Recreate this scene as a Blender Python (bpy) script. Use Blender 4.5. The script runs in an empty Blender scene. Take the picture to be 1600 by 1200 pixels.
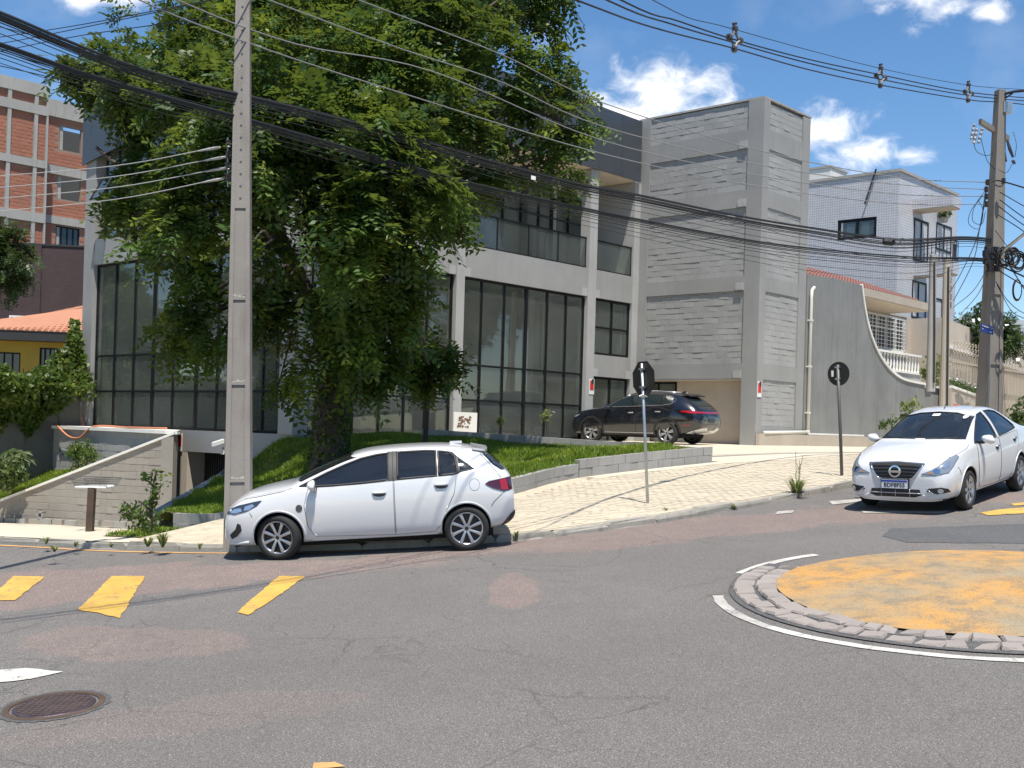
import bpy, bmesh, math, random
import numpy as np
from mathutils import Vector, Matrix
from mathutils.bvhtree import BVHTree
R = math.radians
SC = bpy.context.scene
COL = SC.collection
rng = random.Random(7)
nrng = np.random.default_rng(11)

# ------------------------------------------------------------------ camera
FPX, CX, CY, CAMZ = 1825.0, 800.0, 663.0, 2.606
PIT, ROL = R(.178), R(-1.652)
_cr, _sr, _cp, _sp = math.cos(ROL), math.sin(ROL), math.cos(PIT), math.sin(PIT)
RW = (np.array([[1, 0, 0], [0, _cp, -_sp], [0, _sp, _cp]]) @ np.array([[1, 0, 0], [0, 0, 1], [0, -1, 0]], float)
      @ np.array([[_cr, -_sr, 0], [_sr, _cr, 0], [0, 0, 1]]))
cam_data = bpy.data.cameras.new('camera')
cam = bpy.data.objects.new('camera', cam_data)
COL.objects.link(cam)
M4 = Matrix.Identity(4)
for i in range(3):
    M4[i][0] = RW[i, 0]; M4[i][1] = -RW[i, 1]; M4[i][2] = -RW[i, 2]
M4[2][3] = CAMZ
cam.matrix_world = M4
cam_data.sensor_width = 36.0
cam_data.lens = FPX / 1600 * 36
cam_data.shift_y = (CY - 600) / 1600
cam_data.clip_start = .1
cam_data.clip_end = 3000
SC.camera = cam

# ------------------------------------------------------------------ light, sky, exposure
SUN_EL, SUN_AZ = R(70), R(168)          # azimuth clockwise from +Y
SUN_DIR = Vector((math.sin(SUN_AZ) * math.cos(SUN_EL), math.cos(SUN_AZ) * math.cos(SUN_EL), math.sin(SUN_EL)))
sl = bpy.data.lights.new('sun', 'SUN')
sl.energy = 5.0; sl.angle = R(.53); sl.color = (1, .945, .855)
so = bpy.data.objects.new('sun', sl); COL.objects.link(so)
so.rotation_euler = SUN_DIR.to_track_quat('Z', 'Y').to_euler()
so.location = (0, -20, 60)
SC.view_settings.view_transform = 'Standard'
SC.view_settings.look = 'None'
SC.view_settings.gamma = 1
SC.view_settings.use_curve_mapping = False
SC.view_settings.exposure = 0.5
SC.cycles.max_bounces = 7; SC.cycles.transparent_max_bounces = 12
SC.cycles.diffuse_bounces = 3; SC.cycles.glossy_bounces = 4
SC.cycles.sample_clamp_indirect = 8

def camray(px, py):
    return Vector(RW @ np.array([(px - CX) / FPX, (py - CY) / FPX, 1.]))
def at(px, py, Y):
    d = camray(px, py); return Vector((0, 0, CAMZ)) + d * (Y / d.y)

W = bpy.data.worlds.new('World'); SC.world = W; W.use_nodes = True
wn, wl = W.node_tree.nodes, W.node_tree.links
wn.clear()
def wnode(t, **k):
    n = wn.new(t)
    for a, b in k.items(): setattr(n, a, b)
    return n
out = wnode('ShaderNodeOutputWorld'); bg = wnode('ShaderNodeBackground')
sky = wnode('ShaderNodeTexSky', sky_type='NISHITA', sun_disc=False, sun_elevation=SUN_EL, sun_rotation=SUN_AZ)
sky.altitude = 900; sky.air_density = 1.0; sky.dust_density = .3; sky.ozone_density = 1.6
bg.inputs['Strength'].default_value = .10
tc = wnode('ShaderNodeTexCoord')
DIRS = tc.outputs['Generated']
def wmath(op, a, b=None, c=None):
    n = wnode('ShaderNodeMath', operation=op)
    for i, v in enumerate((a, b, c)):
        if v is None: continue
        if isinstance(v, (int, float)): n.inputs[i].default_value = v
        else: wl.new(v, n.inputs[i])
    return n.outputs[0]
blobs = None
CLOUDS = [(1035, 150, 100, 60), (975, 178, 80, 40), (1105, 178, 80, 34), (1275, 205, 85, 42), (1345, 238, 70, 32), (1425, 243, 48, 16),
          (1450, -12, 85, 46), (1545, 18, 34, 18), (150, -22, 80, 36), (1220, 190, 60, 16),
          (700, -260, 300, 60), (300, -420, 260, 70), (1500, -380, 300, 70), (-300, 200, 200, 60), (2000, 300, 220, 70)]
for px, py, rx, ry in CLOUDS:
    d = camray(px, py).normalized()
    sub = wnode('ShaderNodeVectorMath', operation='SUBTRACT'); wl.new(DIRS, sub.inputs[0]); sub.inputs[1].default_value = d
    mul = wnode('ShaderNodeVectorMath', operation='MULTIPLY'); wl.new(sub.outputs[0], mul.inputs[0])
    mul.inputs[1].default_value = (FPX / rx, FPX / rx, FPX / ry)
    ln = wnode('ShaderNodeVectorMath', operation='LENGTH'); wl.new(mul.outputs[0], ln.inputs[0])
    v = wmath('SUBTRACT', 1.0, ln.outputs['Value'])
    blobs = v if blobs is None else wmath('SMOOTH_MAX', blobs, v, .25)
nz = wnode('ShaderNodeTexNoise'); nz.inputs['Scale'].default_value = 34; nz.inputs['Detail'].default_value = 9; nz.inputs['Roughness'].default_value = .58
nz.inputs['Distortion'].default_value = .35
mp = wnode('ShaderNodeMapping'); mp.inputs['Scale'].default_value = (1, 1, 1.5); wl.new(DIRS, mp.inputs[0]); wl.new(mp.outputs[0], nz.inputs['Vector'])
dens = wmath('ADD', wmath('MULTIPLY', wmath('SUBTRACT', nz.outputs['Fac'], .5), 2.5), wmath('SUBTRACT', blobs, .02))
mr = wnode('ShaderNodeMapRange', interpolation_type='SMOOTHSTEP'); wl.new(dens, mr.inputs['Value'])
mr.inputs['From Min'].default_value = -.12; mr.inputs['From Max'].default_value = 1.15
# thin high veil
nz2 = wnode('ShaderNodeTexNoise'); nz2.inputs['Scale'].default_value = 9; nz2.inputs['Detail'].default_value = 6
wl.new(mp.outputs[0], nz2.inputs['Vector'])
veil = wmath('MULTIPLY', wmath('MAXIMUM', wmath('SUBTRACT', nz2.outputs['Fac'], .55), 0.), .55)
fac = wmath('MINIMUM', wmath('ADD', mr.outputs[0], veil), 1.)
cmix = wnode('ShaderNodeMix', data_type='RGBA')
wl.new(fac, cmix.inputs[0]); 
hsv = wnode('ShaderNodeHueSaturation'); hsv.inputs['Saturation'].default_value = 1.22; hsv.inputs['Value'].default_value = 1.12
wl.new(sky.outputs[0], hsv.inputs['Color'])
wl.new(hsv.outputs[0], cmix.inputs[6]); cmix.inputs[7].default_value = (10.0, 9.9, 9.9, 1)
wl.new(cmix.outputs[2], bg.inputs['Color']); wl.new(bg.outputs[0], out.inputs['Surface'])

# ------------------------------------------------------------------ frames of the place
AL = R(137.8)
DL = Vector((math.cos(AL), math.sin(AL), 0)); DR = Vector((math.sin(AL), -math.cos(AL), 0))
NL = -DR; NR = -DL                       # outward normals of the two street facades
CC = Vector((-5.62, 30.32, 0)); TF = Vector((7.92, 38.0, 0))
UP = Vector((0, 0, 1))
def pl(x, y):                            # the tilted street
    p = .068 * x + .06 * y
    if p > 3.2: p = 3.2 + 1.2 * math.tanh((p - 3.2) / 1.2)
    if p < -1.2: p = -1.2 + 1.0 * math.tanh((p + 1.2) / 1.0)
    return p
def sp(v): return math.log1p(math.exp(-abs(v))) + max(v, 0)
def lot(x, y):                           # the levelled lots behind the pavement
    p = .068 * x + .06 * y
    return 2.17 - .22 * sp((2.17 - p) / .22)
def gp(px, py, dz=0.):
    d = camray(px, py); t = (dz - CAMZ) / (d.z - .068 * d.x - .06 * d.y)
    return Vector((0, 0, CAMZ)) + d * t
def cat(pts, n=8):                       # catmull-rom through 2D/3D points
    P = [Vector(p) for p in pts]; o = []
    P = [P[0] * 2 - P[1]] + P + [P[-1] * 2 - P[-2]]
    for i in range(1, len(P) - 2):
        a, b, c, d = P[i - 1:i + 3]
        for k in range(n):
            t = k / n
            o.append(.5 * ((2 * b) + (c - a) * t + (2 * a - 5 * b + 4 * c - d) * t * t + (3 * b - a - 3 * c + d) * t ** 3))
    o.append(P[-2].copy()); return o
def resample(pts, step):
    o = [pts[0].copy()]; acc = 0
    for a, b in zip(pts[:-1], pts[1:]):
        L = (b - a).length; s = step - acc
        while s <= L:
            o.append(a.lerp(b, s / L)); s += step
        acc = (acc + L) % step if step else 0
        acc = L - (s - step)
    return o

# ------------------------------------------------------------------ mesh and object helpers
class MB:
    def __init__(s): s.v = []; s.f = []; s.m = []
    def add(s, vs, fs, mi=0):
        n = len(s.v); s.v += [tuple(v) for v in vs]; s.f += [tuple(i + n for i in f) for f in fs]; s.m += [mi] * len(fs); return s
    def obox(s, o, ax, ay, az, mi=0):    # box from a corner and three edge vectors
        o = Vector(o); ax, ay, az = Vector(ax), Vector(ay), Vector(az)
        vs = [o, o + ax, o + ax + ay, o + ay, o + az, o + ax + az, o + ax + ay + az, o + ay + az]
        fs = [(0, 3, 2, 1), (4, 5, 6, 7), (0, 1, 5, 4), (1, 2, 6, 5), (2, 3, 7, 6), (3, 0, 4, 7)]
        if ax.cross(ay).dot(az) < 0: fs = [f[::-1] for f in fs]
        return s.add(vs, fs, mi)
    def box(s, lo, hi, mi=0):
        lo, hi = Vector(lo), Vector(hi); d = hi - lo
        return s.obox(lo, (d.x, 0, 0), (0, d.y, 0), (0, 0, d.z), mi)
    def prism(s, poly, ext, mi=0):       # planar polygon swept by a vector
        e = Vector(ext); P = [Vector(p) for p in poly]; n = len(P)
        vs = P + [p + e for p in P]
        fs = [tuple(range(n))[::-1], tuple(range(n, 2 * n))] + [(i, (i + 1) % n, n + (i + 1) % n, n + i) for i in range(n)]
        nn = Vector((0, 0, 0))
        for i in range(n): nn += P[i].cross(P[(i + 1) % n])
        if nn.dot(e) < 0: fs = [f[::-1] for f in fs]
        return s.add(vs, fs, mi)
    def tube(s, pts, r, sides=6, caps=True, mi=0):
        P = [Vector(p) for p in pts]; n = len(P)
        rs = r if isinstance(r, (list, tuple)) else [r] * n
        vs = []; up = None
        for i, p in enumerate(P):
            t = (P[min(i + 1, n - 1)] - P[max(i - 1, 0)])
            t = t.normalized() if t.length > 1e-9 else Vector((0, 0, 1))
            if up is None:
                up = Vector((0, 0, 1)) if abs(t.z) < .9 else Vector((1, 0, 0))
            a = t.cross(up)
            if a.length < 1e-4: a = t.cross(Vector((.3, 1, .2)))
            a.normalize(); b = a.cross(t).normalized(); up = b
            for k in range(sides):
                q = 2 * math.pi * k / sides
                vs.append(p + (a * math.cos(q) + b * math.sin(q)) * rs[i])
        fs = []
        for i in range(n - 1):
            for k in range(sides):
                k2 = (k + 1) % sides
                fs.append((i * sides + k, i * sides + k2, (i + 1) * sides + k2, (i + 1) * sides + k)[::-1])
        if caps:
            fs.append(tuple(range(sides))); fs.append(tuple(range((n - 1) * sides, n * sides))[::-1])
        return s.add(vs, fs, mi)
    def lathe(s, prof, n=24, o=(0, 0, 0), axis=(0, 0, 1), closed=False, mi=0):   # prof: (radius, height along axis)
        ax = Vector(axis).normalized(); o = Vector(o)
        a = ax.cross(Vector((1, 0, 0)) if abs(ax.x) < .8 else Vector((0, 1, 0))).normalized(); b = ax.cross(a)
        m = len(prof); vs = []
        for i in range(n):
            q = 2 * math.pi * i / n; d = a * math.cos(q) + b * math.sin(q)
            vs += [o + d * r + ax * h for r, h in prof]
        fs = []
        for i in range(n):
            j = (i + 1) % n
            for k in range(m if closed else m - 1):
                k2 = (k + 1) % m
                fs.append((i * m + k, j * m + k, j * m + k2, i * m + k2))
        return s.add(vs, fs, mi)
    def sheet(s, rows, mi=0):            # grid of points
        n = len(rows[0]); vs = [p for r in rows for p in r]
        fs = [(i * n + k, i * n + k + 1, (i + 1) * n + k + 1, (i + 1) * n + k) for i in range(len(rows) - 1) for k in range(n - 1)]
        return s.add(vs, fs, mi)
    def build(s, name, mat=None, parent=None, smooth=False, base=None, fix=False):
        me = bpy.data.meshes.new(name)
        off = Vector(parent['_b']) if parent is not None and '_b' in parent else Vector((0, 0, 0))
        if base is not None: off = Vector(base)
        me.from_pydata([(v[0] - off.x, v[1] - off.y, v[2] - off.z) for v in s.v], [], s.f)
        mats = mat if isinstance(mat, (list, tuple)) else [mat]
        for m in mats:
            if m: me.materials.append(m)
        if len(mats) > 1: me.polygons.foreach_set('material_index', s.m)
        if smooth: me.polygons.foreach_set('use_smooth', [True] * len(me.polygons))
        if fix:
            b = bmesh.new(); b.from_mesh(me); bmesh.ops.recalc_face_normals(b, faces=b.faces); b.to_mesh(me); b.free()
        me.update()
        return link(name, me, parent, base)
def link(name, me, parent=None, base=None):
    o = bpy.data.objects.new(name, me); COL.objects.link(o)
    if parent is not None: o.parent = parent
    elif base is not None: o.location = base
    return o
def tag(o, label=None, catg=None, group=None, kind=None):
    if label: o['label'] = label
    if catg: o['category'] = catg
    if group: o['group'] = group
    if kind: o['kind'] = kind
    return o
def thing(name, label, catg, base=(0, 0, 0), group=None):
    o = bpy.data.objects.new(name, None); COL.objects.link(o); o.location = base
    o.empty_display_size = .2
    o['_b'] = tuple(base)
    return tag(o, label, catg, group)
def local_thing(name, label, catg, mw, group=None):     # parts come in the thing's own axes
    o = bpy.data.objects.new(name, None); COL.objects.link(o); o.matrix_world = mw
    return tag(o, label, catg, group)
def struct(o, label=None): return tag(o, label, kind='structure')
def copy_tree(o, parent=None):
    c = o.copy(); COL.objects.link(c)
    if parent is not None: c.parent = parent
    for ch in o.children: copy_tree(ch, c)
    return c
def npmesh(name, V, Fq, mat, parent=None, base=None, smooth=False):   # big meshes from arrays; Fq (n,k)
    me = bpy.data.meshes.new(name); k = Fq.shape[1]
    off = Vector(parent['_b']) if parent is not None and '_b' in parent else (Vector(base) if base is not None else Vector((0, 0, 0)))
    V = V - np.array(off)
    me.vertices.add(len(V)); me.vertices.foreach_set('co', V.astype(np.float32).ravel())
    me.loops.add(Fq.size); me.loops.foreach_set('vertex_index', Fq.astype(np.int32).ravel())
    me.polygons.add(len(Fq)); me.polygons.foreach_set('loop_start', np.arange(0, Fq.size, k, dtype=np.int32))
    if smooth: me.polygons.foreach_set('use_smooth', np.ones(len(Fq), bool))
    me.update(calc_edges=True); me.materials.append(mat)
    return link(name, me, parent, base)

# ------------------------------------------------------------------ materials
def lin(c):
    return tuple(((v / 255) / 12.92 if v / 255 <= .04045 else ((v / 255 + .055) / 1.055) ** 2.4) for v in c)
class NT:
    def __init__(s, name):
        s.m = bpy.data.materials.new(name); s.m.use_nodes = True
        s.n, s.l = s.m.node_tree.nodes, s.m.node_tree.links
        s.b = s.n['Principled BSDF']; s.tc = s.n.new('ShaderNodeTexCoord')
    def set(s, sock, v):
        if isinstance(v, bpy.types.NodeSocket): s.l.new(v, sock)
        else: sock.default_value = v
    def vec(s, scale=(1, 1, 1), src='Object', rot=(0, 0, 0)):
        m = s.n.new('ShaderNodeMapping'); m.inputs['Scale'].default_value = scale; m.inputs['Rotation'].default_value = rot
        s.l.new(s.tc.outputs[src], m.inputs[0]); return m.outputs[0]
    def noise(s, scale, detail=4, rough=.55, vec=None, dist=0, out='Fac'):
        n = s.n.new('ShaderNodeTexNoise'); n.inputs['Scale'].default_value = scale; n.inputs['Detail'].default_value = detail
        n.inputs['Roughness'].default_value = rough; n.inputs['Distortion'].default_value = dist
        s.l.new(vec or s.tc.outputs['Object'], n.inputs['Vector']); return n.outputs[out]
    def voro(s, scale, feature='F1', vec=None, out='Distance', rand=1):
        n = s.n.new('ShaderNodeTexVoronoi'); n.feature = feature; n.inputs['Scale'].default_value = scale; n.inputs['Randomness'].default_value = rand
        s.l.new(vec or s.tc.outputs['Object'], n.inputs['Vector']); return n.outputs[out]
    def rng(s, v, a, b, c=0, d=1, smooth=False):
        n = s.n.new('ShaderNodeMapRange'); s.l.new(v, n.inputs[0])
        if smooth: n.interpolation_type = 'SMOOTHSTEP'
        for i, x in enumerate((a, b, c, d)): n.inputs[i + 1].default_value = x
        return n.outputs[0]
    def math(s, op, a, b=None):
        n = s.n.new('ShaderNodeMath'); n.operation = op; s.set(n.inputs[0], a)
        if b is not None: s.set(n.inputs[1], b)
        return n.outputs[0]
    def mix(s, f, a, b, mode='MIX'):
        n = s.n.new('ShaderNodeMix'); n.data_type = 'RGBA'; n.blend_type = mode
        s.set(n.inputs[0], f)
        for i, c in ((6, a), (7, b)): s.set(n.inputs[i], c if isinstance(c, bpy.types.NodeSocket) else (*c[:3], 1))
        return n.outputs[2]
    def bump(s, h, strength=.3, dist=.01):
        n = s.n.new('ShaderNodeBump'); n.inputs['Strength'].default_value = strength; n.inputs['Distance'].default_value = dist
        s.l.new(h, n.inputs['Height']); s.l.new(n.outputs[0], s.b.inputs['Normal']); return n.outputs[0]
    def col(s, c): s.set(s.b.inputs['Base Color'], c if isinstance(c, bpy.types.NodeSocket) else (*c[:3], 1)); return s
    def r(s, v): s.set(s.b.inputs['Roughness'], v); return s
    def island(s): return s.n.new('ShaderNodeNewGeometry').outputs['Random Per Island']
    def objrand(s): return s.n.new('ShaderNodeObjectInfo').outputs['Random']
def simple(name, c, rough=.6, metal=0, spec=.5, vary=.0, vscale=3, bump=0, bscale=40, coat=0):
    t = NT(name)
    if vary:
        f = t.noise(vscale, 5); f = t.rng(f, .3, .7)
        t.col(t.mix(f, [v * (1 - vary) for v in c], [min(1, v * (1 + vary)) for v in c]))
    else: t.col(c)
    t.r(rough); t.b.inputs['Metallic'].default_value = metal; t.b.inputs['Specular IOR Level'].default_value = spec
    if coat: t.b.inputs['Coat Weight'].default_value = coat; t.b.inputs['Coat Roughness'].default_value = .03
    if bump: t.bump(t.noise(bscale, 5), bump)
    return t.m
def plaster(name, c, var=.10, dirt=(.75, .72, .68), dirtamt=.35, bump=.15, orand=0., streak=True):
    t = NT(name)
    f = t.rng(t.noise(.7, 6, .6), .3, .7)
    col = t.mix(f, [v * (1 - var) for v in c], [min(1, v * (1 + var)) for v in c])
    f2 = t.rng(t.noise(14, 5, .6), .35, .75)
    col = t.mix(t.math('MULTIPLY', f2, .16), col, [v * .72 for v in c])
    if streak:
        st = t.rng(t.noise(1, 5, .65, vec=t.vec((5, 5, .35))), .52, .78)
        col = t.mix(t.math('MULTIPLY', st, dirtamt), col, t.mix(1., col, dirt, 'MULTIPLY'))
    if orand:
        col = t.mix(t.math('MULTIPLY', t.objrand(), orand), col, [v * .7 for v in c])
    t.col(col); t.r(.75)
    h = t.math('ADD', t.noise(60, 3), t.math('MULTIPLY', t.noise(7, 4), .8))
    t.bump(h, bump, .01)
    return t.m
def asphalt(name, base, tint=None):
    t = NT(name); base0 = base
    big = t.rng(t.noise(.22, 5, .6), .3, .7)
    mid = t.rng(t.noise(1.7, 5, .65), .3, .7)
    c = t.mix(big, [v * .86 for v in base], [v * 1.14 for v in base])
    c = t.mix(t.math('MULTIPLY', mid, .35), c, [v * .78 for v in base])
    g = t.noise(85, 2, .7)
    for mx, my, rx, ry, ang, st_ in (tint or ()):
        mpn = t.n.new('ShaderNodeMapping'); mpn.vector_type = 'TEXTURE'
        mpn.inputs['Location'].default_value = (mx, my, 0); mpn.inputs['Rotation'].default_value = (0, 0, ang); mpn.inputs['Scale'].default_value = (rx, ry, 1e5)
        t.l.new(t.tc.outputs['Object'], mpn.inputs[0]); ln_ = t.n.new('ShaderNodeVectorMath'); ln_.operation = 'LENGTH'; t.l.new(mpn.outputs[0], ln_.inputs[0])
        dd = t.math('ADD', ln_.outputs['Value'], t.math('MULTIPLY', t.math('SUBTRACT', t.noise(.75, 7, .65), .5), 2.0))
        mk = t.rng(dd, 1.08, .92, 0, st_, True)
        c = t.mix(mk, c, t.mix(mid, (.27, .200, .172), (.215, .160, .140)))
    c = t.mix(t.rng(g, .50, .74), c, t.mix(1., c, (2.6, 2.6, 2.6), 'MULTIPLY'))
    c = t.mix(t.rng(t.noise(95, 2, .7), .60, .44, 0, .7), c, [v * .3 for v in base])
    # cracks: a warped cell pattern that comes and goes
    wv = t.n.new('ShaderNodeVectorMath'); wv.operation = 'ADD'
    t.l.new(t.tc.outputs['Object'], wv.inputs[0])
    sc = t.n.new('ShaderNodeVectorMath'); sc.operation = 'SCALE'; sc.inputs[3].default_value = .55
    t.l.new(t.noise(1.6, 5, .6, out='Color'), sc.inputs[0]); t.l.new(sc.outputs[0], wv.inputs[1])
    e1 = t.rng(t.voro(.62, 'DISTANCE_TO_EDGE', wv.outputs[0]), .0, .012, 1, 0)
    e2 = t.rng(t.voro(2.3, 'DISTANCE_TO_EDGE', wv.outputs[0]), .0, .028, 1, 0)
    m1 = t.rng(t.noise(.33, 4), .46, .6)
    m2 = t.rng(t.noise(.45, 4, vec=t.vec((1, 1, 1), rot=(.4, .2, 1.3))), .55, .65)
    cr = t.math('MAXIMUM', t.math('MULTIPLY', e1, m1), t.math('MULTIPLY', e2, m2))
    c = t.mix(t.math('MULTIPLY', cr, .5), c, [v * .25 for v in base])
    st = t.rng(t.noise(.9, 6, .7, vec=t.vec((1.3, .25, 1), rot=(0, 0, .75))), .55, .75)
    c = t.mix(t.math('MULTIPLY', st, .28), c, [v * .62 for v in base])
    t.col(c); t.r(.86)
    t.bump(t.math('SUBTRACT', t.math('ADD', t.noise(70, 3, .7), t.math('MULTIPLY', t.noise(6, 3), .5)), t.math('MULTIPLY', cr, 1.2)), .55, .012)
    return t.m
def paint_on_road(name, c, worn=.5, under=(.12, .115, .11), rough=.65):
    t = NT(name)
    n1 = t.rng(t.math('ADD', t.math('MULTIPLY', t.noise(5, 7, .75), .6), t.math('MULTIPLY', t.noise(38, 3, .7), .4)), .5 + .18 * (1 - worn), .62 + .18 * (1 - worn))
    n2 = t.rng(t.noise(2.2, 4), .3, .7)
    col = t.mix(n2, [v * .82 for v in c], [min(1, v * 1.08) for v in c])
    t.col(t.mix(n1, col, under)); t.r(rough); t.bump(t.noise(70, 3, .7), .5, .01)
    return t.m
def foliage(name, dark, light, tip, trans=.35, scale=.55):
    t = NT(name)
    n = t.rng(t.noise(scale, 3, vec=t.tc.outputs['Object']), .35, .65)
    isl = t.island()
    c = t.mix(n, dark, light)
    c = t.mix(t.rng(isl, .0, 1, 0, .5), c, [v * .6 for v in dark])
    n2 = t.math('MULTIPLY', t.rng(t.noise(1.15, 2, vec=t.vec((1, 1, 1), rot=(.5, .8, 0))), .56, .7), t.rng(isl, .25, .6))
    c = t.mix(n2, c, tip)
    t.col(c); t.r(.45); t.b.inputs['Specular IOR Level'].default_value = .35
    tr = t.n.new('ShaderNodeBsdfTranslucent'); t.l.new(t.mix(.5, c, tip), tr.inputs[0])
    ms = t.n.new('ShaderNodeMixShader'); ms.inputs[0].default_value = trans
    o = t.n['Material Output']
    t.l.new(t.b.outputs[0], ms.inputs[1]); t.l.new(tr.outputs[0], ms.inputs[2]); t.l.new(ms.outputs[0], o.inputs[0])
    return t.m
def window_glass(name, tint=(.70, .74, .71), refl=.02, rough=.015, dust=.075):
    t = NT(name); o = t.n['Material Output']
    tr = t.n.new('ShaderNodeBsdfTransparent'); tr.inputs[0].default_value = (*tint, 1)
    gl = t.n.new('ShaderNodeBsdfGlossy'); gl.inputs['Roughness'].default_value = rough; gl.inputs['Color'].default_value = (.92, .95, .96, 1)
    fr = t.n.new('ShaderNodeLayerWeight'); fr.inputs[0].default_value = .5
    nb = t.n.new('ShaderNodeBump'); nb.inputs['Strength'].default_value = .05; nb.inputs['Distance'].default_value = .02
    t.l.new(t.noise(1.2, 2), nb.inputs['Height']); t.l.new(nb.outputs[0], gl.inputs['Normal']); 
    f = t.math('ADD', t.math('MULTIPLY', t.math('POWER', fr.outputs['Facing'], 4.0), .85), refl + .04)
    ms = t.n.new('ShaderNodeMixShader'); t.l.new(f, ms.inputs[0])
    df = t.n.new('ShaderNodeBsdfDiffuse'); df.inputs[0].default_value = (.50, .53, .50, 1); m0 = t.n.new('ShaderNodeMixShader')
    t.l.new(t.rng(t.noise(.8, 5, .6), .3, .7, dust * .7, dust * 1.3), m0.inputs[0]); t.l.new(tr.outputs[0], m0.inputs[1]); t.l.new(df.outputs[0], m0.inputs[2])
    t.l.new(m0.outputs[0], ms.inputs[1]); t.l.new(gl.outputs[0], ms.inputs[2])
    t.l.new(ms.outputs[0], o.inputs[0]); return t.m
M = {}
def _g(px, py): v = gp(px, py); return v.x, v.y
_a, _b = gp(720, 862), gp(1500, 786)
M['asphalt'] = asphalt('asphalt', (.168, .155, .143), tint=[(*_g(1110, 824), 5.6, .95, math.atan2(_b.y - _a.y, _b.x - _a.x), .8), (*_g(40, 915), 3.2, 1.2, .1, .85), (*_g(190, 1005), 1.15, .6, -.25, .6), (*_g(500, 886), 2.1, .5, .05, .5), (*_g(797, 920), .36, .95, .0, .75), (*_g(300, 1120), 1.6, .5, .3, .25)])
M['red_asphalt'] = asphalt('red_asphalt', (.205, .163, .147))
M['dark_asphalt'] = asphalt('dark_asphalt', (.105, .104, .104))
M['yellow_paint'] = paint_on_road('yellow_paint', (.60, .36, .07), .88)
def worn_island():
    t = NT('yellow_worn')
    c = t.mix(t.rng(t.noise(.6, 6, .62), .40, .62), (.33, .262, .16), (.58, .285, .05))
    c = t.mix(t.rng(t.math('ADD', t.math('MULTIPLY', t.noise(3.2, 6, .7), .55), t.math('MULTIPLY', t.noise(45, 3, .75), .45)), .47, .60), c, (.20, .165, .115))
    c = t.mix(t.rng(t.noise(75, 2, .7), .55, .75), c, (.46, .40, .30))
    st = t.rng(t.noise(1.2, 5, .7, vec=t.vec((.5, 4, 1), rot=(0, 0, .3))), .6, .72)
    c = t.mix(t.math('MULTIPLY', st, .6), c, (.13, .11, .085))
    t.col(c); t.r(.85); t.bump(t.math('ADD', t.noise(55, 3, .7), t.math('MULTIPLY', t.noise(5, 4), .6)), .9, .02); return t.m
M['yellow_worn'] = worn_island()
M['white_paint'] = paint_on_road('white_paint', (.58, .555, .50), .9)
M['white_worn'] = paint_on_road('white_worn', (.46, .44, .40), 1.0)
M['orange_line'] = paint_on_road('orange_line', (.6, .33, .12), .8)
M['wall_grey'] = plaster('wall_grey', (.285, .285, .276))
M['wall_stained'] = plaster('wall_stained', (.205, .21, .205), var=.16, dirt=(.55, .56, .54), dirtamt=.6, bump=.4)
M['wall_damp'] = plaster('wall_damp', (.125, .13, .12), var=.2, dirt=(.5, .55, .5), dirtamt=.6, bump=.4)  # dark base colour carries the shade on the creeper wall, streaks on top
M['wall_light'] = plaster('wall_light', (.37, .37, .358))
M['block_paint'] = plaster('block_paint', (.325, .325, .315), orand=.14, bump=.3)
M['block_warm'] = plaster('block_warm', (.30, .275, .24), orand=.14, bump=.3)
M['block_raw'] = plaster('block_raw', (.31, .305, .29), orand=.35, bump=.5, dirt=(.5, .52, .45), dirtamt=.6)
M['coping'] = plaster('coping', (.72, .71, .67), dirtamt=.2)
M['beige'] = plaster('beige', (.50, .44, .37), dirtamt=.3)
M['beige_dark'] = plaster('beige_dark', (.42, .37, .30), dirtamt=.4)
M['soffit'] = simple('soffit', (.62, .53, .42), .8, vary=.06)
M['fascia'] = simple('fascia', (.055, .062, .072), .38, spec=.5, vary=.08, vscale=1.2)
M['frame'] = simple('frame', (.007, .007, .008), .5, spec=.25)
M['glass'] = window_glass('glass')
M['rail_glass'] = window_glass('rail_glass', (.58, .64, .63), .0)
M['inner_wall'] = simple('inner_wall', (.50, .49, .43), .85, vary=.1, vscale=.4)
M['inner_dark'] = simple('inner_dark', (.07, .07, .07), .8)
M['ceiling'] = simple('ceiling', (.72, .70, .64), .85)
M['concrete'] = plaster('concrete', (.36, .345, .32), dirt=(.5, .48, .45), dirtamt=.6, bump=.4)
M['concrete_pole'] = plaster('concrete_pole', (.21, .193, .172), dirt=(.5, .45, .4), dirtamt=.5, bump=.45)
M['concrete_dark'] = plaster('concrete_dark', (.21, .19, .165), dirt=(.45, .42, .4), dirtamt=.8, bump=.45)
M['kerb'] = plaster('kerb', (.33, .31, .27), orand=.4, dirt=(.35, .35, .3), dirtamt=.8, bump=.7)
M['granite'] = plaster('granite', (.31, .272, .245), orand=.45, dirt=(.5, .5, .5), dirtamt=.6, bump=.8, streak=False)
M['pave'] = plaster('pave', (.52, .455, .345), orand=.22, dirt=(.7, .68, .62), dirtamt=.3, bump=.4, streak=False)
M['pave_joint'] = simple('pave_joint', (.46, .40, .30), .95, vary=.2, vscale=5, bump=.4)
M['drive'] = plaster('drive', (.55, .485, .375), dirt=(.75, .7, .65), dirtamt=.5, bump=.25, streak=False)
M['soil'] = simple('soil', (.13, .10, .07), .95, vary=.3, vscale=2, bump=.6)
M['earth'] = simple('earth', (.17, .15, .11), .95, vary=.25, vscale=.5)
M['brick'] = plaster('brick', (.37, .145, .088), orand=.4, dirt=(.7, .65, .6), dirtamt=.3, bump=.4, streak=False)
M['mortar'] = plaster('mortar', (.27, .19, .145), dirtamt=.4)
M['brown_brick'] = plaster('brown_brick', (.095, .055, .05), orand=.35, dirtamt=.3)
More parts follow.
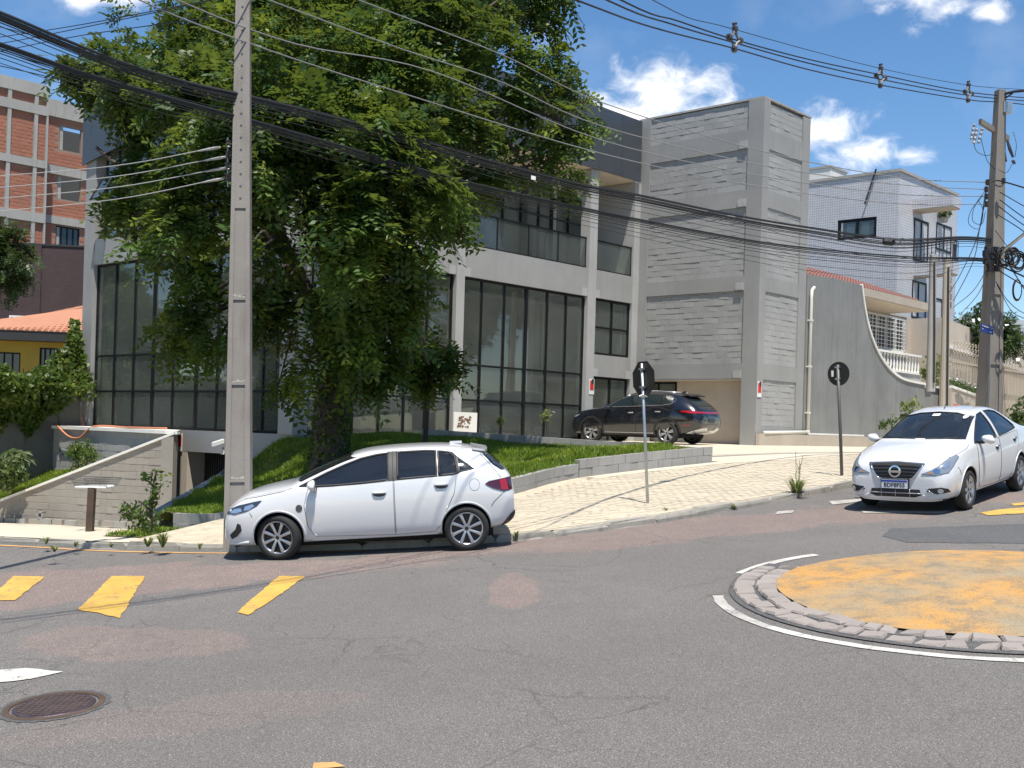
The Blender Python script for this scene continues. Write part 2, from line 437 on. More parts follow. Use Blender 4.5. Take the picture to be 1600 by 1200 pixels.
M['yellow_wall'] = plaster('yellow_wall', (.52, .36, .055), dirtamt=.35)
M['clay_tile'] = plaster('clay_tile', (.42, .19, .11), orand=.3, dirt=(.5, .45, .4), dirtamt=.4, streak=False)
M['red_tile'] = plaster('red_tile', (.26, .12, .10), orand=.3, dirt=(.5, .45, .4), dirtamt=.4, streak=False)
M['metal_dark'] = simple('metal_dark', (.03, .03, .032), .5, spec=.5)
M['black_paint'] = simple('black_paint', (.010, .010, .011), .6)
M['galv'] = simple('galv', (.42, .44, .46), .42, metal=.85, vary=.15, vscale=6)
M['pole_grey'] = simple('pole_grey', (.10, .10, .095), .5, metal=.2)
M['white_pvc'] = simple('white_pvc', (.66, .64, .57), .5)
M['rust'] = simple('rust', (.07, .045, .03), .8, vary=.3, vscale=5)
M['cable'] = simple('cable', (.012, .012, .013), .55)
M['cable_grey'] = simple('cable_grey', (.20, .20, .20), .5)
M['cable_white'] = simple('cable_white', (.42, .42, .41), .5)
M['porcelain'] = simple('porcelain', (.06, .055, .06), .25)
M['red'] = simple('red', (.55, .03, .025), .4)
M['white'] = simple('white', (.75, .75, .73), .45)
M['hose'] = simple('hose', (.55, .22, .12), .45)
M['bark'] = plaster('bark', (.055, .042, .032), dirt=(.5, .5, .5), dirtamt=.6, bump=1.0)
M['leaf'] = foliage('leaf', (.020, .050, .011), (.082, .165, .028), (.28, .34, .045), scale=.8)
M['leaf_far'] = foliage('leaf_far', (.03, .06, .015), (.06, .11, .03), (.13, .16, .04))
M['ivy'] = foliage('ivy', (.045, .085, .014), (.13, .21, .035), (.30, .36, .08), scale=1.1)
M['shrub'] = foliage('shrub', (.04, .075, .02), (.09, .14, .035), (.2, .24, .08), scale=2)
M['grass'] = foliage('grass', (.11, .19, .016), (.23, .35, .028), (.42, .46, .08), trans=.4, scale=.8)
M['weed'] = foliage('weed', (.13, .18, .04), (.22, .28, .07), (.4, .42, .18), trans=.4, scale=3)
# ------------------------------------------------------------------ ground, road, kerb
KP = [(-60, 42), (-30, 28.6), (-16, 22.2), (-7.97, 18.35), (-5.9, 17.3), (-4.1, 16.68), (-2.8, 16.42), (-1.3, 16.38), (0.05, 16.58), (.9, 16.93),
      (2.2, 17.76), (3.49, 18.82), (5.18, 20.32), (6.18, 21.27), (9, 24.1), (16, 31.4), (40, 57)]
KC = cat([(x, y, 0) for x, y in KP], 10)
def ground_sheet():
    rows = []
    for y in np.linspace(-150, 700, 60):
        rows.append([(x, y, max(-5.2, min(.8, .068 * x + .06 * y - 2.4))) for x in np.linspace(-400, 400, 60)])
    struct(MB().sheet(rows).build('ground', M['earth']), 'bare earth under the street and lots')
ground_sheet()
def road_sheet():
    K = resample(KC, .8); rows = []
    n = len(K)
    for k in np.linspace(0, 1, 46) ** 1.35:
        r = []
        for i, p in enumerate(K):
            f = i / (n - 1); q = Vector((-75 + 150 * f, -38 + 30 * f * f, 0)); v = p.lerp(q, k)
            r.append((v.x, v.y, pl(v.x, v.y)))
        rows.append(r)
    struct(MB().sheet(rows).build('road', M['asphalt'], smooth=True, fix=True), 'cracked grey asphalt road on a slope')
road_sheet()
def ragged(poly, amp, step=.25, seed=0):
    rr = random.Random(seed); o = []
    for a, b in zip(poly, poly[1:] + poly[:1]):
        a, b = Vector(a), Vector(b); n = max(1, int((b - a).length / step)); d = (b - a).normalized() if (b - a).length else Vector((1, 0, 0)); nn = Vector((-d.y, d.x, 0))
        for k in range(n): o.append(a.lerp(b, k / n) + nn * rr.uniform(-amp, amp))
    return o
def flat_patch(name, pts, dz, mat, label=None, amp=.03, step=.25, seed=1, kind=True):
    P = ragged([(p[0], p[1], 0) for p in pts], amp, step, seed) if amp else [Vector((p[0], p[1], 0)) for p in pts]
    b = bmesh.new(); vs = [b.verts.new((p.x, p.y, 0)) for p in P]
    es = [b.edges.new((vs[i], vs[(i + 1) % len(vs)])) for i in range(len(vs))]
    bmesh.ops.triangle_fill(b, edges=es, use_beauty=True)
    lo = [min(p[i] for p in P) for i in (0, 1)]; hi = [max(p[i] for p in P) for i in (0, 1)]
    for ax in (0, 1):
        c = lo[ax] + .5
        while c < hi[ax]:
            co = Vector((0, 0, 0)); co[ax] = c; no = Vector((0, 0, 0)); no[ax] = 1
            bmesh.ops.bisect_plane(b, geom=b.verts[:] + b.edges[:] + b.faces[:], plane_co=co, plane_no=no); c += .9
    for v in b.verts: v.co.z = pl(v.co.x, v.co.y) + dz
    for f in b.faces:
        if f.normal.z < 0: f.normal_flip()
    bmesh.ops.recalc_face_normals(b, faces=b.faces)
    if sum(f.normal.z for f in b.faces) < 0: bmesh.ops.reverse_faces(b, faces=b.faces)
    me = bpy.data.meshes.new(name); b.to_mesh(me); b.free(); me.materials.append(mat)
    o = link(name, me)
    if kind: struct(o, label)
    return o
G = lambda *pp: [tuple(gp(x, y))[:2] for x, y in pp]
flat_patch('asphalt_patch', G((1390, 826), (1700, 815), (1700, 850), (1420, 848), (1375, 838)), .005, M['dark_asphalt'], 'newer dark asphalt strip behind the island', .03, .3, 7)
# yellow crossing bars and other paint
for i, (q, lb) in enumerate(((((21, 901), (70, 902), (23, 939), (-22, 939)), 'yellow crossing bar at the picture edge'),
          (((175, 901), (227, 901), (187, 967), (150, 958), (121, 954)), 'broad yellow crossing bar with a broken foot'),
          (((436, 901), (478, 901), (440, 928), (388, 962), (370, 958)), 'tapering yellow crossing bar ahead of the hatchback'),
          (((-160, 901), (-110, 901), (-170, 940), (-220, 940)), 'yellow crossing bar'))):
    flat_patch('crossing_stripe', G(*q), .009, M['yellow_paint'], lb, .012, .12, 20 + i)
flat_patch('road_marking', G((-40, 1050), (40, 1045), (100, 1051), (50, 1062), (-40, 1072)), .009, M['white_paint'], 'worn white paint block by the manhole', .015, .15, 31)
flat_patch('road_marking', G((1530, 802), (1560, 797), (1700, 786), (1700, 797), (1545, 806)), .010, M['yellow_paint'], 'yellow line curving past the white saloon', .01, .2, 32)
flat_patch('road_marking', G((1580, 788), (1700, 776), (1700, 782), (1585, 791)), .010, M['yellow_paint'], 'second yellow line by the white saloon', .01, .2, 33)
flat_patch('road_marking', G((1295, 784), (1345, 780), (1350, 784), (1300, 789)), .009, M['white_worn'], 'scrap of white paint near the kerb', .01, .1, 34)
flat_patch('road_marking', G((1215, 800), (1240, 798), (1238, 802), (1212, 804)), .009, M['white_worn'], 'fleck of white paint near the kerb', .01, .1, 35)
flat_patch('road_marking', G((1345, 799), (1490, 799), (1470, 803), (1350, 802)), .009, M['white_worn'], 'faded white line before the saloon', .01, .1, 36)
flat_patch('road_marking', G((490, 1194), (525, 1192), (540, 1199), (490, 1203)), .009, M['orange_line'], 'orange paint fleck', .01, .1, 37)
# thin orange line along the kerb foot
ko = [p for p in resample(KC, .5) if -20 < p.x < -2]
def offset_poly(P, d):
    o = []
    for i, p in enumerate(P):
        t = (P[min(i + 1, len(P) - 1)] - P[max(i - 1, 0)]).normalized(); o.append(p + Vector((t.y, -t.x, 0)) * d)
    return o
def ribbon(P, d0, d1, dz, zf=pl):
    A, B = offset_poly(P, d0), offset_poly(P, d1)
    return MB().sheet([[(p.x, p.y, zf(p.x, p.y) + dz) for p in A], [(p.x, p.y, zf(p.x, p.y) + dz) for p in B]])
struct(ribbon(ko, .12, .19, .007).build('road_marking', M['orange_line'], fix=True), 'thin faded orange line along the kerb foot')

# kerb of single stones
kerb = struct(MB().sheet([[(p.x, p.y, pl(p.x, p.y) - .05) for p in offset_poly([q for q in resample(KC, .5)], .03)],
                          [(p.x, p.y, pl(p.x, p.y) + .06) for p in offset_poly([q for q in resample(KC, .5)], -.02)],
                          [(p.x, p.y, pl(p.x, p.y) + .06) for p in offset_poly([q for q in resample(KC, .5)], -.14)]]).build('kerb', M['kerb'], fix=True), 'low worn stone kerb around the corner')
KS = [p for p in resample(KC, .92) if -22 < p.x < 22]
def chiselled(o, ax, ay, az, jit, r, ins=.13, mid_=.72):     # rough stone: 8 corners plus a bevelled top
    o, ax, ay, az = Vector(o), Vector(ax), Vector(ay), Vector(az)
    j = lambda: Vector((r.uniform(-jit, jit), r.uniform(-jit, jit), r.uniform(-jit, jit)))
    b = [o, o + ax, o + ax + ay, o + ay]; mid = [p + az * mid_ + j() * .6 for p in b]
    c = o + ax / 2 + ay / 2
    top = [p + (c - p) * ins + az + j() for p in b]
    vs = b + mid + top; fs = [(0, 3, 2, 1), (8, 9, 10, 11)]
    for k in range(4):
        k2 = (k + 1) % 4; fs += [(k, k2, 4 + k2, 4 + k), (4 + k, 4 + k2, 8 + k2, 8 + k)]
    if ax.cross(ay).dot(az) < 0: fs = [f[::-1] for f in fs]
    return vs, fs
for a, b in zip(KS[:-1], KS[1:]):
    d = (b - a); L = d.length; d.normalize(); n = Vector((-d.y, d.x, 0)); g = rng.uniform(.012, .03)
    zz = lambda p: pl(p.x, p.y)
    o = a + d * g / 2; o.z = zz(a) - .06
    ax = (b - d * g) - a; ax.z = zz(b) - zz(a)
    h = .06 + rng.uniform(.085, .125)
    m = MB(); vs, fs = chiselled(o - n * .02 + n * rng.uniform(-.015, .015), ax, n * .17, (0, 0, h), .012, rng); m.add(vs, fs)
    m.build('kerb_stone', M['kerb'], kerb)

# pavement of the right-hand street: bed, pavers, plain concrete beyond
WALLP = [(-5.95, 20.7), (-5.0, 20.15), (-3.2, 19.95), (-1.5, 20.35), (-.08, 21.37), (1.42, 24.1), (4.62, 26.7)]
WC = cat([(x, y, 0) for x, y in WALLP], 8)
def zpav(x, y):
    return min(pl(x, y), lot(x, y)) + .10
back = [Vector(p) for p in ((-6.3, 19.0, 0), (-5.0, 19.9, 0), (-3.2, 19.9, 0), (-1.5, 20.3, 0), (-.05, 21.3, 0), (1.45, 24.05, 0), (4.65, 26.7, 0))]
KR = [p for p in resample(KC, .4) if p.x > -6.0]
def sheet_between(A, B, n, zf, dz=0):
    rows = []
    for k in range(n + 1):
        rows.append([(v.x, v.y, zf(v.x, v.y) + dz) for v in (a.lerp(b, k / n) for a, b in zip(A, B))])
    return MB().sheet(rows)
def match(P, n):
    L = [0]
    for a, b in zip(P[:-1], P[1:]): L.append(L[-1] + (b - a).length)
    o = []
    for s in np.linspace(0, L[-1], n):
        i = min(int(np.searchsorted(L, s, 'right')) - 1, len(P) - 2)
        o.append(P[i].lerp(P[i + 1], (s - L[i]) / max(1e-6, L[i + 1] - L[i])))
    return o
KRi = offset_poly([p for p in KR if p.x < 40], -.13)
far = offset_poly([p for p in KR if p.x < 40], -12.5)
BK = []
for p, q in zip(KRi, far):
    # pavement runs back to the low wall where there is one, else to the lots
    BK.append(q)
rows = []
for k in np.linspace(0, 1, 26):
    rows.append([(v.x, v.y, zpav(v.x, v.y) - .012) for v in (a.lerp(b, k) for a, b in zip(KRi, BK))])
sidewalk = struct(MB().sheet(rows).build('sidewalk', M['pave_joint'], smooth=True, fix=True), 'sandy bed of the stone paved pavement')
# interlocking pavers laid along the kerb
segs = [p for p in resample(KC, .215) if -1.2 < p.x < 13]
pvs = []
inside = lambda x, y: True
wl2 = [(p.x, p.y) for p in WC]
def wall_dist(x, y):                     # signed: >0 on the street side of the low wall
    best = 1e9; sg = 1
    for (x0, y0), (x1, y1) in zip(wl2[:-1], wl2[1:]):
        dx, dy = x1 - x0, y1 - y0; t = max(0, min(1, ((x - x0) * dx + (y - y0) * dy) / (dx * dx + dy * dy)))
        qx, qy = x - x0 - dx * t, y - y0 - dy * t; d = math.hypot(qx, qy)
        if d < best: best = d; sg = 1 if dx * qy - dy * qx < 0 else -1
    return best * sg
for i, (a, b) in enumerate(zip(segs[:-1], segs[1:])):
    d = (b - a).normalized(); n = Vector((-d.y, d.x, 0))
    for k in range(44):
        c = (a + b) / 2 + n * (.20 + k * .112 + .055) + d * (.1075 if k % 2 else 0)
        if wall_dist(c.x, c.y) < .45: break
        if c.x > 4.0 and k > 40: break
        pvs.append((c, d, n))
def paver_geo(c, d, n, r):
    w, h = .2125 / 2 - r.uniform(.002, .007), .112 / 2 - r.uniform(.002, .006)
    z = zpav(c.x, c.y) + r.uniform(-.004, .006)
    pts = []
    for sx, sy in ((-1, -1), (1, -1), (1, 1), (-1, 1)):
        p = c + d * w * sx + n * h * sy; pts.append(Vector((p.x, p.y, zpav(p.x, p.y) - zpav(c.x, c.y) + z)))
    vs = [p - Vector((0, 0, .03)) for p in pts] + pts
    return vs, [(4, 5, 6, 7), (0, 1, 5, 4), (1, 2, 6, 5), (2, 3, 7, 6), (3, 0, 4, 7)]
pvs.sort(key=lambda q: q[0].length)
bulk = MB()
for i, q in enumerate(pvs):
    vs, fs = paver_geo(*q, rng)
    if i < 280: MB().add(vs, fs).build('paver', M['pave'], sidewalk)
    else: bulk.add(vs, fs)
tag(bulk.build('paver', M['pave'], sidewalk), kind='stuff')
# smooth concrete apron between the pavers and the building
def lot_sheet():
    rows = []
    A = [Vector(p) for p in ((1.50, 24.0, 0), (2.6, 25.0, 0), (4.66, 26.62, 0), (4.75, 26.9, 0), (6.0, 28.0, 0), (12, 33.0, 0), (22, 42, 0))]
    B = [Vector(p) for p in ((1.80, 23.75, 0), (2.9, 24.7, 0), (4.9, 26.3, 0), (6.4, 27.0, 0), (8.0, 28.8, 0), (13, 34.0, 0), (23, 43, 0))]
    for P in (B, A): rows.append(P)
    Cb = [Vector(p) for p in ((1.45, 24.12, 0), (2.55, 25.08, 0), (4.6, 26.72, 0), (1.0, 36.0, 0), (6.0, 41.0, 0), (11.0, 41.5, 0), (21, 52, 0))]
    st = MB(); n = 60
    b2, a2, c2 = match(B, n), match(A, n), match(Cb, n)
    rr = []
    for k in np.linspace(0, 1, 4): rr.append([(v.x, v.y, zpav(v.x, v.y) + .006) for v in (p.lerp(q, k) for p, q in zip(b2, a2))])
    st.sheet(rr)
    struct(st.build('driveway_edge', M['drive'], fix=True), 'smooth concrete strip beside the low block wall')
    rr = []
    D = [Vector(p) for p in ((4.70, 26.80, 0), (6.4, 27.4, 0), (9, 30, 0), (13, 34, 0), (24, 44.5, 0))]
    E = [Vector(p) for p in ((-3.0, 31.0, 0), (3.0, 42.0, 0), (9, 46, 0), (14, 50, 0), (23, 60, 0))]
    d2, e2 = match(D, 40), match(E, 40)
    for k in np.linspace(0, 1, 26): rr.append([(v.x, v.y, zpav(v.x, v.y) + .008) for v in (p.lerp(q, k) for p, q in zip(d2, e2))])
    struct(MB().sheet(rr).build('driveway', M['drive'], smooth=True, fix=True), 'pale concrete forecourt in front of the grey building')
lot_sheet()

# left pavement and the ramp down to the garage
def zleft(x, y):
    # distance from the kerb
    best = min((math.hypot(p.x - x, p.y - y) for p in KCL)); 
    z0 = pl(x, y) if best < .3 else None
    q = min(KCL, key=lambda p: math.hypot(p.x - x, p.y - y)); zk = pl(q.x, q.y) + .10
    s = max(0, best - 2.0)
    return max(zk - .086 * s + .0 * best, -.62)
KCL = [p for p in resample(KC, .4) if -32 < p.x < -3]
Lk = offset_poly([p for p in KCL if p.x < -4.6], -.13)
Lb = match([Vector(p) for p in ((-26, 42, 0), (-15.5, 34.5, 0), (-9.2, 32.5, 0), (-7.1, 30, 0), (-7.0, 23.0, 0), (-6.0, 20.2, 0), (-5.2, 19.2, 0))], len(Lk))
rr = []
for k in np.linspace(0, 1, 30): rr.append([(v.x, v.y, zleft(v.x, v.y)) for v in (p.lerp(q, k) for p, q in zip(Lk, Lb))])
struct(MB().sheet(rr).build('ramp', M['drive'], smooth=True, fix=True), 'beige concrete pavement and ramp sloping down to the garage')

# ------------------------------------------------------------------ small roundabout
IC = Vector((5.05, 12.15, 0))
isl = thing('roundabout_island', 'round yellow painted traffic island edged with granite setts', 'traffic island', (IC.x, IC.y, pl(IC.x, IC.y)))
rows = []
for r_ in (0.001, .5, 1, 1.4, 1.8, 2.05, 2.2):
    row = []
    for i in range(73):
        q = 2 * math.pi * i / 72; rr_ = r_ * (1 + .012 * math.sin(q * 5 + 1) * (r_ > 2))
        x, y = IC.x + rr_ * math.cos(q), IC.y + rr_ * math.sin(q)
        row.append((x, y, pl(x, y) + .035 + .10 * (1 - (r_ / 2.2) ** 2)))
    rows.append(row)
MB().sheet(rows).build('painted_dome', M['yellow_worn'], isl, smooth=True, fix=True)
rows = []
for r_ in (2.1, 2.70):
    rows.append([(IC.x + r_ * math.cos(2 * math.pi * i / 72), IC.y + r_ * math.sin(2 * math.pi * i / 72), pl(IC.x + r_ * math.cos(2 * math.pi * i / 72), IC.y + r_ * math.sin(2 * math.pi * i / 72)) + .012) for i in range(27, 71)])
MB().sheet(rows).build('mortar_bed', M['dark_asphalt'], isl, fix=True)
for ring, (r0, r1) in enumerate(((2.2, 2.42), (2.44, 2.66))):
    q = R(138) + ring * .05
    while q < R(350):
        w = rng.uniform(.15, .26) / r0
        g = rng.uniform(.018, .042) / r0; q0, q1 = q + g / 2, q + w - g / 2
        a0, a1 = r0 + rng.uniform(-.01, .02), r1 - rng.uniform(0, .03)
        sk = rng.uniform(-.026, .026)
        c = [(a0, q0 + sk), (a1, q0), (a1, q1), (a0, q1 + sk)]
        P = [Vector((IC.x + r_ * math.cos(t), IC.y + r_ * math.sin(t), 0)) for r_, t in c]
        hh = rng.uniform(.036, .060) - ring * .012; til = rng.uniform(-.010, .010)
        cc = sum(P, Vector()) / 4
        vs = [Vector((p.x, p.y, pl(p.x, p.y) - .02)) for p in P]
        md = [Vector((p.x, p.y, pl(p.x, p.y) + hh * .6 + rng.uniform(-.004, .004))) for p in P]
        tp = []
        for k, p in enumerate(P):
            e = p + (cc - p) * rng.uniform(.08, .18); tp.append(Vector((e.x, e.y, pl(e.x, e.y) + hh + (til if k in (0, 1) else -til) + rng.uniform(-.007, .007))))
        fs = [(8, 9, 10, 11)]
        for k in range(4): k2 = (k + 1) % 4; fs += [(k, k2, 4 + k2, 4 + k), (4 + k, 4 + k2, 8 + k2, 8 + k)]
        if ((P[1] - P[0]).cross(P[2] - P[1])).z < 0: fs = [f[::-1] for f in fs]
        MB().add(vs + md + tp, fs).build('granite_sett', M['granite'], isl)
        q += w
# white ring line, solid on the near side and nearly gone at the tip
def ring_line(q0, q1, ra, rb, w, mat, lb, seed=3):
    A, B = [], []; rr2 = random.Random(seed); n = int((q1 - q0) / .05)
    for i in range(n + 1):
        t = i / n; q = q0 + (q1 - q0) * t; r_ = ra + (rb - ra) * t
        for L_, dd in ((A, 0), (B, w)):
            x = IC.x + (r_ + dd + rr2.uniform(-.008, .008)) * math.cos(q); y = IC.y + (r_ + dd + rr2.uniform(-.008, .008)) * math.sin(q)
            L_.append((x, y, pl(x, y) + .008))
    struct(MB().sheet([A, B]).build('road_marking', mat, fix=True), lb)
ring_line(R(206), R(300), 2.85, 2.80, .11, M['white_paint'], 'worn white line round the near side of the island')
ring_line(R(176), R(206), 2.78, 2.85, .11, M['white_worn'], 'nearly worn off white line at the tip of the island')
ring_line(R(117), R(150), 2.62, 2.66, .13, M['white_paint'], 'white line behind the island')

# ------------------------------------------------------------------ manhole
mc = gp(85, 1103); mh = thing('manhole_cover', 'round dark iron manhole cover set in the asphalt', 'manhole cover', tuple(mc))
nrm = Vector((-.068, -.06, 1)).normalized()
MB().lathe([(.385, .002), (.385, .007), (.35, .012), (.335, .012), (.33, .004)], 40, mc, nrm).build('rim', M['rust'], mh, smooth=False, fix=True)
m = MB().lathe([(.001, .012), (.2, .012), (.305, .010), (.312, .004)], 40, mc, nrm)
m.build('lid', simple('lid_iron', (.075, .055, .062), .5, metal=.4, vary=.3, vscale=8, bump=.3, bscale=60), mh, fix=True)
tx = nrm.cross(Vector((0, 1, 0))).normalized(); ty = nrm.cross(tx)
m = MB()
for i in range(-5, 6):
    for j in range(-5, 6):
        if math.hypot(i, j) < 5.3: m.obox(mc + tx * (i * .052 - .016) + ty * (j * .052 - .016) + nrm * .0115, tx * .032, ty * .032, nrm * .0025)
tag(m.build('stud', M['rust'], mh), kind='stuff')
rr = []
for r_ in (.38, .425):
    rr.append([mc + tx * math.cos(i * .1309) * (r_ + .015 * math.sin(i * 2.1) * (r_ > .4)) + ty * math.sin(i * .1309) * (r_ + .015 * math.sin(i * 3.3) * (r_ > .4)) + nrm * .005 for i in range(49)])
MB().sheet(rr).build('collar', M['dark_asphalt'], mh, fix=True)
# ------------------------------------------------------------------ facade frames
class FR:                                # a vertical plane: t along it, z up, o outwards
    def __init__(s, o, d, n): s.o, s.d, s.n = Vector(o), Vector(d), Vector(n)
    def p(s, t, z, o=0): return s.o + s.d * t + s.n * o + Vector((0, 0, z))
    def box(s, m, t0, t1, z0, z1, o0, o1, mi=0):
        return m.obox(s.p(t0, z0, o0), s.d * (t1 - t0), s.n * (o1 - o0), (0, 0, z1 - z0), mi)
    def px(s, px, py, o=0):
        d = camray(px, py); q = s.o + s.n * o; c = Vector((0, 0, CAMZ))
        k = (q - c).dot(s.n) / d.dot(s.n); v = c + d * k
        return (v - s.o).dot(s.d), v.z
    def poly(s, m, tz, o0, o1, mi=0): return m.prism([s.p(t, z, o0) for t, z in tz], s.n * (o1 - o0), mi)
def window(parent, fr, t0, t1, z0, z1, ts, zs, o=-.08, fw=.07, depth=.07, glass='glass', frame='frame', thick=(), name='window', label=None, skip=()):
    """dark frame with mullions at ts and rails at zs; every pane is a pane"""
    m = MB()
    fr.box(m, t0, t1, z0, z0 + fw, o - depth, o); fr.box(m, t0, t1, z1 - fw, z1, o - depth, o)
    fr.box(m, t0, t0 + fw, z0 + fw, z1 - fw, o - depth, o); fr.box(m, t1 - fw, t1, z0 + fw, z1 - fw, o - depth, o)
    for t in ts:
        w = fw * (1.5 if t in thick else .85); fr.box(m, t - w / 2, t + w / 2, z0 + fw, z1 - fw, o - depth - .004, o + .012)
    for z in zs: fr.box(m, t0 + fw, t1 - fw, z - fw * .42, z + fw * .42, o - depth + .004, o - .004)
    w = m.build(name, M[frame], parent)
    if label: w['label'] = label
    T = [t0 + fw] + list(ts) + [t1 - fw]; Z = [z0 + fw] + list(zs) + [z1 - fw]
    for i in range(len(T) - 1):
        for j in range(len(Z) - 1):
            if (i, j) in skip: continue
            g = MB(); fr.box(g, T[i], T[i + 1], Z[j], Z[j + 1], o - depth * .6, o - depth * .6 + .008)
            p = g.build('pane', M[glass], w if '_b' not in w else w)
    return w
# child pieces of a part keep world coordinates less the thing's base
_old_build = MB.build
def _build(s, name, mat=None, parent=None, smooth=False, base=None, fix=False):
    if parent is not None and '_b' not in parent:
        q = parent
        while q is not None and '_b' not in q: q = q.parent
        if q is not None: parent['_b'] = q['_b']
    return _old_build(s, name, mat, parent, smooth, base, fix)
MB.build = _build

FL, FRR, FT, FG = FR(CC, DL, NL), FR(CC, DR, NR), FR(TF, DL, NL), FR(TF, DR, NR)
bld = thing('commercial_building', 'grey two storey commercial building with tall dark glazing and a blockwork tower', 'building', tuple(CC + UP * 2.2))
# --- walls, columns, bands
m = MB()
FL.box(m, 5.3, 11.3, -.9, 2.27, -.3, 0); FL.box(m, 2.25, 5.3, 1.66, 2.27, -.3, 0); FL.box(m, .0, 2.25, -.9, 2.27, -.3, 0)
m.build('basement_wall', M['wall_grey'], bld)
m = MB(); FL.box(m, 5.02, 5.3, -.9, 1.66, -.9, -.003); m.build('garage_jamb', M['beige'], bld)
m = MB(); FL.box(m, 0, .62, 2.272, 11.3, -.385, .10); m.build('column', M['wall_light'], bld)
m = MB(); FL.box(m, 10.68, 11.3, 2.272, 13.3, -.30, .06); m.build('column', M['wall_grey'], bld)
m = MB(); FL.box(m, .62, 10.68, 7.45, 8.26, -.25, .03); m.build('spandrel', M['wall_grey'], bld)
for t0, t1 in ((5.69, 6.03), (11.91, 12.33)):
    m = MB(); FRR.box(m, t0, t1, 2.1, 11.36, -.33, .06); m.build('column', M['wall_light'], bld)
m = MB(); FRR.box(m, 14.44, 14.80, 2.1, 11.36, -.33, .02); m.build('column', M['wall_light'], bld)
for t0, t1 in ((.39, 5.69), (6.03, 11.91), (12.33, 14.44)):
    m = MB(); FRR.box(m, t0, t1, 7.10, 8.04, -.25, 0); m.build('spandrel', M['wall_grey'], bld)
m = MB(); FRR.box(m, 12.33, 14.44, 4.44, 5.18, -.25, 0); m.build('spandrel', M['wall_grey'], bld)
m = MB(); FRR.box(m, .39, 11.9, 1.6, 2.26, -.3, .0); m.build('plinth', M['wall_grey'], bld)
# small corbel brackets beside the columns
for fr, t, z in ((FRR, 5.55, 7.10), (FRR, 6.17, 7.10), (FRR, 11.77, 7.10), (FRR, 12.47, 7.10), (FRR, 12.47, 4.44), (FRR, 14.30, 4.44)):
    m = MB(); fr.box(m, t - .137, t + .137, z - .002, z + .26, .002, .022); m.build('bracket', M['wall_light'], bld)
# --- fascia
m = MB()
FL.poly(m, [(11.42, 10.72), (11.42, 13.5), (-.16, 13.5), (-.16, 11.37), (6.4, 11.37)], .10, .16)
m.build('fascia', M['fascia'], bld)
m = MB(); FRR.box(m, -.10, 14.56, 11.37, 13.5, .10, .16); m.build('fascia', M['fascia'], bld)
m = MB()
for k in range(1, 12): FRR.box(m, k * 1.22, k * 1.22 + .012, 11.38, 13.49, .160, .163)
for k in range(1, 10): FL.box(m, k * 1.22 - .1, k * 1.22 - .088, 11.6, 13.49, .160, .163)
tag(m.build('fascia_joint', M['metal_dark'], bld), kind='stuff')
m = MB(); m.prism([FL.p(11.42, 13.32, .10), FL.p(-.1, 13.32, .10), FRR.p(14.5, 13.32, .10), FRR.p(14.5, 13.32, .10) + DL * 11.4], (0, 0, .1)); m.build('roof', M['concrete'], bld)
m = MB(); m.prism([FL.p(11.3, 11.38, .09), FL.p(-.09, 11.38, .09), FRR.p(14.5, 11.38, .09), FRR.p(14.5, 11.38, .09) + DL * 11.3], (0, 0, .08)); m.build('soffit', M['soffit'], bld)
# --- inside: floors, back walls, added dark blocks imitating the reflection low in the glazing
inn = MB()
inn.prism([FL.p(11.0, 2.2, -.3), FL.p(.3, 2.2, -.3), FRR.p(14.4, 2.2, -.33), FRR.p(14.4, 2.2, -.33) + DL * 10.8], (0, 0, .04))
inn.build('floor_slab', M['beige_dark'], bld)
m = MB(); m.prism([FL.p(11.2, 7.55, -.26), FL.p(.4, 7.55, -.26), FRR.p(14.4, 7.55, -.26), FRR.p(14.4, 7.55, -.26) + DL * 10.8], (0, 0, .42)); m.build('floor_slab', M['ceiling'], bld)
m = MB(); FRR.box(m, 5.8, 14.4, 2.25, 7.54, -6.1, -6.0); FL.box(m, 4.5, 11.0, 2.25, 7.54, -6.1, -6.0); m.build('inner_wall', M['inner_wall'], bld)
m = MB(); FL.box(m, 10.9, 11.0, 2.25, 7.54, -6, -.31); FRR.box(m, 14.3, 14.4, 2.25, 7.54, -6, -.34); m.build('inner_wall', M['inner_wall'], bld)
m = MB(); FRR.box(m, 7.6, 11.6, 2.25, 4.3, -5.99, -5.6); FRR.box(m, 1.0, 4.2, 2.25, 3.9, -5.2, -5.0); m.build('counter', M['inner_dark'], bld)  # dark colour stands in for the ground reflected in the lower panes
for t in (6.3, 12.2):
    m = MB(); FRR.box(m, t, t + .45, 2.25, 7.54, -3.4, -2.95); m.build('inner_column', M['inner_wall'], bld)
for t in (3.0, 7.5):
    m = MB(); FL.box(m, t, t + .45, 2.25, 7.54, -3.6, -3.15); m.build('inner_column', M['inner_wall'], bld)
m = MB(); FRR.box(m, 1.9, 14.4, 8.0, 11.37, -7.0, -6.9); FL.box(m, .7, 11, 8.0, 11.37, -6.0, -5.9); m.build('inner_wall', M['inner_wall'], bld)
FB1, FB2 = FR(CC + DL * 11.28, DR, DL), FR(CC + DR * 14.56, DL, DR)
m = MB(); FB1.box(m, .32, 14.7, .5, 13.3, -.22, -.02); FB2.box(m, .36, 11.0, 2.3, 13.3, 0, .2); m.build('rear_wall', M['inner_wall'], bld)
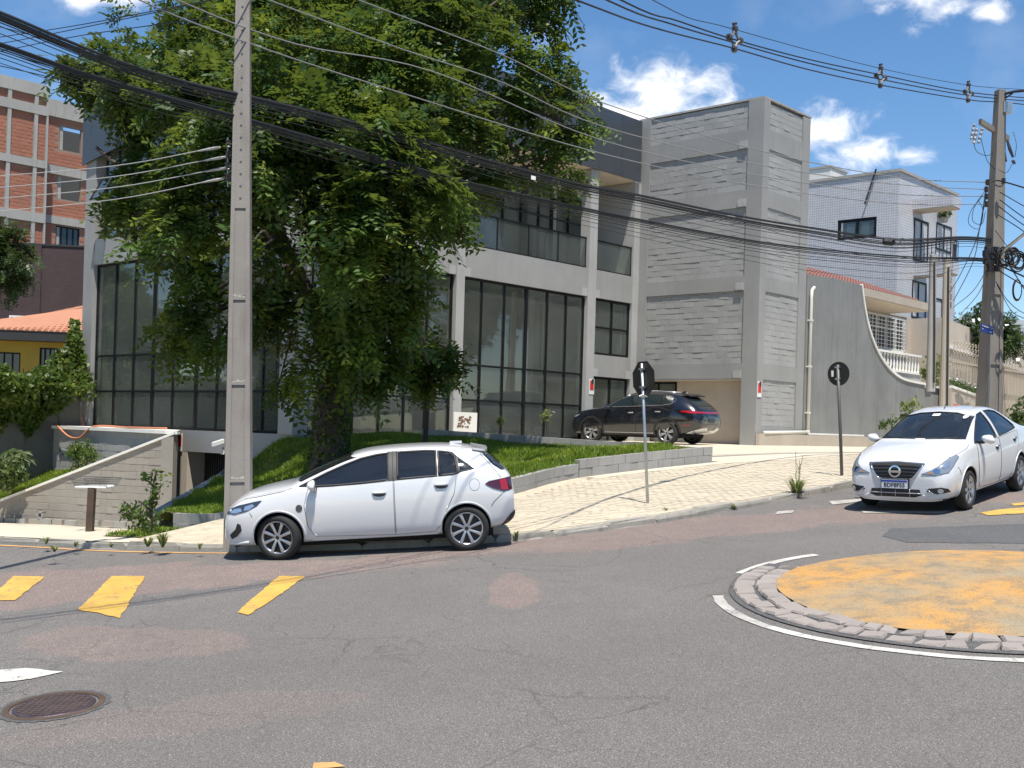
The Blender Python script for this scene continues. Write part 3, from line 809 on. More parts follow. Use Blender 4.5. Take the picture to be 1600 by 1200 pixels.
# --- glazing
LT = (1.59, 2.70, 3.77, 4.83, 6.05, 7.18, 8.30, 9.46)
window(bld, FL, .65, 10.66, 2.28, 7.44, LT, (3.395, 4.52), thick=(7.18, 4.83))
window(bld, FL, .65, 10.3, 8.27, 11.36, (1.5, 2.4, 3.3, 4.2, 5.1, 6.0, 6.9, 7.8, 8.7, 9.5), (9.35, 10.25), thick=(5.1,), skip=((9, 1),))
sash = MB()
a0, a1 = FL.p(9.53, 10.2, .02), FL.p(10.23, 10.2, .02); dn = (NL * .46 - UP * .80)
for q0, ax in ((a0, DL * .05), (a1 - DL * .05, DL * .05)): sash.obox(q0, ax, dn, NL.cross(DL) * 0 + (NL * .8 + UP * .46) * .03)
sash.obox(a0, DL * .70, dn * .05, (NL * .8 + UP * .46) * .03); sash.obox(a0 + dn * .95, DL * .70, dn * .05, (NL * .8 + UP * .46) * .03)
aw = sash.build('awning_sash', M['frame'], bld, fix=True)
g = MB(); g.obox(a0 + DL * .05 + dn * .05, DL * .6, dn * .9, (NL * .8 + UP * .46) * .01); g.build('pane', M['rail_glass'], aw, fix=True)
window(bld, FRR, .39, 5.68, 2.27, 7.09, (1.15, 1.96, 2.92, 3.85, 4.68), (3.41, 4.47))
window(bld, FRR, 6.04, 11.90, 2.27, 7.09, (6.93, 7.95, 8.98, 10.0, 10.95), (3.41, 4.47), thick=(8.98,))
window(bld, FRR, 12.34, 14.43, 5.19, 7.09, (13.43,), (6.12,))
dr = window(bld, FRR, 12.34, 14.40, 2.2, 4.43, (13.42,), (), name='door', label='dark framed glass sliding door of the grey building')
# balcony behind a glass railing
for k, (t0, t1) in enumerate(((.45, 5.66), (6.06, 11.88), (12.36, 14.42))):
    n = max(1, round((t1 - t0) / 1.45)); w = (t1 - t0) / n
    mm = MB(); FRR.box(mm, t0, t1, 9.02, 9.07, -.10, -.04); FRR.box(mm, t0, t1, 8.045, 8.085, -.10, -.04)
    for i in range(n + 1): FRR.box(mm, max(t0, t0 + i * w - .02), min(t1, t0 + i * w + .02), 8.085, 9.02, -.09, -.05)
    rl = mm.build('balcony_railing', M['frame'], bld)
    for i in range(n):
        g = MB(); FRR.box(g, t0 + i * w + .02, t0 + (i + 1) * w - .02, 8.09, 9.015, -.076, -.066); g.build('pane', M['rail_glass'], rl)
BG = FR(CC + NR * -1.7, DR, NR)
window(bld, BG, .6, 5.9, 8.0, 10.95, (1.5, 2.4, 3.3, 4.2, 5.1), (9.9,), o=0)
window(bld, BG, 5.9, 12.0, 8.0, 10.95, (6.8, 7.7, 8.6, 9.5, 10.4, 11.3), (9.9,), o=0, thick=(8.6,))
window(bld, BG, 12.0, 14.4, 8.0, 10.6, (12.9,), (9.9,), o=0)
m = MB(); BG.box(m, .5, 14.4, 10.952, 11.37, -.1, 0); m.build('lintel', M['soffit'], bld)
for t in (5.7, 11.95):
    m = MB(); FRR.box(m, t, t + .30, 8.0, 11.37, -1.95, -1.72); m.build('inner_column', M['wall_light'], bld)
m = MB(); FRR.box(m, 14.45, 14.78, 8.0, 11.36, -1.9, -.34); m.build('side_wall', M['wall_light'], bld)
# garage gate
m = MB(); FL.box(m, 2.3, 5.0, -.9, 1.655, -.62, -.58); gt = m.build('garage_gate', M['black_paint'], bld)
for i in range(24):
    g = MB(); FL.box(g, 2.32 + i * .112, 2.385 + i * .112, -.88, 1.64, -.578, -.55); g.build('slat', M['metal_dark'], gt)
# --- block tower
m = MB()
FT.box(m, 0, .58, 2.0, 13.6, -.35, 0); FT.box(m, 4.50, 5.02, 2.0, 13.6, -.45, 0)
m.build('tower_pillar', M['wall_grey'], bld)
m = MB(); FG.box(m, .352, .40, 2.0, 13.6, -.3, -.002); FG.box(m, 2.62, 3.12, 2.0, 13.56, -.30, 0); m.build('tower_pillar', M['wall_grey'], bld)
BEAMS = ((12.02, 12.66), (10.10, 10.67), (7.35, 7.83), (4.45, 4.95))
for z0, z1 in BEAMS:
    m = MB(); FT.box(m, .58, 4.5, z0, z1, -.35, .0); m.build('tower_beam', M['wall_grey'], bld)
    m = MB(); FG.box(m, .40, 2.62, z0 - .02, z1 - .02, -.3, -.012); m.build('tower_beam', M['wall_grey'], bld)
    m = MB(); FT.box(m, .60, .88, z0 + .02, z0 + .26, .001, .05); m.build('bracket', M['wall_light'], bld)
m = MB(); FG.box(m, .40, 2.62, 2.05, 2.9, -.3, -.012); m.build('tower_beam', M['wall_grey'], bld)
m = MB(); FT.box(m, .1, 4.6, 4.96, 13.55, -.28, -.055); m.build('infill_bed', M['block_paint'], bld)
m = MB(); FG.box(m, .36, 2.7, 2.2, 13.52, -.26, -.055); m.build('infill_bed', M['block_paint'], bld)
m = MB(); FT.box(m, .0, 5.0, 13.602, 13.66, -3.2, -.002); m.build('tower_roof', M['concrete'], bld)
m = MB(); m.prism([FT.p(5.0, 2, -.36), FT.p(5.0, 2, -3.2), FT.p(5.0, 13.6, -3.2), FT.p(5.0, 13.6, -.46)], DL * -.15); m.build('tower_back', M['wall_grey'], bld)
blk = []
def lay(fr, t0, t1, z0, z1, o, bl=.39, bh=.195, j=.006):
    z = z0; row = 0
    while z < z1 - .04:
        h = min(bh, z1 - z - .004); t = t0 - (bl / 2 if row % 2 else 0)
        while t < t1 - .03:
            a, b = max(t, t0), min(t + bl, t1)
            if b - a > .05: blk.append((fr, a + j / 2, b - j / 2, z + j / 2, z + h - j / 2, o))
            t += bl
        z += bh; row += 1
for z0, z1 in ((4.95, 7.35), (7.83, 10.10), (10.67, 12.02), (12.66, 13.58)): lay(FT, .585, 4.495, z0, z1, -.055)
for z0, z1 in ((2.9, 4.43), (4.93, 7.33), (7.81, 10.08), (10.65, 12.0), (12.64, 13.5)): lay(FG, .405, 2.615, z0, z1, -.055)
def block_mesh(m, fr, a, b, z0, z1, o, r):
    pr = .009 + r.random() ** 2 * .010; tl = r.uniform(-.004, .002)
    P = lambda t, z, q: fr.p(t, z, o + q)
    e = .004
    vs = [P(a, z0, 0), P(b, z0, 0), P(b, z1, 0), P(a, z1, 0), P(a, z0, pr * .6), P(b, z0, pr * .6), P(b, z1, pr * .6 + tl), P(a, z1, pr * .6 + tl),
          P(a + e, z0 + e, pr - tl), P(b - e, z0 + e, pr - tl), P(b - e, z1 - e, pr + tl), P(a + e, z1 - e, pr + tl)]
    fs = [(8, 9, 10, 11)]
    for k in range(4): k2 = (k + 1) % 4; fs += [(k, k2, 4 + k2, 4 + k), (4 + k, 4 + k2, 8 + k2, 8 + k)]
    if fr.d.cross(UP).dot(fr.n) < 0: fs = [f[::-1] for f in fs]
    m.add(vs, fs)
def put_blocks(parent, lst, mat, limit=300, name='block', r=rng):
    bulk = MB()
    for i, q in enumerate(lst):
        if i < limit: m = MB(); block_mesh(m, *q, r); m.build(name, mat, parent)
        else: block_mesh(bulk, *q, r)
    if bulk.v: tag(bulk.build(name, mat, parent), kind='stuff')
put_blocks(bld, blk, M['block_paint'], 300)
# ground floor of the tower, set back
FT6 = FR(TF + NL * -.62, DL, NL)
m = MB(); FT6.box(m, .3, 5.6, 2.0, 4.46, -.2, 0); m.build('recess_wall', M['beige'], bld)
t0, z1 = FT6.px(1058, 597); t1 = FT6.px(1003, 597)[0]
window(bld, FT6, t0, t1, z1 - 1.0, z1, ((t0 + t1) / 2,), (), o=.03, fw=.06, depth=.028)
m = MB(); FT.box(m, .3, 5.0, 4.40, 4.448, -.63, -.01); m.build('soffit', M['beige'], bld)
# plinth at the tower side
m = MB(); FG.box(m, -.02, 3.15, 1.7, 2.66, .03, .16); m.build('plinth', M['beige_dark'], bld)
# pipes
PZ = lambda px, py, o: (lambda q: FG.p(q[0], q[1], o))(FG.px(px, py, o))
pipe = thing('drain_pipe', 'white plastic rainwater pipe at the corner of the block tower', 'pipe', tuple(FG.p(3.3, 2.7, .1)))
m = MB(); top = FG.px(1263, 452, .12)[1]
m.tube([FG.p(3.55, top + .12, .08), FG.p(3.32, top, .12), FG.p(3.30, top - .3, .12), FG.p(3.30, 2.75, .12)], .055, 10); m.build('downpipe', M['white_pvc'], pipe, smooth=True)
m = MB(); m.tube([FG.p(3.30, 2.76, .12), FG.p(.32, 2.69, .14)], .055, 10); m.build('ground_pipe', M['white_pvc'], pipe, smooth=True)
m = MB()
for z in (3.4, 5.0, 6.6): FG.box(m, 3.23, 3.37, z, z + .05, .0, .185)
m.lathe([(.07, -.06), (.07, .06)], 10, FG.p(3.30, 2.78, .12)); m.build('clamp', M['white_pvc'], pipe)
# little things on the walls
def plate(name, label, catg, fr, t, z, w, h, o, mat, th=.015, extra=None):
    q = thing(name, label, catg, tuple(fr.p(t, z, o)))
    m = MB(); fr.box(m, t - w / 2, t + w / 2, z - h / 2, z + h / 2, o, o + th); m.build('plate', M[mat], q)
    return q
def extinguisher_sign(fr, t, z, o, lb):
    q = plate('safety_sign', lb, 'sign', fr, t, z, .26, .52, o, 'white', .01)
    m = MB(); fr.box(m, t - .1, t + .1, z - .12, z + .2, o + .011, o + .016); m.build('red_panel', M['red'], q)
    m = MB(); fr.box(m, t - .02, t + .09, z + .1, z + .25, o + .017, o + .022); m.build('print', M['metal_dark'], q)
t, z = FL.px(282, 691); extinguisher_sign(FL, t, z, .02, 'small red and white safety sign above the garage gate')
t, z = FRR.px(922, 604); extinguisher_sign(FRR, t, z, .065, 'small red safety sign on the column by the sliding door')
t, z = FG.px(1186, 608); extinguisher_sign(FG, t, z, .01, 'narrow red sign on the corner of the block tower')
t, z = FL.px(349, 692)
q = thing('security_camera', 'white security camera above the garage gate', 'camera', tuple(FL.p(t, z, .1)))
m = MB(); m.obox(FL.p(t - .12, z, .05) + UP * 0, DL * .10, NL * .34 - UP * .10, UP * .11); m.build('housing', M['white'], q)
m = MB(); m.tube([FL.p(t, z - .25, 0), FL.p(t, z - .25, .12), FL.p(t - .07, z, .16)], .015, 6); FL.box(m, t - .06, t + .06, z - .32, z - .18, 0.001, .03); m.build('bracket', M['white'], q)
# leaning board with a worn brown picture
UZ = gp(727, 668)
b0 = FRR.p(6.0, 0, .75); t, z = FRR.px(706, 668, .75); t2, z2 = FRR.px(745, 645, .75)
q = thing('leaning_board', 'white board with a worn brown print leaning before the tall glazing', 'board', tuple(FRR.p(t, z, .75)))
m = MB(); zb = z - .12; FRR.box(m, t + .05, t2, zb, z2, .74, .77); m.build('panel', M['coping'], q)
m = MB(); r3 = random.Random(5)
for k in range(34):
    a, c = r3.uniform(.22, .72), r3.uniform(.25, .78); w = r3.uniform(.02, .10)
    a_ = t + (t2 - t) * a; c_ = zb + (z2 - zb) * c
    FRR.poly(m, [(a_ + w * math.cos(i * 1.05) * r3.uniform(.5, 1.1), c_ + w * .6 * math.sin(i * 1.05) * r3.uniform(.5, 1.1)) for i in range(6)], .771 + k * .0002, .772 + k * .0002)
m.build('print', simple('brown_print', (.16, .09, .05), .7, vary=.5, vscale=14), q, fix=True)

# ------------------------------------------------------------------ ramp wall at the left
RD = Vector((-.95, .32, 0)).normalized(); RN = Vector((-RD.y, RD.x, 0)) * 1
if RN.y > 0: RN = -RN
FW = FR(Vector((-9.2, 31.8, 0)), RD, RN)
rw = thing('ramp_wall', 'sloping painted block wall with a white coping beside the garage ramp', 'wall', tuple(FW.p(0, -.4)))
ztop = lambda t: 2.17 - (t / 5.85) * 2.14
m = MB(); FW.poly(m, [(0, -.9), (7.2, -.9), (7.2, ztop(7.2)), (0, ztop(0))], -.2, -.03); m.build('wall_core', M['block_warm'], rw)
m = MB(); FW.poly(m, [(-.04, ztop(0)), (-.04, ztop(0) + .07), (7.3, ztop(7.3) + .07), (7.3, ztop(7.3))], -.24, .035); m.build('coping', M['coping'], rw)
lst = []
z = -.7; row = 0
while z < 2.1:
    t = 0 - (.2 if row % 2 else 0)
    while t < 7.1:
        a, b = max(t, 0.0), t + .39
        if ztop(b) - z > .06:
            h = min(.195, ztop(b) - z)
            lst.append((FW, a + .004, b - .004, z + .004, z + h - .006, -.034))
        t += .39
    z += .2; row += 1
put_blocks(rw, lst, M['block_warm'], 300)
m = MB(); FW.box(m, -.02, .36, -.9, 2.1, .008, .03); m.build('end_pillar', M['block_warm'], rw)
# ledge along the building and its blockwork face
led = thing('ledge_wall', 'grey block retaining wall with a pale slab on top below the tall glazing', 'wall', tuple(FL.p(8, 1.5, .8)))
FE = FR(CC + NL * 1.15, DL, NL)
m = MB(); FE.box(m, 4.4, 11.25, .2, 2.165, -.2, -.04); m.build('wall_core', M['block_paint'], led)
m = MB(); m.prism([FL.p(11.32, 2.17, .02), FL.p(5.35, 2.17, .02), FW.p(-.1, 2.17, -.02), FW.p(.3, 2.17, -.02), FE.p(6.2, 2.17, .05), FE.p(11.32, 2.17, .05)], (0, 0, .10)); m.build('slab', M['coping'], led, fix=True)
lst = []
for k in range(8):
    t = 4.45 - (.2 if k % 2 else 0)
    while t < 11.2:
        a, b = max(t, 4.45), min(t + .39, 11.2)
        if b - a > .06: lst.append((FE, a + .004, b - .004, .6 + k * .196 + .004, .6 + (k + 1) * .196 - .006, -.044))
        t += .39
put_blocks(led, lst, M['block_paint'], 300)
# loose blocks along the foot of the ramp wall
def wpx(px, py, zf, n=40):               # where a picture ray meets a height field
    lo, hi = 6.0, 90.0; d = camray(px, py); d = d / d.y
    f = lambda Y: CAMZ + d.z * Y - zf(d.x * Y, Y)
    prev = lo
    for k in range(1, 400):
        Y = lo + (hi - lo) * k / 400
        if f(Y) <= 0:
            a, b = prev, Y
            for _ in range(30):
                c = (a + b) / 2
                if f(c) > 0: a = c
                else: b = c
            return Vector((d.x * b, b, CAMZ + d.z * b))
        prev = Y
    return None
ORD = ['first', 'second', 'third', 'fourth', 'fifth', 'sixth', 'seventh', 'eighth', 'ninth', 'tenth', 'eleventh', 'twelfth', 'thirteenth', 'fourteenth', 'fifteenth']
nlb = 0
for k in range(15):
    t = 6.0 - k * .41
    if k in (8,): continue
    P = FW.p(t, 0, .32 + rng.uniform(-.03, .03)); P.z = zleft(P.x, P.y) - .02
    a = rng.uniform(-.08, .08); ax = (RD * math.cos(a) + RN * math.sin(a)); ay = Vector((-ax.y, ax.x, 0))
    w = .37 if k % 3 else .30
    q = MB().obox(P, ax * -w, ay * .14, UP * rng.uniform(.17, .2)).build('loose_block', M['block_raw' if k % 2 else 'block_warm'], None, base=tuple(P))
    tag(q, ORD[nlb] + ' block from the low end of the row below the ramp wall', 'concrete block', 'loose blocks along the ramp wall'); nlb += 1
P = FW.p(3.9, 0, .30); P.z = zleft(P.x, P.y) + .18
q = MB(); q.obox(P, RD * .19, RN * .14, UP * .04).obox(P, RD * .04, RN * .14, UP * .19).obox(P + RD * .15, RD * .04, RN * .14, UP * .19).obox(P + UP * .15, RD * .19, RN * .14, UP * .04)
tag(q.build('loose_block', M['block_raw'], None, base=tuple(P), fix=True), 'hollow block standing on top of the row of loose blocks', 'concrete block')

# ------------------------------------------------------------------ raised lawn: low block walls and the bank
lawn_wall = thing('garden_wall', 'low bare block wall around the raised lawn, stepping down the street', 'low wall', tuple(WC[len(WC) // 2]) )
def course_wall(parent, path, zbase, ncourse, mat, thick=.14, bl=.40, bh=.19, cap=True, topf=None):
    P = resample(path, bl)
    for c in range(ncourse):
        off = bl / 2 if c % 2 else 0
        Q = resample(path, .05); S = [p for i, p in enumerate(Q)]
        L = (len(S) - 1) * .05; t = -off
        def pt(s):
            s = max(0, min(L, s)); i = min(int(s / .05), len(S) - 2); return S[i].lerp(S[i + 1], (s - i * .05) / .05)
        while t < L - .04:
            a, b = pt(t + .005), pt(min(t + bl, L) - .005)
            if (b - a).length > .06:
                d = (b - a).normalized(); n = Vector((-d.y, d.x, 0))
                za, zb = zbase(a.x, a.y) + c * bh, zbase(b.x, b.y) + c * bh
                jit = rng.uniform(-.006, .006)
                o = Vector((a.x, a.y, za + .004)) + n * jit; ax = Vector((b.x - a.x, b.y - a.y, zb - za))
                vs, fs = chiselled(o, ax, n * thick, (0, 0, bh - .006), .002, rng, .02, .97)
                MB().add(vs, fs).build('block', mat, parent)
            t += bl
W1 = [p for p in WC if p.x >= 1.40]; W0 = [p for p in WC if p.x <= 1.46]
def wbase(x, y):
    f = max(0, min(1, (x + 5.2) / 1.6)); return (zpav(x, y) - .10) * f + (zleft(x, y) - .05) * (1 - f)
course_wall(lawn_wall, W1, lambda x, y: zpav(x, y) - .02, 2, M['block_raw'])
course_wall(lawn_wall, W0, wbase, 2, M['block_raw'])
UPATH = [Vector(p) for p in ((4.55, 26.78, 0), (3.0, 27.5, 0), (1.4, 28.25, 0), (-.3, 28.95, 0), (-2.3, 29.7, 0))]
up_wall = thing('garden_wall', 'mossy block edging between the lawn and the forecourt of the building', 'low wall', tuple(UPATH[2]))
zu = lambda x, y: 2.30 + (4.55 - x) / 6.85 * .24
course_wall(up_wall, cat(UPATH, 4), lambda x, y: zu(x, y) - .40, 2, M['block_raw'])
VP_ = [Vector(p) for p in ((-6.95, 22.7, 0), (-7.15, 26, 0), (-7.4, 30.0, 0), (-7.62, 31.9, 0))]
side_wall = thing('garden_wall', 'sloping block wall between the grass bank and the garage ramp', 'low wall', (-7.1, 26, .2))
m = MB()
zv = lambda y: .74 + (y - 22.7) / 9.2 * .62
for a, b in zip(VP_[:-1], VP_[1:]):
    m.add([(a.x - .08, a.y, -.8), (b.x - .08, b.y, -.8), (b.x - .08, b.y, zv(b.y)), (a.x - .08, a.y, zv(a.y)), (a.x + .1, a.y, -.8), (b.x + .1, b.y, -.8), (b.x + .1, b.y, zv(b.y)), (a.x + .1, a.y, zv(a.y))],
          [(0, 1, 2, 3), (4, 7, 6, 5), (3, 2, 6, 7), (0, 3, 7, 4), (1, 5, 6, 2)])
m.build('wall_core', M['concrete'], side_wall, fix=True)
# bank surface
def bank_z(x, y):
    num = den = 0
    for px_, py_, z in BCP:
        w = 1 / ((x - px_) ** 2 + (y - py_) ** 2 + .15) ** 1.6; num += w * z; den += w
    return num / den
BCP = []
for p in WC[::2]:
    zt = (zpav(p.x, p.y) + .36) if p.x > 1.42 else wbase(p.x, p.y) + .36; BCP.append((p.x, p.y, zt - .06))
    c = Vector((-1.5, 27.5, 0)); e = p.lerp(c, .18); BCP.append((e.x, e.y, zt + .05))
for p in cat(UPATH, 3): BCP.append((p.x, p.y, zu(p.x, p.y) - .26))
for y in (23.2, 25, 27, 29, 31): BCP.append((-7.0, y, zv(y) - .14))
BCP += [(-5.7, 30.2, 2.12), (-4.5, 30.0, 2.28), (-3.2, 29.6, 2.32), (-6.4, 31.0, 1.55), (-5.6, 25.5, 1.15), (-3.9, 25.2, 1.75), (-4.2, 27.5, 2.05), (-2.0, 26.0, 1.95), (-2.2, 28.0, 2.2), (.2, 26.8, 2.05), (1.8, 27.2, 2.1),
        (-6.3, 22.5, .62), (-6.2, 27.5, 1.12), (-2.0, 23.5, 1.62), (-4.2, 22.6, 1.2), (0, 24.5, 1.75), (2.8, 26.6, 2.1)]
BPOLY = [(p.x, p.y) for p in offset_poly(WC, -.07)] + [(p.x, p.y) for p in offset_poly(cat(UPATH, 4), .0)] + [(-2.6, 32.4), (-5.3, 30.2), (-7.4, 31.9)] + [(p.x, p.y) for p in VP_[::-1]]
def pip(x, y, poly):
    c = False; j = len(poly) - 1
    for i in range(len(poly)):
        xi, yi = poly[i]; xj, yj = poly[j]
        if (yi > y) != (yj > y) and x < (xj - xi) * (y - yi) / (yj - yi) + xi: c = not c
        j = i
    return c
def poly_surface(name, poly, zf, mat, step=.35, kind=True, label=None):
    b = bmesh.new(); vs = [b.verts.new((x, y, 0)) for x, y in poly]
    es = []
    for i in range(len(vs)):
        try: es.append(b.edges.new((vs[i], vs[(i + 1) % len(vs)])))
        except ValueError: pass
    bmesh.ops.triangle_fill(b, edges=es, use_beauty=True)
    for ax in (0, 1):
        lo = min(p[ax] for p in poly); hi = max(p[ax] for p in poly); c = lo + step / 2
        while c < hi:
            co = Vector((0, 0, 0)); co[ax] = c; no = Vector((0, 0, 0)); no[ax] = 1
            bmesh.ops.bisect_plane(b, geom=b.verts[:] + b.edges[:] + b.faces[:], plane_co=co, plane_no=no); c += step
    for v in b.verts: v.co.z = zf(v.co.x, v.co.y)
    bmesh.ops.recalc_face_normals(b, faces=b.faces)
    if sum(f.normal.z * f.calc_area() for f in b.faces) < 0: bmesh.ops.reverse_faces(b, faces=b.faces)
    for f in b.faces: f.smooth = True
    me = bpy.data.meshes.new(name); b.to_mesh(me); b.free(); me.materials.append(mat)
    o = link(name, me)
    if kind: struct(o, label)
    return o
poly_surface('lawn_ground', BPOLY, bank_z, M['soil'], label='dark soil of the raised grass bank')
# grass plot behind the ramp wall
PPOLY = [(FW.p(t, 0, -.15).x, FW.p(t, 0, -.15).y) for t in (.5, 2, 4, 6, 7.2)] + [(-20, 33.5), (-18.2, 31.5), (-15.6, 34.8), (-14.05, 37.4)] + [(FE.p(t, 0, 0).x, FE.p(t, 0, 0).y) for t in (11.2, 9, 7.2)]
def plot_z(x, y):
    q = Vector((x, y, 0)) - FW.o; t = max(0, min(7.2, q.dot(RD))); back_ = max(0, -q.dot(RN))
    return min(ztop(t) - .03, 1.15) * max(0, 1 - back_ / 4) + 1.12 * min(1, back_ / 4) - (.1 if back_ < .3 else 0)
poly_surface('lawn_ground', PPOLY, plot_z, M['soil'], label='soil of the grass plot behind the ramp wall')
# verge of grass by the kerb in front of the lawn wall
VERGE = [(p.x, p.y) for p in (wpx(160, 838, zleft), wpx(215, 830, zleft), wpx(290, 828, zleft), wpx(345, 828, zleft), wpx(350, 838, zleft), wpx(260, 842, zleft))]
poly_surface('verge_ground', VERGE, lambda x, y: zleft(x, y) + .012, M['soil'], .3, label='soil patch at the pavement edge')
# ------------------------------------------------------------------ vehicles
M['car_white'] = simple('car_white', (.62, .625, .63), .28, coat=1.0, spec=.5)
M['car_black'] = simple('car_black', (.008, .009, .013), .18, coat=1.0)
M['car_glass'] = simple('car_glass', (.012, .020, .024), .03, spec=.75)
M['car_glass_clear'] = window_glass('car_glass_clear', (.40, .47, .47), .05, dust=.03)
M['car_glass_tint'] = window_glass('car_glass_tint', (.16, .20, .20), .05, dust=.02)
M['black_plastic'] = simple('black_plastic', (.018, .018, .019), .55)
M['seam'] = simple('seam', (.055, .055, .058), .7)
M['well'] = simple('well', (.006, .006, .006), .9)
M['tyre'] = simple('tyre', (.018, .018, .018), .8, bump=.2, bscale=60)
M['alloy'] = simple('alloy', (.50, .51, .53), .32, metal=.85)
M['alloy_dark'] = simple('alloy_dark', (.035, .035, .037), .45, metal=.5)
M['chrome'] = simple('chrome', (.75, .76, .78), .12, metal=1)
M['lamp_clear'] = simple('lamp_clear', (.20, .23, .26), .06, spec=.8, coat=1)
M['lamp_inner'] = simple('lamp_inner', (.62, .65, .68), .15, metal=.8)
M['lamp_dark'] = simple('lamp_dark', (.035, .04, .048), .1, spec=.8, coat=1)
M['lamp_red'] = simple('lamp_red', (.30, .008, .012), .08, spec=.7, coat=1)
M['lamp_red_dark'] = simple('lamp_red_dark', (.06, .006, .010), .08, spec=.7, coat=1)
M['amber'] = simple('amber', (.6, .2, .04), .2)
M['plate_white'] = simple('plate_white', (.70, .71, .72), .45)
M['plate_blue'] = simple('plate_blue', (.02, .05, .30), .45)
M['plate_ink'] = simple('plate_ink', (.03, .035, .05), .6)
M['cabin'] = simple('cabin', (.028, .028, .030), .85)
M['seat_cloth'] = simple('seat_cloth', (.035, .035, .04), .9)
M['silver_trim'] = simple('silver_trim', (.55, .55, .56), .3, metal=.6)

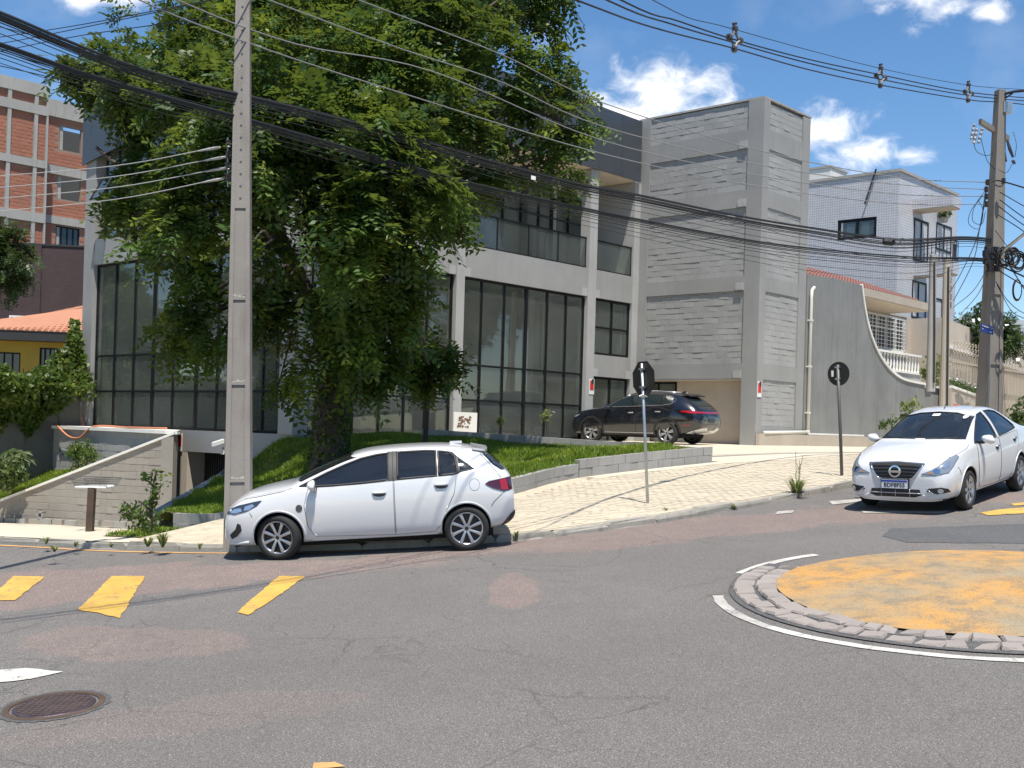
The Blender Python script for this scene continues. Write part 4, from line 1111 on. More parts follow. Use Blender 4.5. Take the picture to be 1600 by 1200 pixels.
def ev(tab, x): return float(np.interp(x, [a for a, _ in tab], [b for _, b in tab]))
class Car:
    def __init__(s, name, label, sp, mw, paint):
        s.sp, s.paint = sp, paint
        s.root = local_thing(name, label, 'car', mw)
        s.root['_b'] = (0, 0, 0)
        secs = []
        for x in sp['xs']:
            zb, zt, zbelt = ev(sp['zb'], x), ev(sp['zt'], x), ev(sp['belt'], x)
            wm, wl, wb, wr = ev(sp['wm'], x), ev(sp['wl'], x), ev(sp['wb'], x), ev(sp['wr'], x)
            crown = ev(sp['crown'], x); zbelt = min(zbelt, zt - .02); H = zbelt - zb
            pts = [(0, zb), (wl * .8, zb), (wl, zb + min(.05, H * .2)), (wl + (wm - wl) * .6, zb + .26 * H), (wm, zb + .52 * H), (wm - .012, zb + .80 * H), (wb, zbelt)]
            hz = zt - crown - zbelt
            pts += [(wb + (wr - wb) * .48 + .018 * min(1, hz / .3), zbelt + hz * .5), (wr + .006, zbelt + hz * .93), (wr * .86, zt - crown * .45), (wr * .45, zt - crown * .08), (0, zt)]
            secs.append((x, pts))
        V, Fc = [], []
        n = len(secs[0][1]); ring = 2 * n - 2
        for x, pts in secs:
            V += [(x, -y, z) for y, z in pts] + [(x, y, z) for y, z in pts[-2:0:-1]]
        for i in range(len(secs) - 1):
            for k in range(ring):
                k2 = (k + 1) % ring
                Fc.append((i * ring + k, (i + 1) * ring + k, (i + 1) * ring + k2, i * ring + k2))
        Fc.append(tuple(range(ring))); L = (len(secs) - 1) * ring; Fc.append(tuple(range(L, L + ring))[::-1])
        me = bpy.data.meshes.new('body'); me.from_pydata(V, [], Fc)
        b = bmesh.new(); b.from_mesh(me); bmesh.ops.recalc_face_normals(b, faces=b.faces)
        cl = b.edges.layers.float.get('crease_edge') or b.edges.layers.float.new('crease_edge')
        for e in b.edges:
            ids = sorted((e.verts[0].index % ring, e.verts[1].index % ring))
            if ids[0] == ids[1] and ids[0] in sp.get('crease', (6, 2 * n - 2 - 6)): e[cl] = .45
        b.to_mesh(me); b.free()
        tmp = bpy.data.objects.new('tmp', me); COL.objects.link(tmp)
        md = tmp.modifiers.new('s', 'SUBSURF'); md.levels = md.render_levels = 2
        dg = bpy.context.evaluated_depsgraph_get(); dg.update()
        me2 = bpy.data.meshes.new_from_object(tmp.evaluated_get(dg)); 
        s.bvh = BVHTree.FromPolygons([v.co.copy() for v in me2.vertices], [tuple(p.vertices) for p in me2.polygons])
        tmp.modifiers.clear(); tmp.data = me2
        me2.materials.clear(); me2.materials.append(paint)
        cut = MB()
        for xa in (0, sp['wbase']):
            for sd in (-1, 1):
                cut.lathe([(.001, 0), (sp['arch'], 0), (sp['arch'], .36), (.001, .36)], 40, (xa + sp.get('archdx', 0), sd * .55, sp['wr_'] + sp.get('archdz', .01)), (0, sd, 0))
        co = cut.build('cut', M['well'], None, fix=True); co.data.materials[0] = M['well']
        bm_ = tmp.modifiers.new('b', 'BOOLEAN'); bm_.object = co; bm_.operation = 'DIFFERENCE'; bm_.solver = 'EXACT'; bm_.material_mode = 'TRANSFER'
        cuts = [co]
        if 'cabin' in sp:
            cb = MB(); rows = []
            for x in np.linspace(sp['cabin'][0], sp['cabin'][1], 12):
                zt, zl = ev(sp['zt'], x) - .055, ev(sp['belt'], x); wr, wb = ev(sp['wr'], x) - .05, ev(sp['wb'], x) - .06
                zt = max(zt, zl + .02)
                zf = .42; wr2 = wr if zt > zl + .15 else wb - .03
                rows.append([(x, -wb, zf), (x, -wb, zl), (x, -wr2, zt - .04), (x, -wr2 * .8, zt), (x, wr2 * .8, zt), (x, wr2, zt - .04), (x, wb, zl), (x, wb, zf), (x, -wb, zf)])
            cb.sheet(rows); n_ = len(rows[0]); L_ = (len(rows) - 1) * n_
            cb.f += [tuple(range(n_ - 1)), tuple(range(L_, L_ + n_ - 1))[::-1]]; cb.m += [0, 0]
            wv_ = cb.build('cut', M['cabin'], None, fix=True)
            bw_ = bmesh.new(); bw_.from_mesh(wv_.data); bmesh.ops.remove_doubles(bw_, verts=bw_.verts, dist=1e-5); bmesh.ops.recalc_face_normals(bw_, faces=bw_.faces); bw_.to_mesh(wv_.data); bw_.free()
            cuts.append(wv_)
            for pol in sp['side_open']:
                cuts.append(MB().prism([(x, -1.2, z) for x, z in pol], (0, 2.4, 0)).build('cut', M['black_plastic'], None, fix=True))
            cuts.append(MB().prism([(-.6, y, z) for y, z in sp['front_open']], (sp['cabin'][0] + 1.6, 0, 0)).build('cut', M['black_plastic'], None, fix=True))
            cuts.append(MB().prism([(sp['cabin'][1] - .7, y, z) for y, z in sp['rear_open']], (2.4, 0, 0)).build('cut', M['black_plastic'], None, fix=True))
            for q_ in cuts[1:]:
                mdx = tmp.modifiers.new('b', 'BOOLEAN'); mdx.object = q_; mdx.operation = 'DIFFERENCE'; mdx.solver = 'EXACT'; mdx.material_mode = 'TRANSFER'
        dg = bpy.context.evaluated_depsgraph_get(); dg.update()
        me3 = bpy.data.meshes.new_from_object(tmp.evaluated_get(dg)); me3.name = 'body'
        bpy.data.objects.remove(tmp)
        for q_ in cuts: bpy.data.objects.remove(q_)
        b = bmesh.new(); b.from_mesh(me3)
        pi_ = [i for i, mm_ in enumerate(me3.materials) if mm_ == paint][0]
        for f in b.faces: f.smooth = f.material_index == pi_
        for e in b.edges:
            if len(e.link_faces) == 2 and e.calc_face_angle(0) > R(40): e.smooth = False
        b.to_mesh(me3); b.free()
        s.body = link('body', me3, s.root); s.body['_b'] = (0, 0, 0)
    def hit(s, a, c, view, tilt=0):
        """a, c: picture coordinates of the side view (x,z), front/rear view (y,z) or top view (x,y)"""
        if view == 'L': o, d = Vector((a, -3, c)), Vector((0, 1, 0))
        elif view == 'Rt': o, d = Vector((a, 3, c)), Vector((0, -1, 0))
        elif view == 'F': d = Vector((1, 0, tilt)).normalized(); o = Vector((0, a, c)) - d * 5
        elif view == 'B': d = Vector((-1, 0, tilt)).normalized(); o = Vector((s.sp['wbase'], a, c)) - d * 5
        else: o, d = Vector((a, c, 4)), Vector((0, 0, -1))
        h = s.bvh.ray_cast(o, d)
        if h[0] is None: h = s.bvh.find_nearest(o + d * (3.0 - (.75 if view in ('L', 'Rt') else 0)))
        nm = h[1]
        if nm.dot(d) > 0: nm = -nm
        return h[0], nm
    def patch(s, name, poly, view, mat, off=.004, parent=None, step=.06, tilt=0, smooth=True, inset=None):
        b = bmesh.new(); vs = [b.verts.new((x, y, 0)) for x, y in poly]
        es = [b.edges.new((vs[i], vs[(i + 1) % len(vs)])) for i in range(len(vs))]
        bmesh.ops.triangle_fill(b, edges=es, use_beauty=True)
        for ax in (0, 1):
            lo = min(p[ax] for p in poly); hi = max(p[ax] for p in poly); c = lo + step / 2
            while c < hi:
                co = Vector((0, 0, 0)); co[ax] = c; no = Vector((0, 0, 0)); no[ax] = 1
                bmesh.ops.bisect_plane(b, geom=b.verts[:] + b.edges[:] + b.faces[:], plane_co=co, plane_no=no); c += step
        ex = [v.is_boundary for v in b.verts]
        hits = [s.hit(v.co.x, v.co.y, view, tilt) for v in b.verts]
        for v, (p, nn), e in zip(b.verts, hits, ex): v.co = p + nn * (off if not (inset is not None and e) else inset)
        vd = {'L': Vector((0, -1, 0)), 'Rt': Vector((0, 1, 0)), 'F': Vector((-1, 0, .2)), 'B': Vector((1, 0, .2)), 'T': Vector((0, 0, 1))}[view]
        bmesh.ops.recalc_face_normals(b, faces=b.faces)
        if sum(f.normal.dot(vd) for f in b.faces) < 0: bmesh.ops.reverse_faces(b, faces=b.faces)
        for f in b.faces: f.smooth = smooth
        me = bpy.data.meshes.new(name); b.to_mesh(me); b.free(); me.materials.append(mat)
        o = link(name, me, parent or s.root); o['_b'] = (0, 0, 0); return o
    def line(s, name, pts, view, w, mat, off=.003, parent=None, closed=False, tilt=0, rad=True):
        P = [Vector((x, y, 0)) for x, y in pts]
        if closed: P.append(P[0])
        Q = []
        for a, c in zip(P[:-1], P[1:]):
            n = max(1, int((c - a).length / .05)); Q += [a.lerp(c, i / n) for i in range(n)]
        Q.append(P[-1]); m = MB()
        pr = []
        for q in Q:
            p, nn = s.hit(q.x, q.y, view, tilt); pr.append(p + nn * off)
        m.tube(pr, w / 2, 5)
        o = m.build(name, mat, parent or s.root, smooth=True); return o
    def both(s, fn, *a, **k):
        """the same piece on both flanks"""
        return [fn(*a, view=v, **k) for v in ('L', 'Rt')]
    def wheel(s, x, sd, steer=0, spokes=7, style='split', rimr=.205, parent=None):
        Rr, w = s.sp['wr_'], s.sp['tw']
        wy = sd * (s.sp['track'] / 2)
        root = bpy.data.objects.new('wheel', None); COL.objects.link(root); root.parent = s.root
        root.location = (x, wy, Rr); root.rotation_euler = (0, 0, steer if sd < 0 else steer); root['_b'] = (0, 0, 0)
        A = Vector((0, sd, 0))
        m = MB(); h = w / 2
        m.lathe([(rimr + .008, -h * .8), (rimr + .03, -h), (Rr - .03, -h * .98), (Rr - .004, -h * .72), (Rr, -h * .3), (Rr, h * .3), (Rr - .004, h * .72), (Rr - .03, h * .98), (rimr + .03, h), (rimr + .006, h * .86)], 44, (0, 0, 0), A, closed=True)
        m.build('tyre', M['tyre'], root, smooth=True, fix=True)
        m = MB(); m.lathe([(rimr - .02, -h * .7), (rimr - .012, h * .55), (rimr + .010, h * .93), (rimr + .012, h * .80), (rimr + .012, -h * .7)], 40, (0, 0, 0), A, closed=True)
        rim = m.build('rim', M['alloy'], root, smooth=True, fix=True)
        m = MB(); m.lathe([(.001, h * .22), (rimr - .015, h * .22)], 32, (0, 0, 0), A); m.build('brake_disc', M['alloy_dark'], root, fix=True)
        m = MB(); ux, uz = Vector((1, 0, 0)), Vector((0, 0, 1))
        for k in range(spokes):
            q = 2 * math.pi * k / spokes + .3
            arms = (0,) if style != 'double' else (-.13, .13)
            for dq in arms:
                d = ux * math.cos(q + dq) + uz * math.sin(q + dq); pdir = ux * -math.sin(q + dq) + uz * math.cos(q + dq)
                sw = .016 if style == 'double' else .0145
                i0, i1 = .038, rimr - .004
                wo = sw * (1.55 if style == 'blade' else 1.35)
                tw = .016 if style == 'blade' else 0
                P = [d * i0 - pdir * sw, d * i0 + pdir * sw, d * i1 + pdir * (wo + tw), d * i1 - pdir * (wo - tw)]
                f0, f1 = A * h * .60, A * h * .86
                fr_ = [P[0] + f0 + A * .012, P[1] + f0 + A * .012, P[2] + f1, P[3] + f1]; bk = [p - A * .03 for p in fr_]
                c = (fr_[0] + fr_[1] + fr_[2] + fr_[3]) / 4 + A * .008
                m.add(fr_ + bk + [c], [(0, 1, 8), (1, 2, 8), (2, 3, 8), (3, 0, 8), (0, 4, 5, 1), (1, 5, 6, 2), (2, 6, 7, 3), (3, 7, 4, 0)])
        m.lathe([(.001, h * .70), (.035, h * .70), (.055, h * .62), (.06, h * .4)], 18, (0, 0, 0), A)
        m.build('spokes', M['alloy'], rim, fix=True)
        m = MB(); m.lathe([(.001, h * .735), (.026, h * .73), (.028, h * .70)], 14, (0, 0, 0), A); m.build('hub_cap', M['alloy_dark'], rim, fix=True)
        return root
    def interior(s, dash_x, seat_x, rear_x, belt):
        m = MB(); wb = .68
        m.prism([(dash_x - .12, -wb, belt - .02), (dash_x + .30, -wb, belt - .05), (dash_x + .42, -wb, belt - .16), (dash_x + .36, -wb, belt - .42), (dash_x - .1, -wb, belt - .5)], (0, wb * 2, 0)); m.build('dashboard', M['black_plastic'], s.root, fix=True)
        c = Vector((dash_x + .48, -.36, belt - .10)); ax = Vector((.85, 0, .5)).normalized(); u = Vector((0, 1, 0)); v = ax.cross(u)
        m = MB(); m.tube([c + (u * math.cos(q) + v * math.sin(q)) * .18 for q in np.linspace(0, 2 * math.pi, 25)], .016, 6, caps=False)
        for q in (0, 2.2, 4.1): m.tube([c, c + (u * math.cos(q) + v * math.sin(q)) * .18], .014, 5)
        m.lathe([(.001, .03), (.06, .02), (.05, -.02)], 12, c, -ax); m.build('steering_wheel', M['black_plastic'], s.root, fix=True)
        def seat(x, y, w):
            q = MB(); 
            q.prism([(x - .45, y - w, .48), (x + .05, y - w, .45), (x + .05, y - w, .60), (x - .45, y - w, .64)], (0, 2 * w, 0))
            q.prism([(x - .02, y - w, .55), (x + .12, y - w, .52), (x + .30, y - w * .9, belt + .12), (x + .20, y - w * .9, belt + .14)], (0, 2 * w, 0))
            q.build('seat', M['seat_cloth'], s.root, fix=True)
            h = MB(); h.prism([(x + .22, y - .12, belt + .15), (x + .31, y - .12, belt + .14), (x + .33, y - .11, belt + .33), (x + .26, y - .11, belt + .34)], (0, .24, 0)); h.build('headrest', M['seat_cloth'], s.root, fix=True)
        for y in (-.36, .36): seat(seat_x, y, .25)
        seat(rear_x, -.34, .30); seat(rear_x, .34, .30)
        p, nn = s.hit(.0, belt + .34, 'F'); m = MB(); m.obox((p.x + .14, -.11, belt + .33), (.03, 0, 0), (0, .22, 0), (0, 0, .065)); m.build('rear_view_mirror', M['black_plastic'], s.root)
    def mirror(s, sd, x, z, mat_cap, w=.13, out=.19):
        y0 = s.hit(x, z, 'L' if sd < 0 else 'Rt')[0].y
        yb = abs(y0)
        b = bmesh.new(); bmesh.ops.create_icosphere(b, subdivisions=3, radius=1)
        for v in b.verts:
            c = v.co; c.x = max(c.x, -1) * .5
            v.co = Vector((x + c.x * (.17 if c.x < 0 else .06), sd * (yb + .04 + out * .55 + c.y * out * .5 + 0), z + .035 + c.z * .068 + .02 * c.y * sd))
        for f in b.faces: f.smooth = True
        me = bpy.data.meshes.new('mirror'); b.to_mesh(me); b.free(); me.materials.append(mat_cap)
        o = link('mirror', me, s.root); o['_b'] = (0, 0, 0)
        m = MB(); m.obox((x - .05, sd * (yb - .02), z - .03), (.09, 0, 0), (0, sd * (out * .55), 0), (0, 0, .045)); m.build('mirror_foot', M['black_plastic'], o, fix=True)
        m = MB(); m.lathe([(.001, .0), (.075, .0)], 16, (x + .034, sd * (yb + .04 + out * .55), z + .035), (1, 0, 0)); m.build('mirror_glass', M['chrome'], o)
        return o
    def handle(s, x, z, view, parent, mat, L=.17):
        p, nn = s.hit(x, z, view)
        cup = s.patch('handle_cup', [(x + L * .5 * math.cos(q), z - .012 + .036 * math.sin(q)) for q in np.linspace(0, 2 * math.pi, 17)[:-1]], view, M['seam'], .0055, parent, .1)
        pts = [s.hit(x + L * t, z + .006, view) for t in np.linspace(-.55, .55, 7)]
        m = MB(); m.tube([q + n2 * (.030 if 0 < i < 6 else .008) for i, (q, n2) in enumerate(pts)], [.012, .016, .018, .018, .018, .016, .012], 8)
        return m.build('handle', mat, parent, smooth=True)

def place(P_fl, P_rl, lat, flat_tilt=1.0):
    """matrix of a car whose left front and left rear tyres stand at these points"""
    P_fl, P_rl = Vector(P_fl), Vector(P_rl)
    nz_ = Vector((-.068 * flat_tilt, -.06 * flat_tilt, 1)).normalized()
    x = (P_rl - P_fl); x = (x - nz_ * x.dot(nz_)).normalized(); y = nz_.cross(x)
    mid = P_fl - y * (-lat)
    mw = Matrix.Identity(4)
    for i in range(3): mw[i][0] = x[i]; mw[i][1] = y[i]; mw[i][2] = nz_[i]; mw[i][3] = mid[i]
    return mw
def ztext(s_, size, depth, mat, parent, mw, name='lettering', bold=0, align='CENTER'):
    cu = bpy.data.curves.new(name, 'FONT'); cu.body = s_; cu.size = size; cu.extrude = depth; cu.align_x = align; cu.align_y = 'CENTER'; cu.offset = bold
    t = bpy.data.objects.new('t', cu); COL.objects.link(t)
    dg = bpy.context.evaluated_depsgraph_get(); dg.update()
    me = bpy.data.meshes.new_from_object(t.evaluated_get(dg)); bpy.data.objects.remove(t); bpy.data.curves.remove(cu)
    me.name = name; me.transform(mw); me.materials.clear(); me.materials.append(mat)
    o = link(name, me, parent); o['_b'] = (0, 0, 0); return o

# ---- white hatchback turning downhill
H1 = [(.30, .975), (.66, 1.135), (.92, 1.235), (1.13, 1.305), (1.34, 1.345), (1.50, 1.36), (1.50, 1.02), (1.2, .995), (.8, .975)]
H2 = [(1.625, 1.02), (1.625, 1.365), (2.0, 1.37), (2.15, 1.362), (2.15, 1.042)]
H3 = [(2.185, 1.045), (2.185, 1.358), (2.34, 1.335), (2.41, 1.27), (2.435, 1.10), (2.43, 1.062)]
HWS = [(-.66, 1.03), (-.54, 1.32), (-.3, 1.352), (0, 1.36), (.3, 1.352), (.54, 1.32), (.66, 1.03), (.3, 1.045), (-.3, 1.045)]
hp = dict(cabin=(.36, 2.66), side_open=(H1, H2, H3), front_open=HWS, rear_open=[(-.54, 1.12), (-.45, 1.26), (0, 1.28), (.45, 1.26), (.54, 1.12)], wbase=2.53, wr_=.305, tw=.19, track=1.50, arch=.335,
  xs=[-.775, -.755, -.72, -.66, -.56, -.44, -.30, -.12, .05, .17, .30, .50, .75, .95, 1.10, 1.25, 1.45, 1.70, 1.95, 2.2, 2.45, 2.65, 2.82, 2.96, 3.06, 3.14, 3.19, 3.225],
  zb=[(-.775, .28), (-.72, .20), (-.5, .17), (0, .17), (.4, .19), (2.1, .20), (2.6, .23), (3.0, .27), (3.225, .36)],
  zt=[(-.775, .56), (-.755, .63), (-.72, .70), (-.66, .755), (-.56, .83), (-.44, .885), (-.30, .925), (-.12, .96), (.05, .985), (.17, 1.005), (.30, 1.075), (.50, 1.17), (.75, 1.275), (.95, 1.345), (1.10, 1.385), (1.25, 1.408), (1.45, 1.425), (1.7, 1.435), (1.95, 1.437), (2.2, 1.432), (2.45, 1.415), (2.65, 1.385), (2.82, 1.335), (2.96, 1.215), (3.06, 1.115), (3.14, 1.045), (3.19, .98), (3.225, .80)],
  belt=[(-.775, .50), (-.72, .62), (-.66, .69), (-.56, .77), (-.44, .825), (-.3, .865), (.05, .925), (.3, .945), (.75, .955), (1.6, .99), (2.3, 1.03), (2.7, 1.06), (2.96, 1.04), (3.1, .98), (3.225, .72)],
  wm=[(-.775, .50), (-.755, .58), (-.72, .66), (-.66, .725), (-.56, .785), (-.44, .82), (-.3, .838), (0, .850), (1, .86), (2, .862), (2.6, .850), (2.9, .82), (3.06, .78), (3.14, .735), (3.19, .69), (3.225, .60)],
  wl=[(-.775, .46), (-.72, .62), (-.6, .73), (-.3, .79), (0, .80), (2.5, .805), (2.9, .77), (3.1, .70), (3.225, .56)],
  wb=[(-.775, .48), (-.72, .62), (-.6, .71), (-.3, .765), (0, .785), (.5, .80), (1.5, .815), (2.3, .81), (2.7, .775), (2.96, .72), (3.14, .66), (3.225, .56)],
  wr=[(-.775, .40), (-.72, .52), (-.56, .60), (-.3, .665), (.05, .70), (.17, .70), (.30, .67), (.5, .63), (.8, .585), (1.1, .56), (1.6, .555), (2.2, .545), (2.6, .52), (2.82, .50), (2.96, .52), (3.06, .55), (3.14, .56), (3.225, .50)],
  crown=[(-.775, .03), (-.5, .05), (0, .05), (.3, .05), (.8, .045), (2.6, .045), (3.225, .04)])
HB = gp(438, 874.5), gp(727, 860)
hb = Car('hatchback', 'white five door hatchback with a dark mirror shadow turning down past the tree', hp, place(HB[0], HB[1], .78), M['car_white'])
def hatch():
    c = hb
    side_front, side_rear, side_q = H1, H2, H3
    side_q2 = [(2.475, 1.09), (2.45, 1.255), (2.53, 1.20), (2.65, 1.115)]
    for v in ('L', 'Rt'):
        c.patch('pillar_cover', [(1.49, .995), (1.49, 1.372), (1.635, 1.376), (1.635, 1.002)], v, M['black_plastic'], .006)
        c.patch('pillar_cover', [(2.438, 1.075), (2.425, 1.27), (2.455, 1.262), (2.478, 1.085)], v, M['black_plastic'], .006)
        for hp_ in (H1, H2, H3): c.line('window_trim', hp_, v, .034, M['black_plastic'], -.004, closed=True)
        c.line('window_trim', [(2.43, 1.06), (2.475, 1.085), (2.66, 1.108), (2.53, 1.205), (2.45, 1.262), (2.36, 1.335)], v, .026, M['black_plastic'], -.002)
        d1 = [(.42, .955), (.36, .72), (.40, .44), (.50, .30), (1.56, .27), (1.56, 1.0), (1.1, .972), (.7, .957)]
        d2 = [(1.575, 1.002), (1.575, .27), (2.10, .29), (2.20, .40), (2.28, .60), (2.38, .80), (2.42, 1.04), (2.1, 1.026)]
        for dp, wd, hx, hz in ((d1, (side_front,), 1.37, .845), (d2, (side_rear, side_q), 2.21, .915)):
            dr_ = c.patch('door', dp, v, c.paint, .0045)
            c.line('door_gap', dp, v, .007, M['seam'], .0035, dr_, closed=True)
            for w in wd: c.patch('window', w, v, M['car_glass_tint'], -.006, dr_)
            c.handle(hx, hz, v, dr_, c.paint)
        c.patch('quarter_window', side_q2, v, M['car_glass'], .008)
        # body side crease, sill
        c.line('sill_trim', [(.42, .245), (2.15, .255)], v, .03, c.paint, .0)
        c.line('wheel_arch_lip', [(.0 + .352 * math.cos(q), .315 + .352 * math.sin(q)) for q in np.linspace(-.25, math.pi + .22, 30)], v, .022, c.paint, .0)
        c.line('wheel_arch_lip', [(2.53 + .352 * math.cos(q), .315 + .352 * math.sin(q)) for q in np.linspace(-.1, math.pi + .25, 30)], v, .022, c.paint, .0)
        hl = [(-.70, .64), (-.66, .70), (-.52, .755), (-.30, .80), (-.20, .815), (-.27, .745), (-.42, .675), (-.58, .635)]
        h = c.patch('headlight', hl, v, M['lamp_dark'], .008)
        c.patch('lamp_glass', [(-.64, .655), (-.58, .705), (-.49, .72), (-.47, .68), (-.55, .65)], v, M['lamp_inner'], .011, h)
        c.patch('lamp_glass', [(-.45, .685), (-.43, .74), (-.33, .77), (-.30, .745), (-.38, .695)], v, M['lamp_inner'], .011, h)
        c.patch('air_intake', [(-.64, .30), (-.56, .34), (-.49, .42), (-.50, .50), (-.545, .52), (-.575, .44), (-.66, .36)], v, M['black_plastic'], .006)
        c.line('bumper_lip', [(-.74, .24), (-.6, .235), (-.40, .26)], v, .05, c.paint, .0)
        tl = [(2.80, .90), (2.86, .935), (3.02, .955), (3.165, .965), (3.18, .80), (3.06, .785), (2.90, .84)]
        t = c.patch('taillight', tl, v, M['lamp_red_dark'], .010)
        c.patch('lamp_glass', [(3.02, .815), (3.0, .94), (3.09, .945), (3.12, .80)], v, M['lamp_red'], .014, t)
        c.patch('bumper_vent', [(3.00, .30), (3.10, .30), (3.20, .45), (3.20, .52), (3.12, .44)], v, M['black_plastic'], .012)
        c.patch('emblem', [(.29 + .045 * math.cos(q), .69 + .05 * math.sin(q)) for q in np.linspace(0, 2 * math.pi, 13)[:-1]], v, M['seam'], .006)
        if v == 'Rt' or v == 'L':
            if v == 'L': c.line('fuel_flap', [(2.66 + .07 * math.cos(q), .90 + .08 * math.sin(q)) for q in np.linspace(0, 2 * math.pi, 17)[:-1]], v, .004, M['seam'], .001, closed=True)
        c.line('hood_gap', [(-.45, .828), (-.2, .875), (.1, .925), (.2, .955)], v, .007, M['seam'], .002)
        c.line('bumper_gap', [(-.37, .66), (-.34, .60)], v, .006, M['seam'], .003)
        c.line('bumper_gap', [(3.06, .78), (2.92, .66), (2.88, .60)], v, .006, M['seam'], .003)
        c.line('tailgate_gap', [(2.76, 1.30), (2.93, 1.10), (3.03, .97)], v, .006, M['seam'], .003)
        c.line('pillar_gap', [(1.562, 1.0), (1.562, 1.375)], v, .012, M['seam'], .006)
        # rear quarter glass of the tailgate seen from the side
        c.patch('tailgate_glass', [(2.80, 1.285), (2.87, 1.285), (3.02, 1.135), (3.10, 1.06), (3.04, 1.065), (2.93, 1.14)], v, M['car_glass'], .010)
    c.patch('windscreen', HWS, 'F', M['car_glass_clear'], -.005, tilt=0); c.interior(.42, 1.15, 2.05, .96)
    c.patch('rear_window', hp['rear_open'], 'B', M['car_glass_tint'], -.004)
    c.patch('grille', [(-.50, .32), (-.56, .44), (-.50, .60), (0, .62), (.50, .60), (.56, .44), (.5, .32)], 'F', M['black_plastic'], .006)
    m = MB(); m.prism([(2.66, -.5, 1.352), (2.84, -.46, 1.318), (2.88, -.2, 1.322), (2.88, .2, 1.322), (2.84, .46, 1.318), (2.66, .5, 1.352)], (0, 0, .03)); m.build('spoiler', c.paint, c.root, fix=True)
    m = MB(); m.obox((2.36, -.04, 1.415), (.17, .0, 0), (0, .08, 0), (0, 0, .035)); m.build('roof_antenna', M['car_white'], c.root, fix=True)
    for sd in (-1, 1):
        c.wheel(0, sd, -.30, 8, 'blade', .213); c.wheel(2.53, sd, 0, 8, 'blade', .213)
        c.mirror(sd, .50, .965, c.paint)
    m = MB(); m.box((-.3, -.6, .16), (2.9, .6, .30)); m.build('underbody', M['well'], c.root)
hatch()

# ---- white saloon coming down the hill
S1 = [(.42, .985), (.72, 1.15), (.98, 1.285), (1.22, 1.385), (1.44, 1.415), (1.44, 1.02), (.9, .995)]
S2 = [(1.57, 1.025), (1.57, 1.425), (1.85, 1.425), (2.10, 1.39), (2.33, 1.28), (2.50, 1.14), (2.49, 1.09), (2.0, 1.05)]
SWS = [(-.665, 1.055), (-.55, 1.365), (-.3, 1.42), (0, 1.435), (.3, 1.42), (.55, 1.365), (.665, 1.055), (.35, 1.068), (0, 1.073), (-.35, 1.068)]
spd = dict(cabin=(.36, 2.70), side_open=(S1, S2), front_open=SWS, rear_open=[(-.54, 1.18), (-.45, 1.36), (.45, 1.36), (.54, 1.18)], wbase=2.60, wr_=.31, tw=.19, track=1.48, arch=.345,
  xs=[-.86, -.845, -.81, -.75, -.66, -.52, -.36, -.16, .03, .18, .30, .50, .75, .95, 1.12, 1.30, 1.55, 1.8, 2.05, 2.28, 2.5, 2.72, 2.92, 3.1, 3.3, 3.46, 3.56, 3.61, 3.635],
  zb=[(-.86, .26), (-.81, .20), (-.5, .19), (.4, .20), (2.2, .21), (2.7, .25), (3.3, .32), (3.635, .45)],
  zt=[(-.86, .56), (-.845, .66), (-.81, .74), (-.75, .80), (-.66, .85), (-.52, .905), (-.36, .95), (-.16, .99), (.03, 1.02), (.18, 1.045), (.30, 1.10), (.50, 1.20), (.75, 1.315), (.95, 1.395), (1.12, 1.445), (1.3, 1.475), (1.55, 1.498), (1.8, 1.503), (2.05, 1.49), (2.28, 1.455), (2.5, 1.39), (2.72, 1.295), (2.92, 1.20), (3.1, 1.135), (3.3, 1.11), (3.46, 1.105), (3.56, 1.08), (3.61, .98), (3.635, .80)],
  belt=[(-.86, .52), (-.81, .66), (-.75, .72), (-.66, .77), (-.5, .83), (-.3, .88), (.05, .945), (.5, .96), (1.5, 1.0), (2.4, 1.06), (2.8, 1.08), (3.2, 1.06), (3.5, 1.03), (3.6, .95), (3.635, .74)],
  wm=[(-.86, .56), (-.845, .64), (-.81, .70), (-.75, .745), (-.66, .785), (-.5, .82), (-.3, .835), (0, .845), (1.2, .848), (2.4, .845), (3.0, .83), (3.3, .80), (3.5, .75), (3.6, .70), (3.635, .62)],
  wl=[(-.86, .52), (-.81, .66), (-.6, .755), (-.3, .785), (2.6, .80), (3.1, .77), (3.5, .70), (3.635, .56)],
  wb=[(-.86, .54), (-.81, .65), (-.6, .72), (-.3, .77), (.1, .79), (1.5, .80), (2.6, .785), (3.0, .76), (3.4, .70), (3.635, .56)],
  wr=[(-.86, .44), (-.81, .54), (-.6, .62), (-.3, .67), (.05, .70), (.18, .70), (.30, .675), (.5, .63), (.8, .585), (1.12, .555), (1.6, .545), (2.1, .54), (2.5, .545), (2.9, .60), (3.1, .64), (3.4, .62), (3.635, .5)],
  crown=[(-.86, .03), (-.5, .05), (.3, .05), (.8, .045), (2.6, .045), (3.635, .04)])
_d = Vector((math.cos(R(50.5)), math.sin(R(50.5)), 0)); _f = gp(1509, 796); _r = _f + _d * 2.6; _r.z = pl(_r.x, _r.y)
sd_ = Car('saloon_car', 'white four door saloon with a chrome grille driving down the hill', spd, place(_f, _r, .76), M['car_white'])
